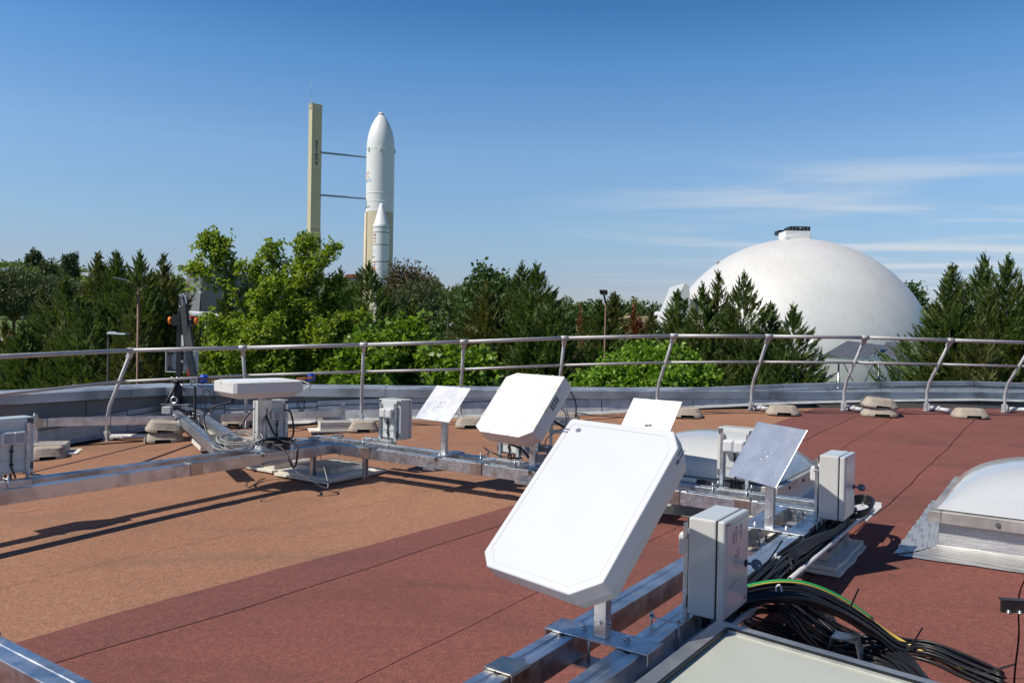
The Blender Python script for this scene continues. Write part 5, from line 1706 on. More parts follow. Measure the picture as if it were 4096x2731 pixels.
for (x, y, lab) in ((833, 1545, 'coil of thin black wire hanging from the left end of the lying antenna'), (1205, 1590, 'small wire loop hanging at the right end of the lying antenna')):
    pts = []
    for q in range(26):
        a = q * .75; c0 = pc(x, y, 7.5); pts.append(c0 + Vector((math.sin(a) * (.045 + .03 * math.sin(q * 1.3)), .01 * math.cos(a * .5), -.13 + math.cos(a) * .10 + .02 * math.sin(q * 2.1))) * (1 if x < 1000 else .55))
    cable('wire_coil', lab, pts, .0032, 'black_rubber', None, 5, 4, 'wire')
cable('cable', 'white plastic tie curled at the right end of the lying antenna', [pc(1205, 1518, 7.5), pc(1225, 1530, 7.48), pc(1248, 1540, 7.48), pc(1230, 1545, 7.48), pc(1215, 1560, 7.5)], .005, 'white_tie', None, 6, 6, 'cable tie')
# cables of the middle antenna
cable('cable', 'thick black cable from the back of the taped antenna to the cabinet', [pc(2205, 1676, 7.0), pc(2235, 1696, 6.9), pc(2270, 1716, 6.9), pc(2300, 1738, 6.95)], .011)
cable('cable', 'thin black cable arching behind the taped antenna', [pc(2272, 1556, 7.0), pc(2292, 1580, 7.05), pc(2304, 1620, 7.1), pc(2303, 1670, 7.15)], .006)
cable('cable', 'grey cable looping behind the taped antenna', [pc(2220, 1668, 7.0), pc(2228, 1615, 7.05), pc(2246, 1603, 7.1), pc(2262, 1625, 7.1), pc(2275, 1673, 7.1)], .006, 'cable_grey')
cable('cable', 'long grey cable curving down behind the taped antenna to the roof', [pc(2236, 1627, 7.0), pc(2258, 1645, 7.0), pc(2266, 1680, 7.0), pc(2254, 1710, 6.95), pc(2210, 1735, 6.9), pc(2184, 1760, 6.9), pc(2182, 1795, 6.95), pc(2195, 1822, 7.0)], .006, 'cable_grey')
cable('cable', 'black cable sweeping below the taped antenna over the beam', [pc(2000, 1750, 6.95), pc(2040, 1775, 6.9), pc(2085, 1795, 6.85), pc(2115, 1828, 6.8)], .010)
cable('cable', 'black cable sagging across the far beam under the taped antenna', [pc(1938, 1790, 7.2), pc(1960, 1805, 7.1), pc(2010, 1825, 7.05), pc(2070, 1832, 7.0), pc(2085, 1828, 7.0), pc(2075, 1820, 7.2)], .007)
for i in range(6):
    pts = []; ph = rc.uniform(0, 6); cx_ = pc(2165, 1825, 7.0)
    for q in range(10):
        a = ph + q * .66; pts.append(cx_ + Vector((math.cos(a) * .13, math.sin(a) * .16, .012 * i + .02 * math.sin(a))))
    cable('cable', 'grey cable turn of the coil behind the taped antenna post', pts, .006, 'cable_grey', 'grey cable coil behind the taped antenna', 6, 5)
# light ladder-like bracket behind the middle antenna
lb = thing('support_bracket', 'light galvanised ladder bracket behind the taped antenna', 'bracket', pc(2200, 1790, 7.5))
for x in (2158, 2205):
    mb = MB(); mb.bar(pc(x, 1692, 7.6), pc(x - 2, 1795, 7.6), .035, .03); mb.build('upright', 'galvanised', lb)
for y in (1674, 1692, 1724):
    mb = MB(); mb.bar(pc(2195, y, 7.57), pc(2290, y + 3, 7.57), .03, .035); mb.build('rung', 'galvanised', lb)
mb = MB(); mb.bar(pc(2140, 1803, 7.5), pc(2215, 1786, 7.9), .06, .03); mb.build('foot', 'galvanised', lb)
# black conduit on the back beam near the skylight
cable('cable', 'black cables leaving the cabinet behind the tilted plate', [at(2962, 1910, 6.3), at(2966, 1945, 6.25), at(2985, 1962, 6.2), at(3010, 1968, 6.2)], .010)
mb = MB(); mb.bar(ST(6.06, -3.1, ZT + .0), ST(6.06, -2.3, ZT + .0), .05, .035); o = mb.build('cable_conduit', 'black_satin'); recentre(o, ST(6.06, -2.7, ZT)); tag(o, 'dark cable conduit on the far beam in front of the skylight dome', 'conduit')


# ------------------------------------------------------------------ ground and hills
def sst(a, b, x):
    k = max(0.0, min(1.0, (x - a) / (b - a))); return k * k * (3 - 2 * k)


RIDGE = [(-900, 20), (-280, 21), (-190, 13), (-105, 15), (-20, 12), (12, 7), (60, 1), (140, -5), (900, -6)]


def ridge(x):
    for (a, za), (b, zb) in zip(RIDGE, RIDGE[1:]):
        if a <= x <= b: return za + (zb - za) * (x - a) / (b - a)
    return -6


def ground_z(x, y):
    k = 450 / max(y, 60)
    z = GROUND
    left = sst(14, 46, -x - (y - 60) * .04)
    z += left * (8.2 * sst(48, 135, y) + 2.6 * sst(130, 190, y))
    h = ridge(x * k if y > 60 else x)
    z += max(0, h - z) * sst(175, 440, y)
    return z - .0 + (.25 * math.sin(x * .09) * math.sin(y * .07) if y > 40 else 0)


gm = MB(); xs = sorted(set([-1800, -1200, -800, -500] + [-400 + 8 * i for i in range(101)] + [500, 800, 1200, 1800])); ys = [-600, -200, -60] + [-20 + 7 * i for i in range(30)] + [195 + 14 * i for i in range(24)] + [560, 700, 1000, 1600, 2600]
for y in ys:
    for x in xs: gm.v.append((x, y, ground_z(x, y)))
nx_ = len(xs)
for j in range(len(ys) - 1):
    for i in range(nx_ - 1): gm.f.append((j * nx_ + i, j * nx_ + i + 1, (j + 1) * nx_ + i + 1, (j + 1) * nx_ + i)); gm.mi.append(0); gm.sm.append(True)
gm.build('ground', 'grass', None, kind='structure')


def onground(x, y):
    d = ray(x, y); lo, hi = 20.0, 900.0; k = lo
    while k < hi:
        p = d * k
        if p.z < ground_z(p.x, p.y): return p
        k += .5
    return d * hi


# path and picnic tables on the lawn at the left
pp = [(-420, 1366), (-120, 1366), (20, 1362), (90, 1356), (170, 1340)]
P = [onground(x, y) for x, y in pp]; mb = MB(); vs = []
for i, p in enumerate(P):
    d = (P[min(i + 1, len(P) - 1)] - P[max(i - 1, 0)]); d.z = 0; d.normalize(); sd = Vector((d.y, -d.x, 0))
    for w_ in (-2.6, 2.6): q = p + sd * w_; vs.append(Vector((q.x, q.y, ground_z(q.x, q.y) + .12)))
mb.add(vs, [(2 * i, 2 * i + 1, 2 * i + 3, 2 * i + 2) for i in range(len(P) - 1)]); mb.build('path', 'path_grey', None, kind='structure')
for i, (x, y, lab) in enumerate(((2, 1349, 'pinkish picnic table with orange seats, cut by the left edge'), (30, 1350, 'pale picnic table with orange legs on the lawn beside the first'), (62, 1345, 'far picnic bench half hidden by the conifer'))):
    p = onground(x, y); t_ = thing('picnic_table', lab, 'table', p)
    mb = MB(); mb.box(p + UP * .78, (.8, .45, .05)); mb.build('table_top', 'table_wood', t_)
    for sg in (-1, 1):
        mb = MB(); mb.box(p + Vector((.6 * sg, 0, .37)), (.08, .35, .37)); mb.build('leg', 'orange_seat', t_)

# ------------------------------------------------------------------ launcher and its tower
RY = 157.0
RA = at(1522, 640, RY); RX = RA.x
rocket = thing('rocket', 'full size white and buff space rocket with side boosters', 'rocket', (RX, RY, GROUND))


def rzp(y): return at(1518, y, RY).z


RR = 2.72
oc = (RX, RY, 0)
sh, tip = rzp(604), rzp(452)
prof = [(RR, rzp(852) + .01)] + [(RR, sh)]
for k in range(1, 15):
    f = k / 14; prof.append((RR * (1 - f ** 2.15) ** .78 if f < 1 else .02, sh + (tip - sh) * f))
prof.insert(1, (RR, rzp(812))); 
mb = MB(); mb.lathe(prof, oc, 48); mb.build('fairing', 'rocket_white', rocket)
mb = MB(); mb.lathe([(.02, tip + .10), (.42, tip + .02), (.62, tip - .35), (.40, tip - .4)], oc, 24); mb.build('nose_cap', 'rocket_white', rocket)
mb = MB(); mb.lathe([(RR - .02, GROUND), (RR - .02, rzp(852))], oc, 48); mb.build('core_stage', 'rocket_buff', rocket)
for y in (603, 778, 811):
    mb = MB(); z = rzp(y); mb.lathe([(RR, z - .10), (RR + .035, z - .08), (RR + .035, z + .02), (RR, z + .04)], oc, 48); mb.build('joint_ring', 'rocket_white', rocket)
for a in (-1.45, -2.35, -.05):
    mb = MB(); c_ = Vector(oc) + Vector((math.cos(a), math.sin(a), 0)) * (RR + .05); mb.box(c_ + UP * (rzp(606)), (.18, .18, .35)); mb.build('fairing_lug', 'rocket_white', rocket)
# ducts along the left of the core stage
for a, r_, y0_ in ((-2.55, .22, 852), (-2.75, .12, 858), (-3.0, .16, 930)):
    c_ = Vector(oc) + Vector((math.cos(a), math.sin(a), 0)) * (RR + .12)
    mb = MB(); mb.tube([c_ + UP * GROUND, c_ + UP * rzp(y0_)] + ([c_ * 1 + UP * (rzp(y0_) + .4) - Vector((math.cos(a), math.sin(a), 0)) * .3] if y0_ == 930 else []), r_, 10); mb.build('feed_duct', 'rocket_buff', rocket)
BR = 1.52
for k, (dx, dy) in enumerate(((1.05, -4.15), (-1.0, 4.15))):
    c_ = Vector((RX + dx, RY + dy, 0)); bs = RY + dy
    f_ = lambda y: at(1536, y, RY - 4.15).z
    mb = MB(); mb.lathe([(.02, f_(813)), (.30, f_(815)), (.46, f_(824)), (BR - .12, f_(898)), (BR + .02, f_(902)), (BR + .02, f_(911))], c_, 32); mb.build('booster_nose', 'rocket_white', rocket)
    mb = MB(); mb.lathe([(BR, f_(911) - .002), (BR, GROUND)], c_, 36); bo = mb.build('booster', 'rocket_white', rocket)
    mb = MB()
    for y in (912, 932, 981, 1049, 1117): z = f_(y); mb.lathe([(BR, z - .07), (BR + .012, z - .07), (BR + .012, z + .07), (BR, z + .07)], c_, 36)
    mb.build('joint_band', 'dark_line', bo)
    if k == 0: BC = c_; BO = bo; bz = f_


def wrap_text(body, size, c_, r_, ang, z, mat, parent, align='CENTER', name='lettering'):
    vs, fs = text_shape(body, size, 0, align)
    if not vs: return
    out = []
    for x, y, _ in vs:
        a = ang + x / r_; out.append(Vector((c_[0] + math.cos(a) * (r_ + .015), c_[1] + math.sin(a) * (r_ + .015), z + y)))
    mb = MB(); mb.add(out, fs); return mb.build(name, mat, parent)


def wrap_rect(c_, r_, a0_, a1_, z0_, z1_, mat, parent, name='flag_stripe', lift=.015):
    n_ = 4; vs = []
    for i in range(n_ + 1):
        a = a0_ + (a1_ - a0_) * i / n_
        for z in (z0_, z1_): vs.append(Vector((c_[0] + math.cos(a) * (r_ + lift), c_[1] + math.sin(a) * (r_ + lift), z)))
    mb = MB(); mb.add(vs, [(2 * i, 2 * i + 2, 2 * i + 3, 2 * i + 1) for i in range(n_)]); return mb.build(name, mat, parent)


view = math.atan2(-RY, -RX)
L0 = view - .98                                       # where the lettering ends, seen near the left edge
wrap_text('cité', 1.05, oc, RR, L0 + .11, rzp(700), 'ink_pink', rocket, 'RIGHT')
wrap_text('de', 1.05, oc, RR, L0 + .11, rzp(716), 'ink_orange', rocket, 'RIGHT')
wrap_text("l'espace", 1.25, oc, RR, L0 + .32, rzp(729), 'ink_blue', rocket, 'RIGHT')
wrap_text('arianespace', .78, oc, RR, L0 + .24, rzp(833), 'ink_navy', rocket, 'RIGHT')
za = rzp(830); wrap_rect(oc, RR, L0 - .30, L0 - .17, za - .1, za + 1.2, 'ink_teal', rocket, 'emblem')
bv = math.atan2(-BC.y, -BC.x)
fl = bv - .99
for row, cols in enumerate((('flag_red', 'flag_black', 'flag_yellow', 'flag_red'), ('flag_red', 'flag_blue', 'flag_white', 'flag_red'), ('flag_red', 'flag_green', 'flag_white', 'flag_orange'))):
    z = bz(943 + row * 13)
    for k, m_ in enumerate(cols):
        a = fl - .18 + (.0, .16, .27, .36)[k]; wrap_rect(BC, BR, a, a + (.10 if k in (0, 1) else .11), z - .22, z + .22, m_, BO)
wrap_text('esa', .82, BC, BR, fl + .18, bz(1029), 'ink_navy', BO, 'RIGHT')
wrap_text('e', 1.9, BC, BR, fl + .02, bz(1005), 'ink_pale', BO, 'CENTER', 'emblem')
for k, m_ in enumerate(('flag_red', 'flag_white', 'flag_blue')):
    z = bz(1054 + k * 4); wrap_rect(BC, BR, fl - .08, fl + .27, z - .10, z + .10, m_, BO)
for k, m_ in enumerate(('flag_red', 'flag_yellow', 'flag_red')):
    z = bz(1069 + k * 4); wrap_rect(BC, BR, fl - .08, fl + .25, z - .10, z + .10, m_, BO)
wrap_rect(BC, BR, fl - .08, fl + .25, bz(1090), bz(1080), 'flag_red', BO); zc = bz(1085)
wrap_rect(BC, BR, fl + .04, fl + .14, zc - .07, zc + .07, 'flag_white', BO, 'flag_cross', .02); wrap_rect(BC, BR, fl + .07, fl + .11, zc - .16, zc + .16, 'flag_white', BO, 'flag_cross', .022)

TY = 153.2
tw = thing('launch_tower', 'tall beige tower marked ariane beside the rocket', 'tower', at(1258, 1200, TY))
tn = Vector((math.cos(R(-47)), math.sin(R(-47)), 0)); tl_ = Vector((math.cos(R(223)), math.sin(R(223)), 0))     # front and left face normals
ft = Vector((-tn.y, tn.x, 0))                          # along the front face, to the right
zt_ = at(1258, 415, TY).z; zk = at(1258, 915, TY).z
edge = at(1246, 640, TY); E0 = Vector((edge.x, edge.y, 0))
wf, wl_ = 2.12, 1.35
bk = -tn
# core shaft (front face starts at E0, runs along ft), flaring below zk
z_b = GROUND
def ringz(z, wx): return [E0 + UP * z, E0 + ft * wx + UP * z, E0 + ft * wx + bk * wl_ + UP * z, E0 + bk * wl_ + UP * z]
mb = MB(); rings = [ringz(z_b, wf + 2.6), ringz(zk - 8, wf + .85), ringz(zk, wf), ringz(zt_, wf)]
vs = [p for r_ in rings for p in r_]; fs = [(0, 1, 2, 3), (12, 13, 14, 15)] + [(j * 4 + i, j * 4 + (i + 1) % 4, (j + 1) * 4 + (i + 1) % 4, (j + 1) * 4 + i) for j in range(3) for i in range(4)]
mb.add(vs, fs); mb.build('shaft', 'tower_beige', tw)
mb = MB(); mb.box(E0 + ft * wf / 2 + bk * wl_ / 2 + UP * (zt_ + .06), (wf / 2 + .05, wl_ / 2 + .05, .06), (ft, bk, UP))
for a, b in ((0, 0), (1, 0), (1, 1), (0, 1)): mb.box(E0 + ft * wf * a + bk * wl_ * b + UP * (zt_ + .25), (.06, .06, .2), (ft, bk, UP))
mb.build('tower_cap', 'tower_beige', tw)
mb = MB(); mb.box(E0 + ft * wf / 2 + tn * .006 + UP * zk, (wf / 2, .012, .05), (ft, tn, UP)); mb.build('joint_line', 'dark_line', tw)
for i, ch in enumerate('ariane'):
    vs, fs = text_shape(ch, 1.32, 0, 'CENTER', .035)
    zc = at(1262, 563 + i * 17.0, TY).z
    mb = MB(); mb.add([E0 + ft * (wf * .50 + x) + UP * (zc + y) + tn * .02 for x, y, _ in vs], fs); mb.build('letter', 'ink_navy', tw)
mb = MB(); c_ = E0 - ft * .25; mb.tube([c_ + UP * (zt_ - 1.2), c_ + UP * (zt_ + 1.1)], .05, 6).tube([c_ + UP * (zt_ - .9), E0 + UP * (zt_ - .9)], .04, 6).tube([c_ + UP * (zt_ + .6), c_ + UP * (zt_ + 4.2)], .022, 5).tube([c_ - ft * .3 + UP * (zt_ - 1.2), c_ - ft * .3 + UP * (zt_ - .4)], .04, 6).tube([c_ - ft * .3 + UP * (zt_ - 1.2), c_ + UP * (zt_ - 1.2)], .04, 6); mb.build('aerial', 'lamp_grey', tw)
for ya, yb in ((611, 630), (781, 796)):
    a = at(1280, ya, TY); b = at(1470, yb, RY - .3); mb = MB(); mb.bar(a, b, .30, .26); mb.build('service_arm', 'lamp_grey', tw)
    mb = MB(); mb.bar(a + UP * .16, a.lerp(b, .6) + UP * .14, .34, .06); mb.build('arm_walkway', 'dark_line', tw)

# ------------------------------------------------------------------ planetarium dome
DY = 90.0
dc = at(3170, 1480, DY); DR = 522 / 3200 * DY
dome = thing('dome_building', 'huge white planetarium dome with a black topped vent', 'dome', (dc.x, dc.y, GROUND))
prof = []
lo_a = -math.asin(min(1, (dc.z - GROUND) / DR))
for k in range(41):
    a = lo_a + (math.pi / 2 - lo_a) * k / 40; prof.append((max(.01, DR * math.cos(a)), DR * math.sin(a)))
mb = MB(); mb.lathe(prof, dc, 96); o = mb.build('shell', 'dome_membrane', dome)
o.location = Vector((0, 0, dc.z - GROUND)); o.data.transform(Matrix.Translation(-Vector((0, 0, dc.z - GROUND))))
ztop = dc.z + DR
s_ = DY / 3200
mb = MB(); mb.box(Vector((dc.x - 18 * s_, dc.y - 1.0, ztop + 8 * s_)), (48 * s_, 1.2, 16 * s_)); mb.build('vent_base', 'rocket_white', dome, .03)
mb = MB(); mb.box(Vector((dc.x - 9 * s_, dc.y - 1.1, ztop + 33 * s_)), (39 * s_, 1.0, 9 * s_)); mb.build('vent_box', 'black_paint', dome)
mb = MB(); mb.box(Vector((dc.x - 38 * s_, dc.y + 1.0, ztop + 29 * s_)), (26 * s_, .8, 8 * s_)); mb.build('vent_box', 'black_paint', dome)
mb = MB()
for k in range(5): mb.box(Vector((dc.x - (40 - 15 * k) * s_, dc.y - 2.12, ztop + 33 * s_)), (1.0 * s_, .01, 7 * s_))
mb.box(Vector((dc.x - 9 * s_, dc.y - 2.13, ztop + 36 * s_)), (4 * s_, .01, 1.2 * s_), mi=1); mb.build('vent_louvres', ['lamp_grey', 'white_paint'], dome)
mb = MB(); mb.tube([Vector((dc.x - 18 * s_ + 60 * s_ * math.cos(2 * math.pi * k / 28), dc.y - 1 + 1.9 * math.sin(2 * math.pi * k / 28), ztop + 3 * s_)) for k in range(29)], 1.6 * s_, 6, caps=False); mb.build('ring_rail', 'white_paint', dome)
# white fin canopies on the left flank
for pts, th in (([(2657, 1332), (2738, 1132), (2757, 1147), (2770, 1330)], 9.0), ([(2862, 1054), (2872, 1035), (2876, 1046)], .6)):
    d_ = DY - 6 if th > 1 else DY - .5
    mb = MB(); q = [at(x, y, d_) for x, y in pts]; b_ = [at(x, y, d_) + Vector((.2, th, 0)) for x, y in pts]
    n_ = len(q); mb.add(q + b_, [tuple(range(n_)), tuple(reversed(range(n_, 2 * n_)))] + [(i, i + n_, (i + 1) % n_ + n_, (i + 1) % n_) for i in range(n_)]); mb.build('canopy_fin', 'dome_membrane', dome)
mb = MB(); mb.tube([at(3236, 1384, DY - 16), at(3262, 1368, DY - 16)], .32, 10); mb.build('spot_light', 'white_paint', dome)

# ------------------------------------------------------------------ solar panels on their stand
SY = 66.0
sa = [at(3294, 1418, SY - 1.6), at(3448, 1438, SY - 2.2), at(3560, 1373, SY + 1.9), at(3391, 1362, SY + 2.4)]
sb = [at(3503, 1425, SY + .2), at(3690, 1436, SY - .6), at(3790, 1366, SY + 3.6), at(3546, 1366, SY + 4.0)]
for q, lab in ((sa, 'left tilted solar array on a steel stand below the dome'), (sb, 'right solar array half hidden by the dark conifer')):
    q[2] = q[1] + (q[3] - q[0])
    root = thing('solar_array', lab, 'solar panel', Vector(((q[0] + q[1]) / 2)) - UP * 1)
    U, V = q[1] - q[0], q[3] - q[0]; nn = U.cross(V).normalized()
    if nn.z < 0: nn = -nn
    nc, nr = 5, 2
    for i in range(nc):
        for j in range(nr):
            g = .006
            a, b, c_, d_ = (q[0] + U * ((i + da) / nc) + V * ((j + db) / nr) for da, db in ((g * 2, g * 1.5), (1 - g * 2, g * 1.5), (1 - g * 2, 1 - g * 1.5), (g * 2, 1 - g * 1.5)))
            mb = MB(); mb.prism([a, b, c_, d_], nn, .04); o = mb.build('panel', 'solar_cells', root)
            uv = o.data.uv_layers.new(name='UVMap'); co = [a, b, c_, d_]; lu, lv = (b - a).length, (d_ - a).length
            un, vn = (b - a).normalized(), (d_ - a).normalized()
            off = Vector(o.parent.location)
            for lp in o.data.loops:
                p = o.data.vertices[lp.vertex_index].co + off - a; uv.data[lp.index].uv = (p.dot(un) / lu * .96, p.dot(vn) / lv * .96)
            mb = MB(); w_ = .03
            for s1_, s2_ in ((a, b), (b, c_), (c_, d_), (d_, a)): mb.bar(s1_ - nn * .018, s2_ - nn * .018, w_, .05, nn)
            mb.build('panel_frame', 'alu_frame', root)
    mb = MB(); mb.bar(q[0] + U * 1.012 - nn * .05, q[0] + U * 1.012 + V - nn * .05, .09, .09, nn); mb.build('edge_rail', 'aluminium', root)
    mb = MB()
    for f in (.3, .75): mb.bar(q[0] + V * f - nn * .12 - U * .02, q[0] + V * f + U * 1.02 - nn * .12, .08, .10, nn)
    mb.build('rail', 'black_satin', root)
    e = q[1] + V * .75 - nn * .1; mb = MB(); mb.bar(e, Vector((e.x - 1.6, e.y - 1.5, q[1].z - .45)), .09, .09); mb.build('strut', 'lamp_grey', root)
stand = thing('panel_stand', 'grey steel stand with braced posts under the solar panels', 'stand', at(3500, 1550, SY))
mb = MB(); mb.bar(at(3272, 1424, SY - .8), at(3700, 1440, SY - 1.5), .3, .34); mb.build('main_beam', 'galvanised', stand)
mb = MB(); mb.bar(at(3280, 1428, SY - 2.2), at(3690, 1446, SY - 2.2), .12, .12); mb.build('front_beam', 'galvanised', stand)
mb = MB()
for k in range(9):
    a, b = at(3425 + k * 10, 1446 + k * 1.5, SY - 1.6), at(3430 + k * 10, 1455 + k * 1.7, SY - 1.6); mb.bar(a, b, .05, .05).bar(b, at(3435 + k * 10, 1447 + k * 1.6, SY - 1.6), .05, .05)
mb.bar(at(3420, 1446, SY - 1.6), at(3512, 1462, SY - 1.6), .06, .06); mb.build('lattice', 'galvanised', stand)
for x, r_ in ((3355, .075), (3516, .10), (3660, .09)):
    p = at(x, 1448, SY - 1.2); mb = MB(); mb.tube([Vector((p.x, p.y, GROUND)), p], r_, 10); mb.build('post', 'galvanised', stand)
for xa, xb in ((3371, 3426), (3497, 3447), (3528, 3602)):
    mb = MB(); mb.bar(at(xa, 1446, SY - 1.2), at(xb, 1553, SY - 1.2) + (at(xb, 1553, SY - 1.2) - at(xa, 1446, SY - 1.2)) * 1.2, .07, .07); mb.build('brace', 'lamp_grey', stand)

# ------------------------------------------------------------------ lamps
LY = 18.6
lp = thing('street_lamp', 'tall rust brown lamp post with a flat grey head on a side arm', 'street lamp', Vector((at(550, 1530, LY).x, LY, GROUND)))
p = at(554, 1150, LY); q = at(506, 1122, LY - .15)
mb = MB(); mb.tube([Vector((p.x, LY, GROUND)), p], [.034, .028], 12); mb.build('pole', 'lamp_brown', lp)
mb = MB(); mb.tube([p - UP * .03, q], .02, 8); mb.build('arm', 'lamp_brown', lp)
mb = MB(); a, b = at(500, 1120, LY - .15), at(455, 1111, LY - .25); mb.bar(a, b, .15, .035); mb.bar(q, a + (b - a) * .2, .06, .05); mb.build('lamp_head', 'lamp_grey', lp, .02)
LY2 = 17.8
lp = thing('street_lamp', 'low black lamp post with a flat grey head in front of dark conifers', 'street lamp', Vector((at(432, 1530, LY2).x, LY2, GROUND)))
p = at(434, 1332, LY2)
mb = MB(); mb.tube([Vector((p.x, LY2, GROUND)), p - UP * .1], .024, 10); mb.build('pole', 'lamp_black', lp)
mb = MB(); mb.tube([p - UP * .11, p + UP * .03], .027, 10); mb.build('pole_cap', 'lamp_brown', lp)
mb = MB(); mb.bar(at(436, 1334, LY2), at(512, 1337, LY2 - .15), .17, .045); mb.bar(at(436, 1331, LY2), at(470, 1332, LY2), .1, .06); mb.build('lamp_head', 'lamp_grey', lp, .02)
LY3 = 33.0
lp = thing('street_lamp', 'brown lamp post with a dark tilted head left of the dome', 'street lamp', Vector((at(2418, 1440, LY3).x, LY3, GROUND)))
p = at(2423, 1208, LY3)
mb = MB(); mb.tube([Vector((p.x - .05, LY3, GROUND)), p], [.045, .036], 10); mb.build('pole', 'lamp_brown', lp)
mb = MB(); q = at(2416, 1181, LY3 - .6); mb.tube([p - UP * .03, q], .04, 8); mb.build('arm', 'lamp_black', lp)
mb = MB(); poly = [at(x, y, LY3 - .7 - (1181 - y) * .02) for x, y in ((2405, 1180), (2427, 1181), (2431, 1176), (2430, 1170), (2398, 1168), (2400, 1175))]
nn = (poly[1] - poly[0]).cross(poly[3] - poly[0]).normalized(); nn = nn if nn.y < 0 else -nn
mb.prism(poly, nn, .12); hd = mb.build('lamp_head', 'lamp_black', lp, .015)
mb = MB(); mb.prism([at(x, y, LY3 - .86) for x, y in ((2406, 1175), (2426, 1177), (2426, 1173), (2403, 1171))], nn, .01); mb.build('lamp_glass', 'tower_beige', lp)
LY4 = 30.0
cp = thing('camera_post', 'thin dark post with a white camera between the bushes and the big conifer', 'post', Vector((at(1792, 1360, LY4).x, LY4, GROUND)))
p = at(1793, 1262, LY4)
mb = MB(); mb.tube([Vector((p.x, LY4, GROUND)), p], .035, 8); mb.build('pole', 'lamp_black', cp)
mb = MB(); mb.bar(at(1793, 1296, LY4), at(1806, 1295, LY4), .04, .04).tube([at(1807, 1290, LY4), at(1807, 1308, LY4)], .06, 10); mb.build('camera', 'white_paint', cp)
LY5 = 120.0
lp = thing('street_lamp', 'far small lamp post before the dark pines at the left', 'street lamp', Vector((at(90, 1236, LY5).x, LY5, ground_z(at(90, 1236, LY5).x, LY5))))
p = at(91, 1201, LY5); mb = MB(); mb.tube([Vector((p.x, LY5, ground_z(p.x, LY5))), p], .09, 6); mb.build('pole', 'lamp_grey', lp); mb = MB(); mb.bar(p, at(72, 1198, LY5), .25, .12); mb.build('lamp_head', 'lamp_grey', lp)

# ------------------------------------------------------------------ buildings beyond
def block(pts_front, depth_vec, Y, name, mat, parent):
    q = [at(x, y, Y + (z if len(w) else 0)) for (x, y, z), w in ((p if len(p) == 3 else (*p, 0), (1,)) for p in pts_front)]
    b = [p + depth_vec for p in q]; n_ = len(q); mb = MB()
    mb.add(q + b, [tuple(range(n_)), tuple(reversed(range(n_, 2 * n_)))] + [(i, i + n_, (i + 1) % n_ + n_, (i + 1) % n_) for i in range(n_)]); return mb.build(name, mat, parent)


BY = 115.0
gb = thing('grey_building', 'dark grey slanted building behind the yellow green tree', 'building', at(850, 1290, BY))
block([(738, 1246, 6), (748, 1082, 6), (812, 1066, 0), (796, 1250, 0)], Vector((2, 26, 0)), BY, 'side_wing', 'grey_cladding', gb)
block([(797, 1330, -.2), (813, 1066, -.2), (905, 1086, 3), (1062, 1128, 8), (1075, 1330, 8)], Vector((2, 24, 0)), BY, 'main_wing', 'grey_cladding', gb)
mb = MB()
for k in range(9):
    f = k / 9; a = at(740 + 60 * f, 1246, BY + 6 - 6 * f - .06); b = at(750 + 61 * f, 1081 - 15 * f, BY + 6 - 6 * f - .06); mb.bar(a, b, .04, .04)
mb.build('cladding_seam', 'dark_line', gb)
mb = MB(); mb.box(at(802, 1169, BY - .6), (.14, .3, .14)); mb.build('floodlight', 'white_paint', gb)
wb = thing('low_building', 'low white roofed building between the conifers behind the mast', 'building', at(800, 1300, 100))
block([(690, 1240), (860, 1262), (862, 1275), (690, 1250)], Vector((1, 12, 0)), 100, 'roof_edge', 'white_paint', wb)
block([(690, 1251), (862, 1276), (862, 1420), (690, 1420)], Vector((1, 12, 0)), 100.4, 'wall', 'terracotta', wb)
block([(775, 1300), (815, 1280), (860, 1284), (870, 1330), (780, 1340)], Vector((1, 6, 0)), 84, 'white_awning', 'white_paint', wb)
YB = 128.0
yb = thing('yellow_building', 'ochre concrete building with a window band and white roof unit left of the dome', 'building', at(2590, 1380, YB))
block([(2478, 1420), (2478, 1300), (2491, 1262), (2690, 1266), (2690, 1420)], Vector((0, 18, 0)), YB, 'wall', 'yellow_concrete', yb)
block([(2488, 1290, -.5), (2492, 1261, -.5), (2690, 1265, -.5), (2690, 1290, -.5)], Vector((0, .48, 0)), YB, 'parapet_band', 'yellow_concrete', yb)
for x0, x1 in ((2555, 2573), (2574, 2592), (2593, 2611), (2637, 2648), (2649, 2661), (2662, 2674)):
    f = block([(x0, 1288, -.1), (x1, 1288, -.1), (x1, 1312, -.1), (x0, 1312, -.1)], Vector((0, .3, 0)), YB, 'window', 'white_paint', yb)
    block([(x0 + 1.2, 1289.5, -.14), (x1 - 1.2, 1289.5, -.14), (x1 - 1.2, 1310.5, -.14), (x0 + 1.2, 1310.5, -.14)], Vector((0, .03, 0)), YB, 'pane', 'dark_glass', f)
block([(2497, 1330, -1.2), (2519, 1260, -1.2), (2523, 1260, -1.2), (2501, 1330, -1.2)], Vector((0, .4, 0)), YB, 'slanted_column', 'white_paint', yb)
block([(2623, 1264, -2), (2630, 1245, 1), (2678, 1246, 1), (2682, 1264, -2)], Vector((0, 5, 0)), YB, 'roof_unit', 'white_metal_roof', yb)
dsh = thing('satellite_dish', 'pale round dish on the ochre building beside the dome', 'dish', at(2680, 1262, YB - 3))
mb = MB(); c_ = at(2680, 1251, YB - 3.5); pr = [(.02, -.12), (.25, -.08), (.42, .0), (.43, .02), (.25, -.05), (.02, -.09)]
m4 = Vector((-.2, -1, .25)).to_track_quat('Z', 'Y').to_matrix().to_4x4(); mb.lathe(pr, (0, 0, 0), 20); mb.v = [tuple(m4 @ Vector(p) + c_) for p in mb.v]; mb.build('reflector', 'white_metal_roof', dsh)
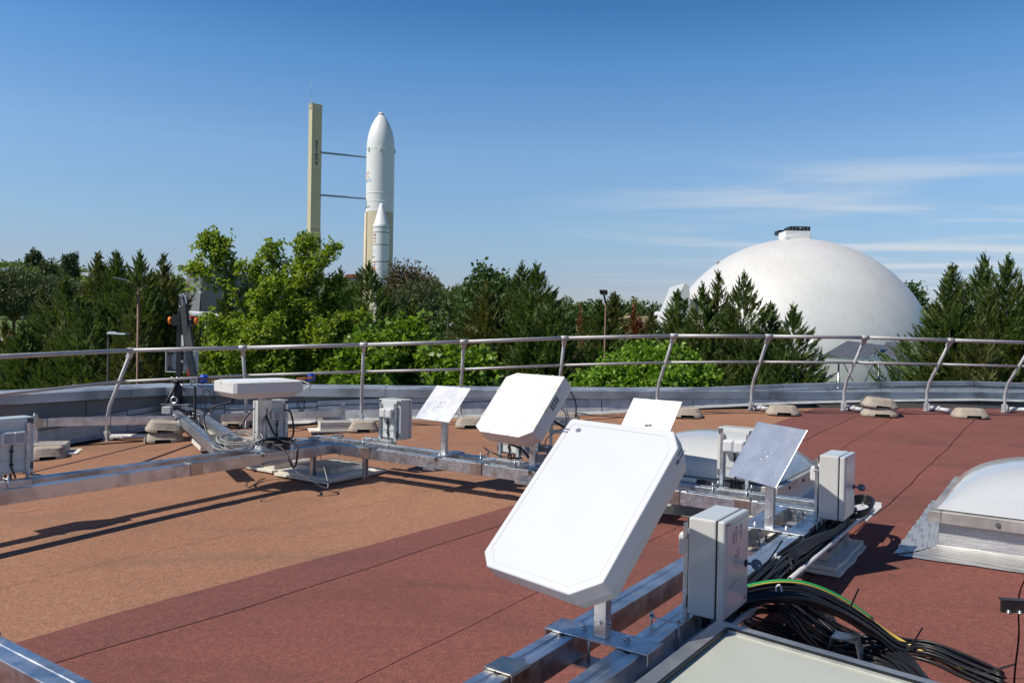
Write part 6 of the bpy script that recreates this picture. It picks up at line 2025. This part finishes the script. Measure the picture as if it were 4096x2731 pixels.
mb = MB(); mb.tube([c_, c_ - UP * .6], .05, 6); mb.build('mount', 'lamp_grey', dsh)
lw = thing('low_wall', 'long low dark roofed shed behind the bushes left of the dome', 'shed', at(2400, 1400, 75))
block([(2255, 1333), (2680, 1336), (2680, 1345), (2255, 1341)], Vector((0, 6, 0)), 75, 'roof_edge', 'lamp_grey', lw); block([(2260, 1342), (2675, 1346), (2675, 1460), (2260, 1460)], Vector((0, 5, 0)), 75.5, 'wall', 'wood_grey', lw)
hh = thing('hill_house', 'house with terracotta roofs on the hill just left of the rocket', 'house', at(1420, 1125, 330))
for pts, nm, mt in (([(1372, 1110), (1384, 1098), (1424, 1096), (1442, 1109)], 'roof', 'terracotta'), ([(1426, 1108), (1440, 1095), (1462, 1095), (1466, 1108)], 'roof', 'terracotta'), ([(1376, 1110.5), (1464, 1109), (1464, 1130), (1376, 1130)], 'wall', 'house_wall')):
    block(pts, Vector((0, 7, 0)), 330 if nm == 'roof' else 330.6, nm, mt, hh)
h2 = thing('hill_house', 'pale flat house at the far left edge of the hill', 'house', at(5, 1085, 260)); block([(-40, 1074), (19, 1072), (18, 1084), (-40, 1088)], Vector((0, 8, 0)), 260, 'wall', 'white_metal_roof', h2); block([(-40, 1077, -.2), (14, 1076, -.2), (14, 1080, -.2), (-40, 1082, -.2)], Vector((0, .1, 0)), 260, 'window', 'dark_glass', h2)
h3 = thing('hill_house', 'small pale roof showing among the left hill trees', 'house', at(338, 1105, 250)); block([(322, 1098), (328, 1089), (352, 1098), (352, 1107)], Vector((2, 8, 0)), 250, 'roof', 'white_metal_roof', h3)
h4 = thing('hill_house', 'small tan house on the hill right of the brown tree', 'house', at(1711, 1146, 420)); block([(1702, 1142), (1706, 1137), (1716, 1139), (1718, 1146), (1703, 1147)], Vector((0, 7, 0)), 420, 'wall', 'house_wall', h4)
# blue-grey arched roof seen through the maples
ar = thing('arched_shelter', 'blue grey arched shelter partly hidden by the bright bushes', 'shelter', at(1640, 1480, 34))
mb = MB(); cen = at(1600, 1490, 34); rr_ = 1.05
for k in range(4):
    pts = [cen + Vector((math.cos(a) * rr_, .35 * k, math.sin(a) * rr_ * 1.15)) for a in [R(5 + 10 * i) for i in range(18)]]
    mb.tube(pts, .035, 6)
for a in [R(8 + 12 * i) for i in range(14)]:
    p0 = cen + Vector((math.cos(a) * rr_ * .98, 0, math.sin(a) * rr_ * 1.13)); a2 = a + R(12); p1 = cen + Vector((math.cos(a2) * rr_ * .98, 0, math.sin(a2) * rr_ * 1.13))
    mb.add([p0, p1, p1 + Vector((0, 1.05, 0)), p0 + Vector((0, 1.05, 0))], [(0, 1, 2, 3)])
mb.build('arch_roof', 'lamp_grey', ar)
mb = MB(); mb.tube([Vector((cen.x + .9, cen.y, GROUND)), cen + Vector((.9, 0, .2))], .05, 6).tube([Vector((cen.x - .9, cen.y, GROUND)), cen + Vector((-.9, 0, .2))], .05, 6); mb.build('support_post', 'lamp_grey', ar)


# ------------------------------------------------------------------ vegetation
def leaf_object(name, cen, dirs, nrm, L, W, mat, parent=None, fold=.25, kind=None):
    "four-cornered leaves as one mesh; arrays N x 3"
    N = len(cen); L = np.broadcast_to(np.asarray(L, float), (N,))[:, None]; W = np.broadcast_to(np.asarray(W, float), (N,))[:, None]
    d = dirs / np.linalg.norm(dirs, axis=1, keepdims=True)
    sd = np.cross(d, nrm); sd /= np.linalg.norm(sd, axis=1, keepdims=True) + 1e-9
    up = np.cross(sd, d)
    V = np.empty((N, 4, 3))
    V[:, 0] = cen; V[:, 1] = cen + d * L * .45 + sd * W * .5 + up * W * fold; V[:, 2] = cen + d * L; V[:, 3] = cen + d * L * .45 - sd * W * .5 + up * W * fold
    return quads(name, V, mat, parent, kind)


def quads(name, V, mat, parent=None, kind=None):
    N = len(V); me = bpy.data.meshes.new(name)
    me.vertices.add(N * 4); me.vertices.foreach_set('co', V.reshape(-1).astype(np.float32))
    me.loops.add(N * 4); me.loops.foreach_set('vertex_index', np.arange(N * 4, dtype=np.int32))
    me.polygons.add(N); me.polygons.foreach_set('loop_start', np.arange(0, N * 4, 4, dtype=np.int32)); me.polygons.foreach_set('loop_total', np.full(N, 4, dtype=np.int32))
    me.materials.append(MATS[mat]); me.update(calc_edges=True)
    ob = bpy.data.objects.new(name, me); C.objects.link(ob)
    if parent is not None: ob.parent = parent
    if kind: ob['kind'] = kind
    return ob


def unit(v): return v / (np.linalg.norm(v, axis=-1, keepdims=True) + 1e-9)


def conifer(seed, H, leaders, dens=1.0, wide=1.0, plume=.62, m=36):
    "plumes of small leaves rising outwards over one or more pointed cones; returns leaf arrays and stem paths"
    r = np.random.default_rng(seed); cs, ds, ns, Ls, Ws = [], [], [], [], []; stems = []
    up = np.array([0, 0, 1.0])
    for (ox, oy, h, rad) in leaders:
        stems.append([(ox * .25, oy * .25, 0), (ox * .8, oy * .8, h * .45), (ox, oy, h * .90)])
        n1 = int(1500 * dens * rad / 3.0); n0 = int(300 * dens * rad / 3.0)
        f = np.concatenate([1 - .50 * r.random(n1) ** .68, r.uniform(.16, .5, n0)]); n = len(f)
        k = 1 - f
        lump = 1 + .15 * np.sin(f * 34 + ox * 3 + r.uniform(0, 6)) * np.sin(r.uniform(0, 6) + f * 11)
        az = r.uniform(0, 2 * math.pi, n)
        lobes = 1 + .17 * np.sin(az * 3 + f * 17) + .15 * np.sin(az * 5 - f * 29 + seed)
        rho = r.random(n) ** .42
        dep = k * h
        Rf = (rad / 3.0) * wide * np.minimum(.05 + .50 * dep, 1.75 + .08 * dep) * lump * lobes * (.42 + .58 * rho)
        e = np.radians(r.uniform(14, 40, n) + 26 * f ** 6)
        hd = np.stack([np.cos(az), np.sin(az), np.zeros(n)], 1)
        L = plume * (.40 + 1.15 * k ** .6) * r.uniform(.65, 1.2, n) * np.where(r.random(n) < .10, 1.45, 1.0)
        d0 = unit(hd * np.cos(e)[:, None] + up * np.sin(e)[:, None] + r.normal(size=(n, 3)) * .16)
        tipz = f * h
        cx_ = np.stack([np.full(n, ox), np.full(n, oy), tipz], 1) * np.stack([np.minimum(1, .25 + f * 1.4), np.minimum(1, .25 + f * 1.4), np.ones(n)], 1)
        tip = cx_ + hd * Rf[:, None]
        base = tip - d0 * L[:, None] * .9
        pn = unit(np.cross(d0, r.normal(size=(n, 3)))); sdv = np.cross(d0, pn)
        q = (np.arange(m) + .5) / m; sgn = np.where(np.arange(m) % 2 == 0, 1.0, -1.0)
        P = base[:, None] + d0[:, None] * (L[:, None] * q)[..., None] + up * (L[:, None] * q ** 2 * .20)[..., None]
        tg = unit(d0[:, None] + up * (q * .32)[None, :, None])
        wid = (.30 + .85 * np.sin(np.pi * np.clip(q, 0, 1) ** .8)) * (1 - .55 * q)
        sp = (.78 - .42 * q)[None, :, None]
        thick = r.normal(size=(n, m, 1)) * .38
        dd = unit(tg + sdv[:, None] * sgn[None, :, None] * sp + pn[:, None] * thick + r.normal(size=(n, m, 3)) * .12)
        ll = (.165 * wid)[None] * np.minimum(1.25, L / plume)[:, None] * r.uniform(.75, 1.25, (n, m))
        cs.append(P.reshape(-1, 3)); ds.append(dd.reshape(-1, 3)); ns.append(np.repeat(unit(pn + r.normal(size=(n, 3)) * .3), m, 0)); Ls.append(ll.reshape(-1)); Ws.append(np.full(n * m, .034) * np.repeat(r.uniform(.8, 1.2, n), m))
        # the leading shoot
        n2 = 60; z = h * .90 + np.linspace(0, 1, n2) * h * .10
        b_ = np.stack([ox + .03 * np.sin(z * 9), np.full(n2, oy), z], 1); dd = unit(r.normal(size=(n2, 3)) * .5 * np.array([1, 1, .3]) + up)
        cs.append(b_); ds.append(dd); ns.append(r.normal(size=(n2, 3))); Ls.append(np.linspace(.26, .09, n2)); Ws.append(np.full(n2, .026))
        # dense dark heart
        n3 = 800; f3 = 1 - .85 * r.random(n3) ** .7; az3 = r.uniform(0, 6.28, n3); R3 = (rad / 3.0) * wide * np.minimum(.5 * (1 - f3) * h, 1.7) * r.random(n3) ** .5 * .62
        c3 = np.stack([ox * np.minimum(1, .25 + f3 * 1.4) + R3 * np.cos(az3), oy * np.minimum(1, .25 + f3 * 1.4) + R3 * np.sin(az3), f3 * h - .25], 1)
        cs.append(c3); ds.append(unit(r.normal(size=(n3, 3)) + up * .8)); ns.append(r.normal(size=(n3, 3))); Ls.append(r.uniform(.2, .42, n3) * np.clip((1 - f3) * 3.2, .15, 1)); Ws.append(r.uniform(.08, .18, n3) * np.clip((1 - f3) * 3.2, .15, 1))
    return [np.concatenate(a) for a in (cs, ds, ns, Ls, Ws)], stems


def crown(seed, radii, n_cl, per, cl_r, leaf, lift=.3, shell=(.55, 1.0), squash=1.0, bottom=-.75):
    "leaf clumps through an uneven ellipsoid round the origin"
    r = np.random.default_rng(seed)
    d = unit(r.normal(size=(n_cl * 3, 3))); d = d[d[:, 2] > bottom][:n_cl]
    ph = r.uniform(0, 6, 6)
    lump = 1 + .14 * np.sin(d[:, 0] * 4 + ph[0]) * np.sin(d[:, 1] * 4 + ph[1]) + .10 * np.sin(d[:, 2] * 7 + ph[2]) + .08 * np.sin(d[:, 0] * 9 + d[:, 1] * 8 + ph[3])
    rr = (r.uniform(shell[0] ** 2, shell[1] ** 2, len(d))) ** .5
    cc = d * rr[:, None] * lump[:, None] * np.array(radii)
    N = len(cc) * per
    C_ = np.repeat(cc, per, 0); D_ = np.repeat(d, per, 0)
    off = unit(r.normal(size=(N, 3))) * (r.random(N) ** .5)[:, None] * cl_r * np.array([1, 1, squash]) * np.repeat(r.uniform(.6, 1.35, len(cc)), per)[:, None]
    cen = C_ + off
    dirs = unit(off / cl_r * .7 + D_ * .5 + r.normal(size=(N, 3)) * .7 + np.array([0, 0, -.1]))
    nrm = unit(D_ * .5 + r.normal(size=(N, 3)) * .55 + np.array([0, 0, lift + .4]))
    return cen, dirs, nrm, leaf[0] * r.uniform(.65, 1.25, N), leaf[1] * r.uniform(.7, 1.2, N)


def limbs(parent, stems, r0, mat, name='trunk', taper=.25):
    mb = MB()
    for st in stems:
        P = smooth_path(st, 4); n = len(P); mb.tube(P, [r0 * (1 - (1 - taper) * i / (n - 1)) for i in range(n)], 7)
    me_o = mb.build(name, mat); me_o.parent = parent; return me_o


def base_at(x, Y): p = at(x, 1400, Y); return Vector((p.x, Y, ground_z(p.x, Y)))


# --- conifers: four shapes, copied and turned
PROTO = {}


def conifer_proto(key, seed, H, leaders, mat, **kw):
    a, stems = conifer(seed, H, leaders, **kw)
    root = bpy.data.objects.new('conifer', None); C.objects.link(root); root['category'] = 'tree'
    o = leaf_object('crown', *a, mat, root); limbs(root, stems, .13, 'bark_dark', 'trunk', .12)
    PROTO[key] = (root, H, [False])


conifer_proto('a', 1, 13, [(0, 0, 13, 3.1), (1.05, .3, 12.0, 2.5), (-.95, .5, 11.5, 2.6)], 'cypress_leaf')
conifer_proto('b', 2, 13, [(0, 0, 13, 2.9), (.85, -.5, 11.5, 2.5)], 'cypress_leaf')
conifer_proto('c', 3, 13, [(0, 0, 13, 2.8), (-1.0, -.2, 11.9, 2.5), (1.0, .2, 11.3, 2.4)], 'olive_leaf', dens=.95)
conifer_proto('d', 4, 13, [(0, 0, 13, 2.7)], 'cypress_leaf', dens=1.1)
conifer_proto('e', 5, 13, [(0, 0, 13, 2.4), (.3, .2, 11.9, 1.8)], 'olive_leaf', dens=.85)
conifer_proto('r', 6, 13, [(0, 0, 13, 1.9), (.4, .1, 12.4, 1.5)], 'rust_leaf', dens=.8)
conifer_proto('bare', 7, 13, [(0, 0, 13, 1.7)], 'rust_leaf', dens=.22, m=14)


def plant(key, x, y, Y, wide, turn, label, group='conifers beyond the roof edge'):
    root, H, used = PROTO[key]
    if used[0]: o = copy_tree(root)
    else: o = root; used[0] = True
    b = base_at(x, Y); top = at(x, y, Y)
    b = Vector((top.x, Y, ground_z(top.x, Y))); k = (top.z - b.z) / H
    o.location = b; o.scale = (k * wide, k * wide, k); o.rotation_euler = (0, 0, R(turn))
    o['label'] = label; o['category'] = 'tree'; o['group'] = group
    return o


for args in (
    ('c', 165, 1150, 25, 1.0, 20, 'dark conifer second from the left edge, over the lawn'),
    ('a', 262, 1098, 24, 1.15, 80, 'broad conifer left of the brown lamp post'),
    ('e', 395, 1010, 27, 1.2, 140, 'conifer with a thin pale tip left of the tall brown lamp'),
    ('d', 468, 1003, 25, 1.15, 10, 'slim pointed conifer just left of the brown lamp post'),
    ('b', 560, 1000, 24, 1.1, 250, 'conifer with a dense dark tip right behind the brown lamp post'),
    ('c', 656, 1013, 25, 1.05, 310, 'conifer beside the black mast, left of the grey building'),
    ('a', 330, 1190, 21, 1.0, 30, 'lower conifer in front, behind the low black lamp'),
    ('c', 540, 1215, 20.5, 1.0, 100, 'low conifer in front, behind the brown lamp post foot'),
    ('b', 800, 1255, 24, 1.2, 120, 'low dark conifer right of the black mast'),
    ('d', 905, 1150, 27, 1.1, 160, 'conifer almost hidden inside the yellow green tree'),
    ('b', 1362, 1066, 27, 1.0, 200, 'conifer right of the launch tower, behind the yellow green tree'),
    ('a', 1474, 1045, 24, 1.25, 0, 'conifer in front of the rocket base'),
    ('e', 1555, 1215, 25, 1.1, 60, 'low conifer right of the rocket base'),
    ('c', 1945, 1118, 22, 1.15, 200, 'yellowish left part of the big middle conifer group'),
    ('a', 2090, 1045, 22.5, 1.0, 170, 'tall conifer of the middle group with the left dark tip'),
    ('b', 2146, 1047, 21.5, 1.2, 290, 'tall conifer of the middle group with the right dark tip'),
    ('a', 2205, 1180, 20.5, 1.0, 330, 'low right front conifer of the middle group'),
    ('d', 2400, 1195, 37, 1.5, 0, 'small conifer left of the dark headed lamp'),
    ('e', 2456, 1170, 38, 1.75, 90, 'small conifer right of the dark headed lamp'),
    ('e', 2610, 1238, 42, 1.6, 40, 'small olive conifer in front of the ochre building'),
    ('d', 2712, 1158, 23, 1.3, 50, 'leftmost conifer in front of the dome'),
    ('b', 2810, 1128, 22, 1.1, 20, 'second conifer from the left in front of the dome'),
    ('c', 2873, 1083, 22.5, .9, 90, 'tall middle conifer in front of the dome, with golden patches'),
    ('a', 2976, 1083, 21.5, .95, 120, 'tallest right conifer of the group before the dome'),
    ('d', 3082, 1206, 22, 1.25, 210, 'lower conifer at the right of the group before the dome'),
    ('b', 3174, 1212, 20.5, 1.1, 260, 'last conifer before the solar panels'),
    ('b', 3838, 1120, 21.5, .9, 30, 'left conifer of the far right group, beside the solar panels'),
    ('d', 3806, 1055, 21, 1.15, 140, 'dense conifer of the far right group with a broad tip'),
    ('a', 3938, 1010, 22, .95, 230, 'tallest conifer of the far right group'),
    ('b', 4034, 1015, 21, 1.15, 180, 'slender tipped conifer near the right edge'),
    ('a', 4170, 1060, 22, 1.0, 300, 'conifer cut by the right edge of the picture'),
    ('c', 3925, 1230, 19.5, .8, 60, 'low front conifer of the far right group'),
): plant(*args)
plant('r', 2537, 1205, 40, 1.15, 30, 'dead rust coloured conifer before the ochre building', 'dead conifers')
plant('bare', 2322, 1212, 36, 1.3, 120, 'thin nearly bare conifer right of the middle group', 'dead conifers')
plant('bare', 752, 1120, 30, .9, 50, 'dead brown conifer before the grey building', 'dead conifers')


# --- yellow green tree with open branching
MYD = 18.5
mroot = base_at(1120, MYD)
mt = thing('broadleaf_tree', 'open yellow green tree with dark branches in front of the launch tower', 'tree', mroot)
LIMBS = [([(1045, 1560), (1020, 1390), (960, 1200), (905, 1090), (865, 1020), (832, 962)], 0, .052), ([(905, 1090), (890, 1040), (880, 975)], -.1, .02), ([(960, 1200), (840, 1120), (778, 1075)], .2, .022),
         ([(1205, 1560), (1215, 1400), (1190, 1250), (1200, 1130), (1195, 985)], .1, .055), ([(1200, 1130), (1230, 1040), (1242, 968)], .2, .02), ([(1200, 1210), (1270, 1100), (1338, 995)], -.2, .026), ([(1190, 1250), (1140, 1150), (1100, 1070), (1092, 1015)], .4, .026),
         ([(1020, 1390), (900, 1330), (835, 1285)], -.4, .026), ([(1215, 1400), (1310, 1310), (1450, 1272)], -.2, .028), ([(1035, 1450), (920, 1440), (800, 1425)], -.6, .024), ([(1205, 1450), (1330, 1420), (1470, 1400)], .3, .024), ([(960, 1200), (1000, 1110), (1022, 1078)], -.3, .02),
         ([(1215, 1350), (1100, 1270), (1020, 1200)], -.7, .024), ([(1205, 1520), (1300, 1500), (1430, 1490)], -.5, .022), ([(1040, 1500), (900, 1500), (790, 1490)], .2, .022), ([(1150, 1560), (1120, 1400), (1080, 1250), (1062, 1150)], .7, .036), ([(1260, 1560), (1290, 1400), (1330, 1250), (1342, 1120)], .5, .036),
         ([(1290, 1400), (1380, 1330), (1440, 1340)], .8, .02), ([(1120, 1400), (1010, 1310), (950, 1270)], 1.0, .022), ([(1190, 1250), (1270, 1200), (1330, 1190)], .9, .022), ([(1020, 1390), (1080, 1330), (1110, 1300)], -.9, .02), ([(1290, 1450), (1370, 1450), (1440, 1440)], -.9, .02), ([(1080, 1500), (1000, 1470), (930, 1400)], -1.1, .022), ([(1230, 1500), (1270, 1400), (1290, 1330)], -1.1, .022)]
r = np.random.default_rng(15); tw_mb = MB(); cs, ds, ns, Ls, Ws = [], [], [], [], []


def shoot(p, d, L, rad, lv):
    n = max(4, int(L / .075)); q = np.array(p, float); dd = unit(np.array(d, float)); pts = [q.copy()]
    for i in range(n):
        dd = unit(dd + r.normal(size=3) * .10 + np.array([0, 0, .035])); q = q + dd * (L / n); pts.append(q.copy())
        if i > 0 and r.random() < .86:
            k = r.integers(3, 7); o_ = unit(r.normal(size=(k, 3))) * r.uniform(.02, .085, (k, 1))
            cs.append(q + o_); ds.append(unit(o_ * 9 + dd * .5 + r.normal(size=(k, 3)) * .4 + np.array([0, 0, -.2]))); ns.append(unit(r.normal(size=(k, 3)) * .55 + np.array([0, 0, .9]))); Ls.append(r.uniform(.055, .115, k)); Ws.append(r.uniform(.05, .095, k))
        if lv == 0 and r.random() < .42: shoot(q, unit(dd * .7 + unit(r.normal(size=3)) * .8 + np.array([0, 0, .15])), L * r.uniform(.25, .5), rad * .6, 1)
    tw_mb.tube([Vector(x) for x in pts[::3] + [pts[-1]]], [max(.0035, rad * (1 - .8 * i / max(1, len(pts[::3])))) for i in range(len(pts[::3]) + 1)], 4, caps=False)


for px_, dy, rad in LIMBS:
    P = [at(x, y, MYD + dy * min(1, i * .5)) - mroot for i, (x, y) in enumerate(px_)]; S = smooth_path(P, 6); n = len(S)
    tw_mb.tube(S, [rad * (1 - .72 * i / (n - 1)) for i in range(n)], 6, caps=False)
    Lt = sum((b - a).length for a, b in zip(S, S[1:])); lo_ = .35 if px_[0][1] > 1540 else .12
    for i in range(int(Lt * 15)):
        f = lo_ + (1 - lo_) * r.random() ** .8; j = min(n - 2, int(f * (n - 1))); tg = np.array((S[j + 1] - S[j]).normalized())
        shoot(np.array(S[j]), unit(tg * .65 + unit(r.normal(size=3)) * np.array([1, 1, .6]) * .85 + np.array([0, 0, .12])), r.uniform(.22, .62) * (1.15 - .6 * f), .010, 0)
    shoot(np.array(S[-1]), np.array((S[-1] - S[-2]).normalized()), .16, .007, 0)
for x in (-.35, .25): tw_mb.tube([Vector((x * .3, 0, 0)), Vector(at(1120 + x * 300, 1570, MYD) - mroot)], [.13, .07], 7)
tk = tw_mb.build('trunk', 'bark_grey'); tk.parent = mt
low = crown(52, (1.75, 1.1, 1.05), 560, 20, .17, (.095, .085), shell=(.25, 1.0), bottom=-1); lc = np.array(at(1110, 1415, MYD) - mroot); low[0][:] = low[0] + lc
mid_ = crown(53, (1.25, .9, .9), 240, 18, .16, (.095, .085), shell=(.3, 1.0), bottom=-1); lc = np.array(at(1150, 1215, MYD) - mroot); mid_[0][:] = mid_[0] + lc
for extra in (low, mid_):
    for dst, src in zip((cs, ds, ns, Ls, Ws), extra): dst.append(src)
leaf_object('crown', *[np.concatenate(a) for a in (cs, ds, ns, Ls, Ws)], 'maple_leaf', mt)


# --- rounded bright trees just outside the parapet
def round_tree(label, x, ytop, Y, radii, mat, seed, n_cl, per=34, cl_r=.42, leaf=(.16, .15), name='broadleaf_tree', bottom=-.8, group=None, trunk=.09, shell=(.5, 1.0), tr_mat='bark_grey', squash=1.0):
    top = at(x, ytop, Y); b = Vector((top.x, Y, ground_z(top.x, Y)))
    root = thing(name, label, 'tree', b, group)
    zc = top.z - b.z - radii[2]
    a = crown(seed, radii, n_cl, per, cl_r, leaf, shell=shell, bottom=bottom, squash=squash)
    a[0][:, 2] += zc
    leaf_object('crown', *a, mat, root)
    rr = random.Random(seed); st = [[(0, 0, 0), (.05, .03, zc * .5), (0, 0, zc + radii[2] * .5)]]
    for k in range(7):
        an = rr.uniform(0, 6.28); f = rr.uniform(.3, .9); z0 = zc - radii[2] * .6
        st.append([(0, 0, z0), (math.cos(an) * radii[0] * .35, math.sin(an) * radii[1] * .35, z0 + radii[2] * .6), (math.cos(an) * radii[0] * .8, math.sin(an) * radii[1] * .8, zc + radii[2] * (f - .4))])
    limbs(root, st, trunk, tr_mat)
    return root


round_tree('bright green maple bush directly right of the yellow green tree', 1575, 1268, 18.2, (.95, .9, 1.5), 'fresh_leaf', 31, 330, 34, .30, (.15, .14))
round_tree('lower shaded maple bush left of the bright green one', 1475, 1375, 17.6, (.75, .8, 1.2), 'fresh_leaf', 32, 240, 34, .28, (.15, .14))
round_tree('bright green maple bush behind the second metal plate', 1770, 1372, 17.6, (.55, .7, 1.1), 'fresh_leaf', 33, 200, 34, .27, (.15, .14))
round_tree('bright green maple bush left of the middle conifer group', 1888, 1384, 17.2, (.48, .6, 1.0), 'fresh_leaf', 34, 190, 34, .26, (.15, .14))
round_tree('rounded lime green tree in front of the conifers by the dome', 2600, 1388, 18.6, (1.42, 1.3, 1.25), 'lime_leaf', 35, 620, 40, .28, (.115, .10))
# --- larger trees farther off
round_tree('brownish green rounded stone pine right of the rocket', 1690, 1163, 58, (2.9, 2.9, 2.6), 'pine_leaf', 41, 520, 46, .55, (.30, .07), 'pine_tree', -.35, None, .3, (.7, 1.0), 'bark_brown')
round_tree('tall brown leaved eucalyptus just right of the rocket', 1622, 1073, 66, (2.0, 2.0, 3.2), 'eucalyptus_leaf', 42, 330, 42, .75, (.30, .12), 'eucalyptus_tree', -.8, None, .22)
round_tree('brown leaved tree between the eucalyptus and the hill', 1685, 1118, 68, (1.7, 1.8, 2.6), 'eucalyptus_leaf', 43, 230, 42, .7, (.30, .12), 'eucalyptus_tree', -.8, None, .2)
round_tree('pale green oak rising behind the middle conifers', 1972, 1074, 40, (1.85, 1.7, 3.0), 'oak_leaf', 44, 420, 40, .50, (.22, .17), 'oak_tree', -.9, None, .2)
round_tree('grey green oak left of the middle conifers', 1868, 1178, 44, (1.5, 1.5, 2.6), 'oak_leaf', 45, 360, 40, .5, (.22, .17), 'oak_tree', -.9, None, .2)
round_tree('low grey green tree behind the thin camera post', 1822, 1245, 48, (1.2, 1.2, 2.6), 'oak_leaf', 46, 280, 40, .5, (.22, .17), 'oak_tree', -.9, None, .15)
round_tree('broad dark stone pine at the left edge behind the lawn', 55, 1103, 100, (6.0, 5.0, 3.4), 'pine_leaf', 47, 620, 46, .9, (.5, .14), 'pine_tree', -.35, None, .35, (.7, 1.0), 'bark_brown')
round_tree('dark stone pine beyond the leftmost conifers', 215, 1118, 108, (4.6, 5.0, 3.4), 'pine_leaf', 48, 460, 46, .9, (.5, .14), 'pine_tree', -.35, None, .35, (.7, 1.0), 'bark_brown')
round_tree('dark broadleaf tree at the right flank of the dome', 3668, 1172, 104, (4.6, 4.4, 8.0), 'oak_leaf', 49, 620, 42, 1.0, (.42, .36), 'oak_tree', -.95, None, .3)
round_tree('olive tree mass under the middle of the railing by the bare conifer', 2330, 1255, 50, (2.4, 2.0, 2.8), 'oak_leaf', 50, 420, 42, .55, (.24, .2), 'oak_tree', -.95, None, .2)
hedge_pts = [(1660, 1380, 40), (1700, 1378, 40), (1745, 1380, 40)]
for i, (x, y, Y) in enumerate(hedge_pts): round_tree(('left', 'middle', 'right')[i] + ' reddish shrub of the low hedge seen between the maple bushes', x, y, Y, (.7, .7, 1.4), 'eucalyptus_leaf', 60 + i, 110, 34, .35, (.16, .12), 'shrub', -.95, 'reddish hedge shrubs', .05)

# --- tall poplars and single trees on the hill crest
for i, (x, y, Y, w_, lab) in enumerate(((113, 1012, 330, 1.3, 'left slim poplar of the group on the hill'), (136, 986, 330, 1.6, 'tallest slim poplar of the group on the hill'), (152, 1008, 330, 1.2, 'third slim poplar of the group on the hill'), (166, 1018, 330, 1.0, 'shortest slim poplar of the group on the hill'), (272, 1018, 240, 1.5, 'dark thin crowned tree left on the hill'), (290, 1016, 240, 1.5, 'second dark thin crowned tree left on the hill'), (195, 1034, 200, 2.4, 'brown leaning pine on the left hill'), (1753, 1118, 420, 3.0, 'dark cedar on the hill crest right of the brown trees'))):
    round_tree(lab, x, y, Y, (w_, w_, 8.5 if i < 4 else 6.5), 'pine_leaf' if i != 7 else 'cypress_leaf', 70 + i, 150, 26, .8, (.7, .4), 'poplar_tree' if i < 4 else 'pine_tree', -.95, None, .2)

# --- woods: hillside mass, and the tree line behind the ochre building
r = np.random.default_rng(77)
protos = []
for k in range(6): protos.append(crown(200 + k, (1, 1, 1.0), 44, 13, .30, (.27, .22), shell=(.6, 1.0), bottom=-.55))


def crowns_to(name, items, mat, kind='stuff'):
    Vs = []
    for (x, y, z, rx, rz_) in items:
        c, d, nn_, L, W = protos[r.integers(6)]; a = r.uniform(0, 6.28); ca, sa = math.cos(a), math.sin(a)
        rot = np.array([[ca, -sa, 0], [sa, ca, 0], [0, 0, 1]])
        c = c @ rot.T * np.array([rx, rx, rz_]) + np.array([x, y, z]); d = d @ rot.T; nn2 = nn_ @ rot.T
        d = unit(d); sd = unit(np.cross(d, nn2)); up = np.cross(sd, d); L_ = (L * rx)[:, None]; W_ = (W * rx)[:, None]
        V = np.empty((len(c), 4, 3)); V[:, 0] = c; V[:, 1] = c + d * L_ * .45 + sd * W_ * .5 + up * W_ * .2; V[:, 2] = c + d * L_; V[:, 3] = c + d * L_ * .45 - sd * W_ * .5 + up * W_ * .2
        Vs.append(V)
    return quads(name, np.concatenate(Vs), mat, None, kind)


hill, bright, dark = [], [], []
for _ in range(900):
    Y = r.uniform(185, 470); u = r.uniform(-.72, .16); x = u * Y
    z = ground_z(x, Y)
    if Y < 215 and x < -95 and r.random() < .5: continue
    if abs(x - RX) < 9 and Y < 200: continue
    rad = r.uniform(3.0, 5.2); it = (x, Y, z + rad * .95, rad, rad * r.uniform(.9, 1.25))
    px_ = 2048 + u * 3200
    (bright if (px_ < 480 and r.random() < .62) else dark if r.random() < .12 else hill).append(it)
for x in np.arange(-20, 300, 4.2):                    # crest line to the right and the flat tree line
    for q in range(3):
        Y = r.uniform(190, 330) + q * 40; xx = x * Y / 200; rad = r.uniform(3.0, 4.6)
        hill.append((xx, Y, ground_z(xx, Y) + rad * r.uniform(1.5, 2.2) + 2.0, rad, rad * 1.15))
o = crowns_to('woods', hill, 'wood_leaf'); tag(o, 'mixed green woods covering the hill and the far tree line', 'woods'); o['kind'] = 'stuff'
o = crowns_to('woods', bright, 'bright_wood_leaf'); tag(o, 'bright green part of the woods on the left hillside', 'woods'); o['kind'] = 'stuff'
o = crowns_to('woods', dark, 'oak_leaf'); tag(o, 'darker trees scattered through the hillside woods', 'woods'); o['kind'] = 'stuff'
for i, (x, y, w_) in enumerate(((2475, 1212, 2.6), (2520, 1226, 2.2), (2585, 1222, 2.3), (2668, 1218, 3.0), (2215, 1205, 3.0), (2280, 1225, 2.6), (2350, 1222, 2.6), (2740, 1226, 2.4))):
    round_tree(('first', 'second', 'third', 'fourth', 'fifth', 'sixth', 'seventh', 'eighth')[i] + ' broadleaf tree of the row behind the ochre building, counted outwards from the dark headed lamp' if 0 else ('dark round tree right of the small lamp conifers', 'dark round tree left of the rust coloured conifer', 'dark tree between the rust conifer and the roof unit', 'wide round tree above the white roof unit', 'round tree right of the middle conifer group', 'round tree above the bare conifer', 'round tree left of the dark headed lamp', 'round tree touching the white fin of the dome')[i], x, y, 150, (w_ * 1.35, w_ * 1.3, w_ * 1.9), 'oak_leaf', 90 + i, 170, 30, .8, (.5, .4), 'oak_tree', -.9, 'trees behind the ochre building', .2)
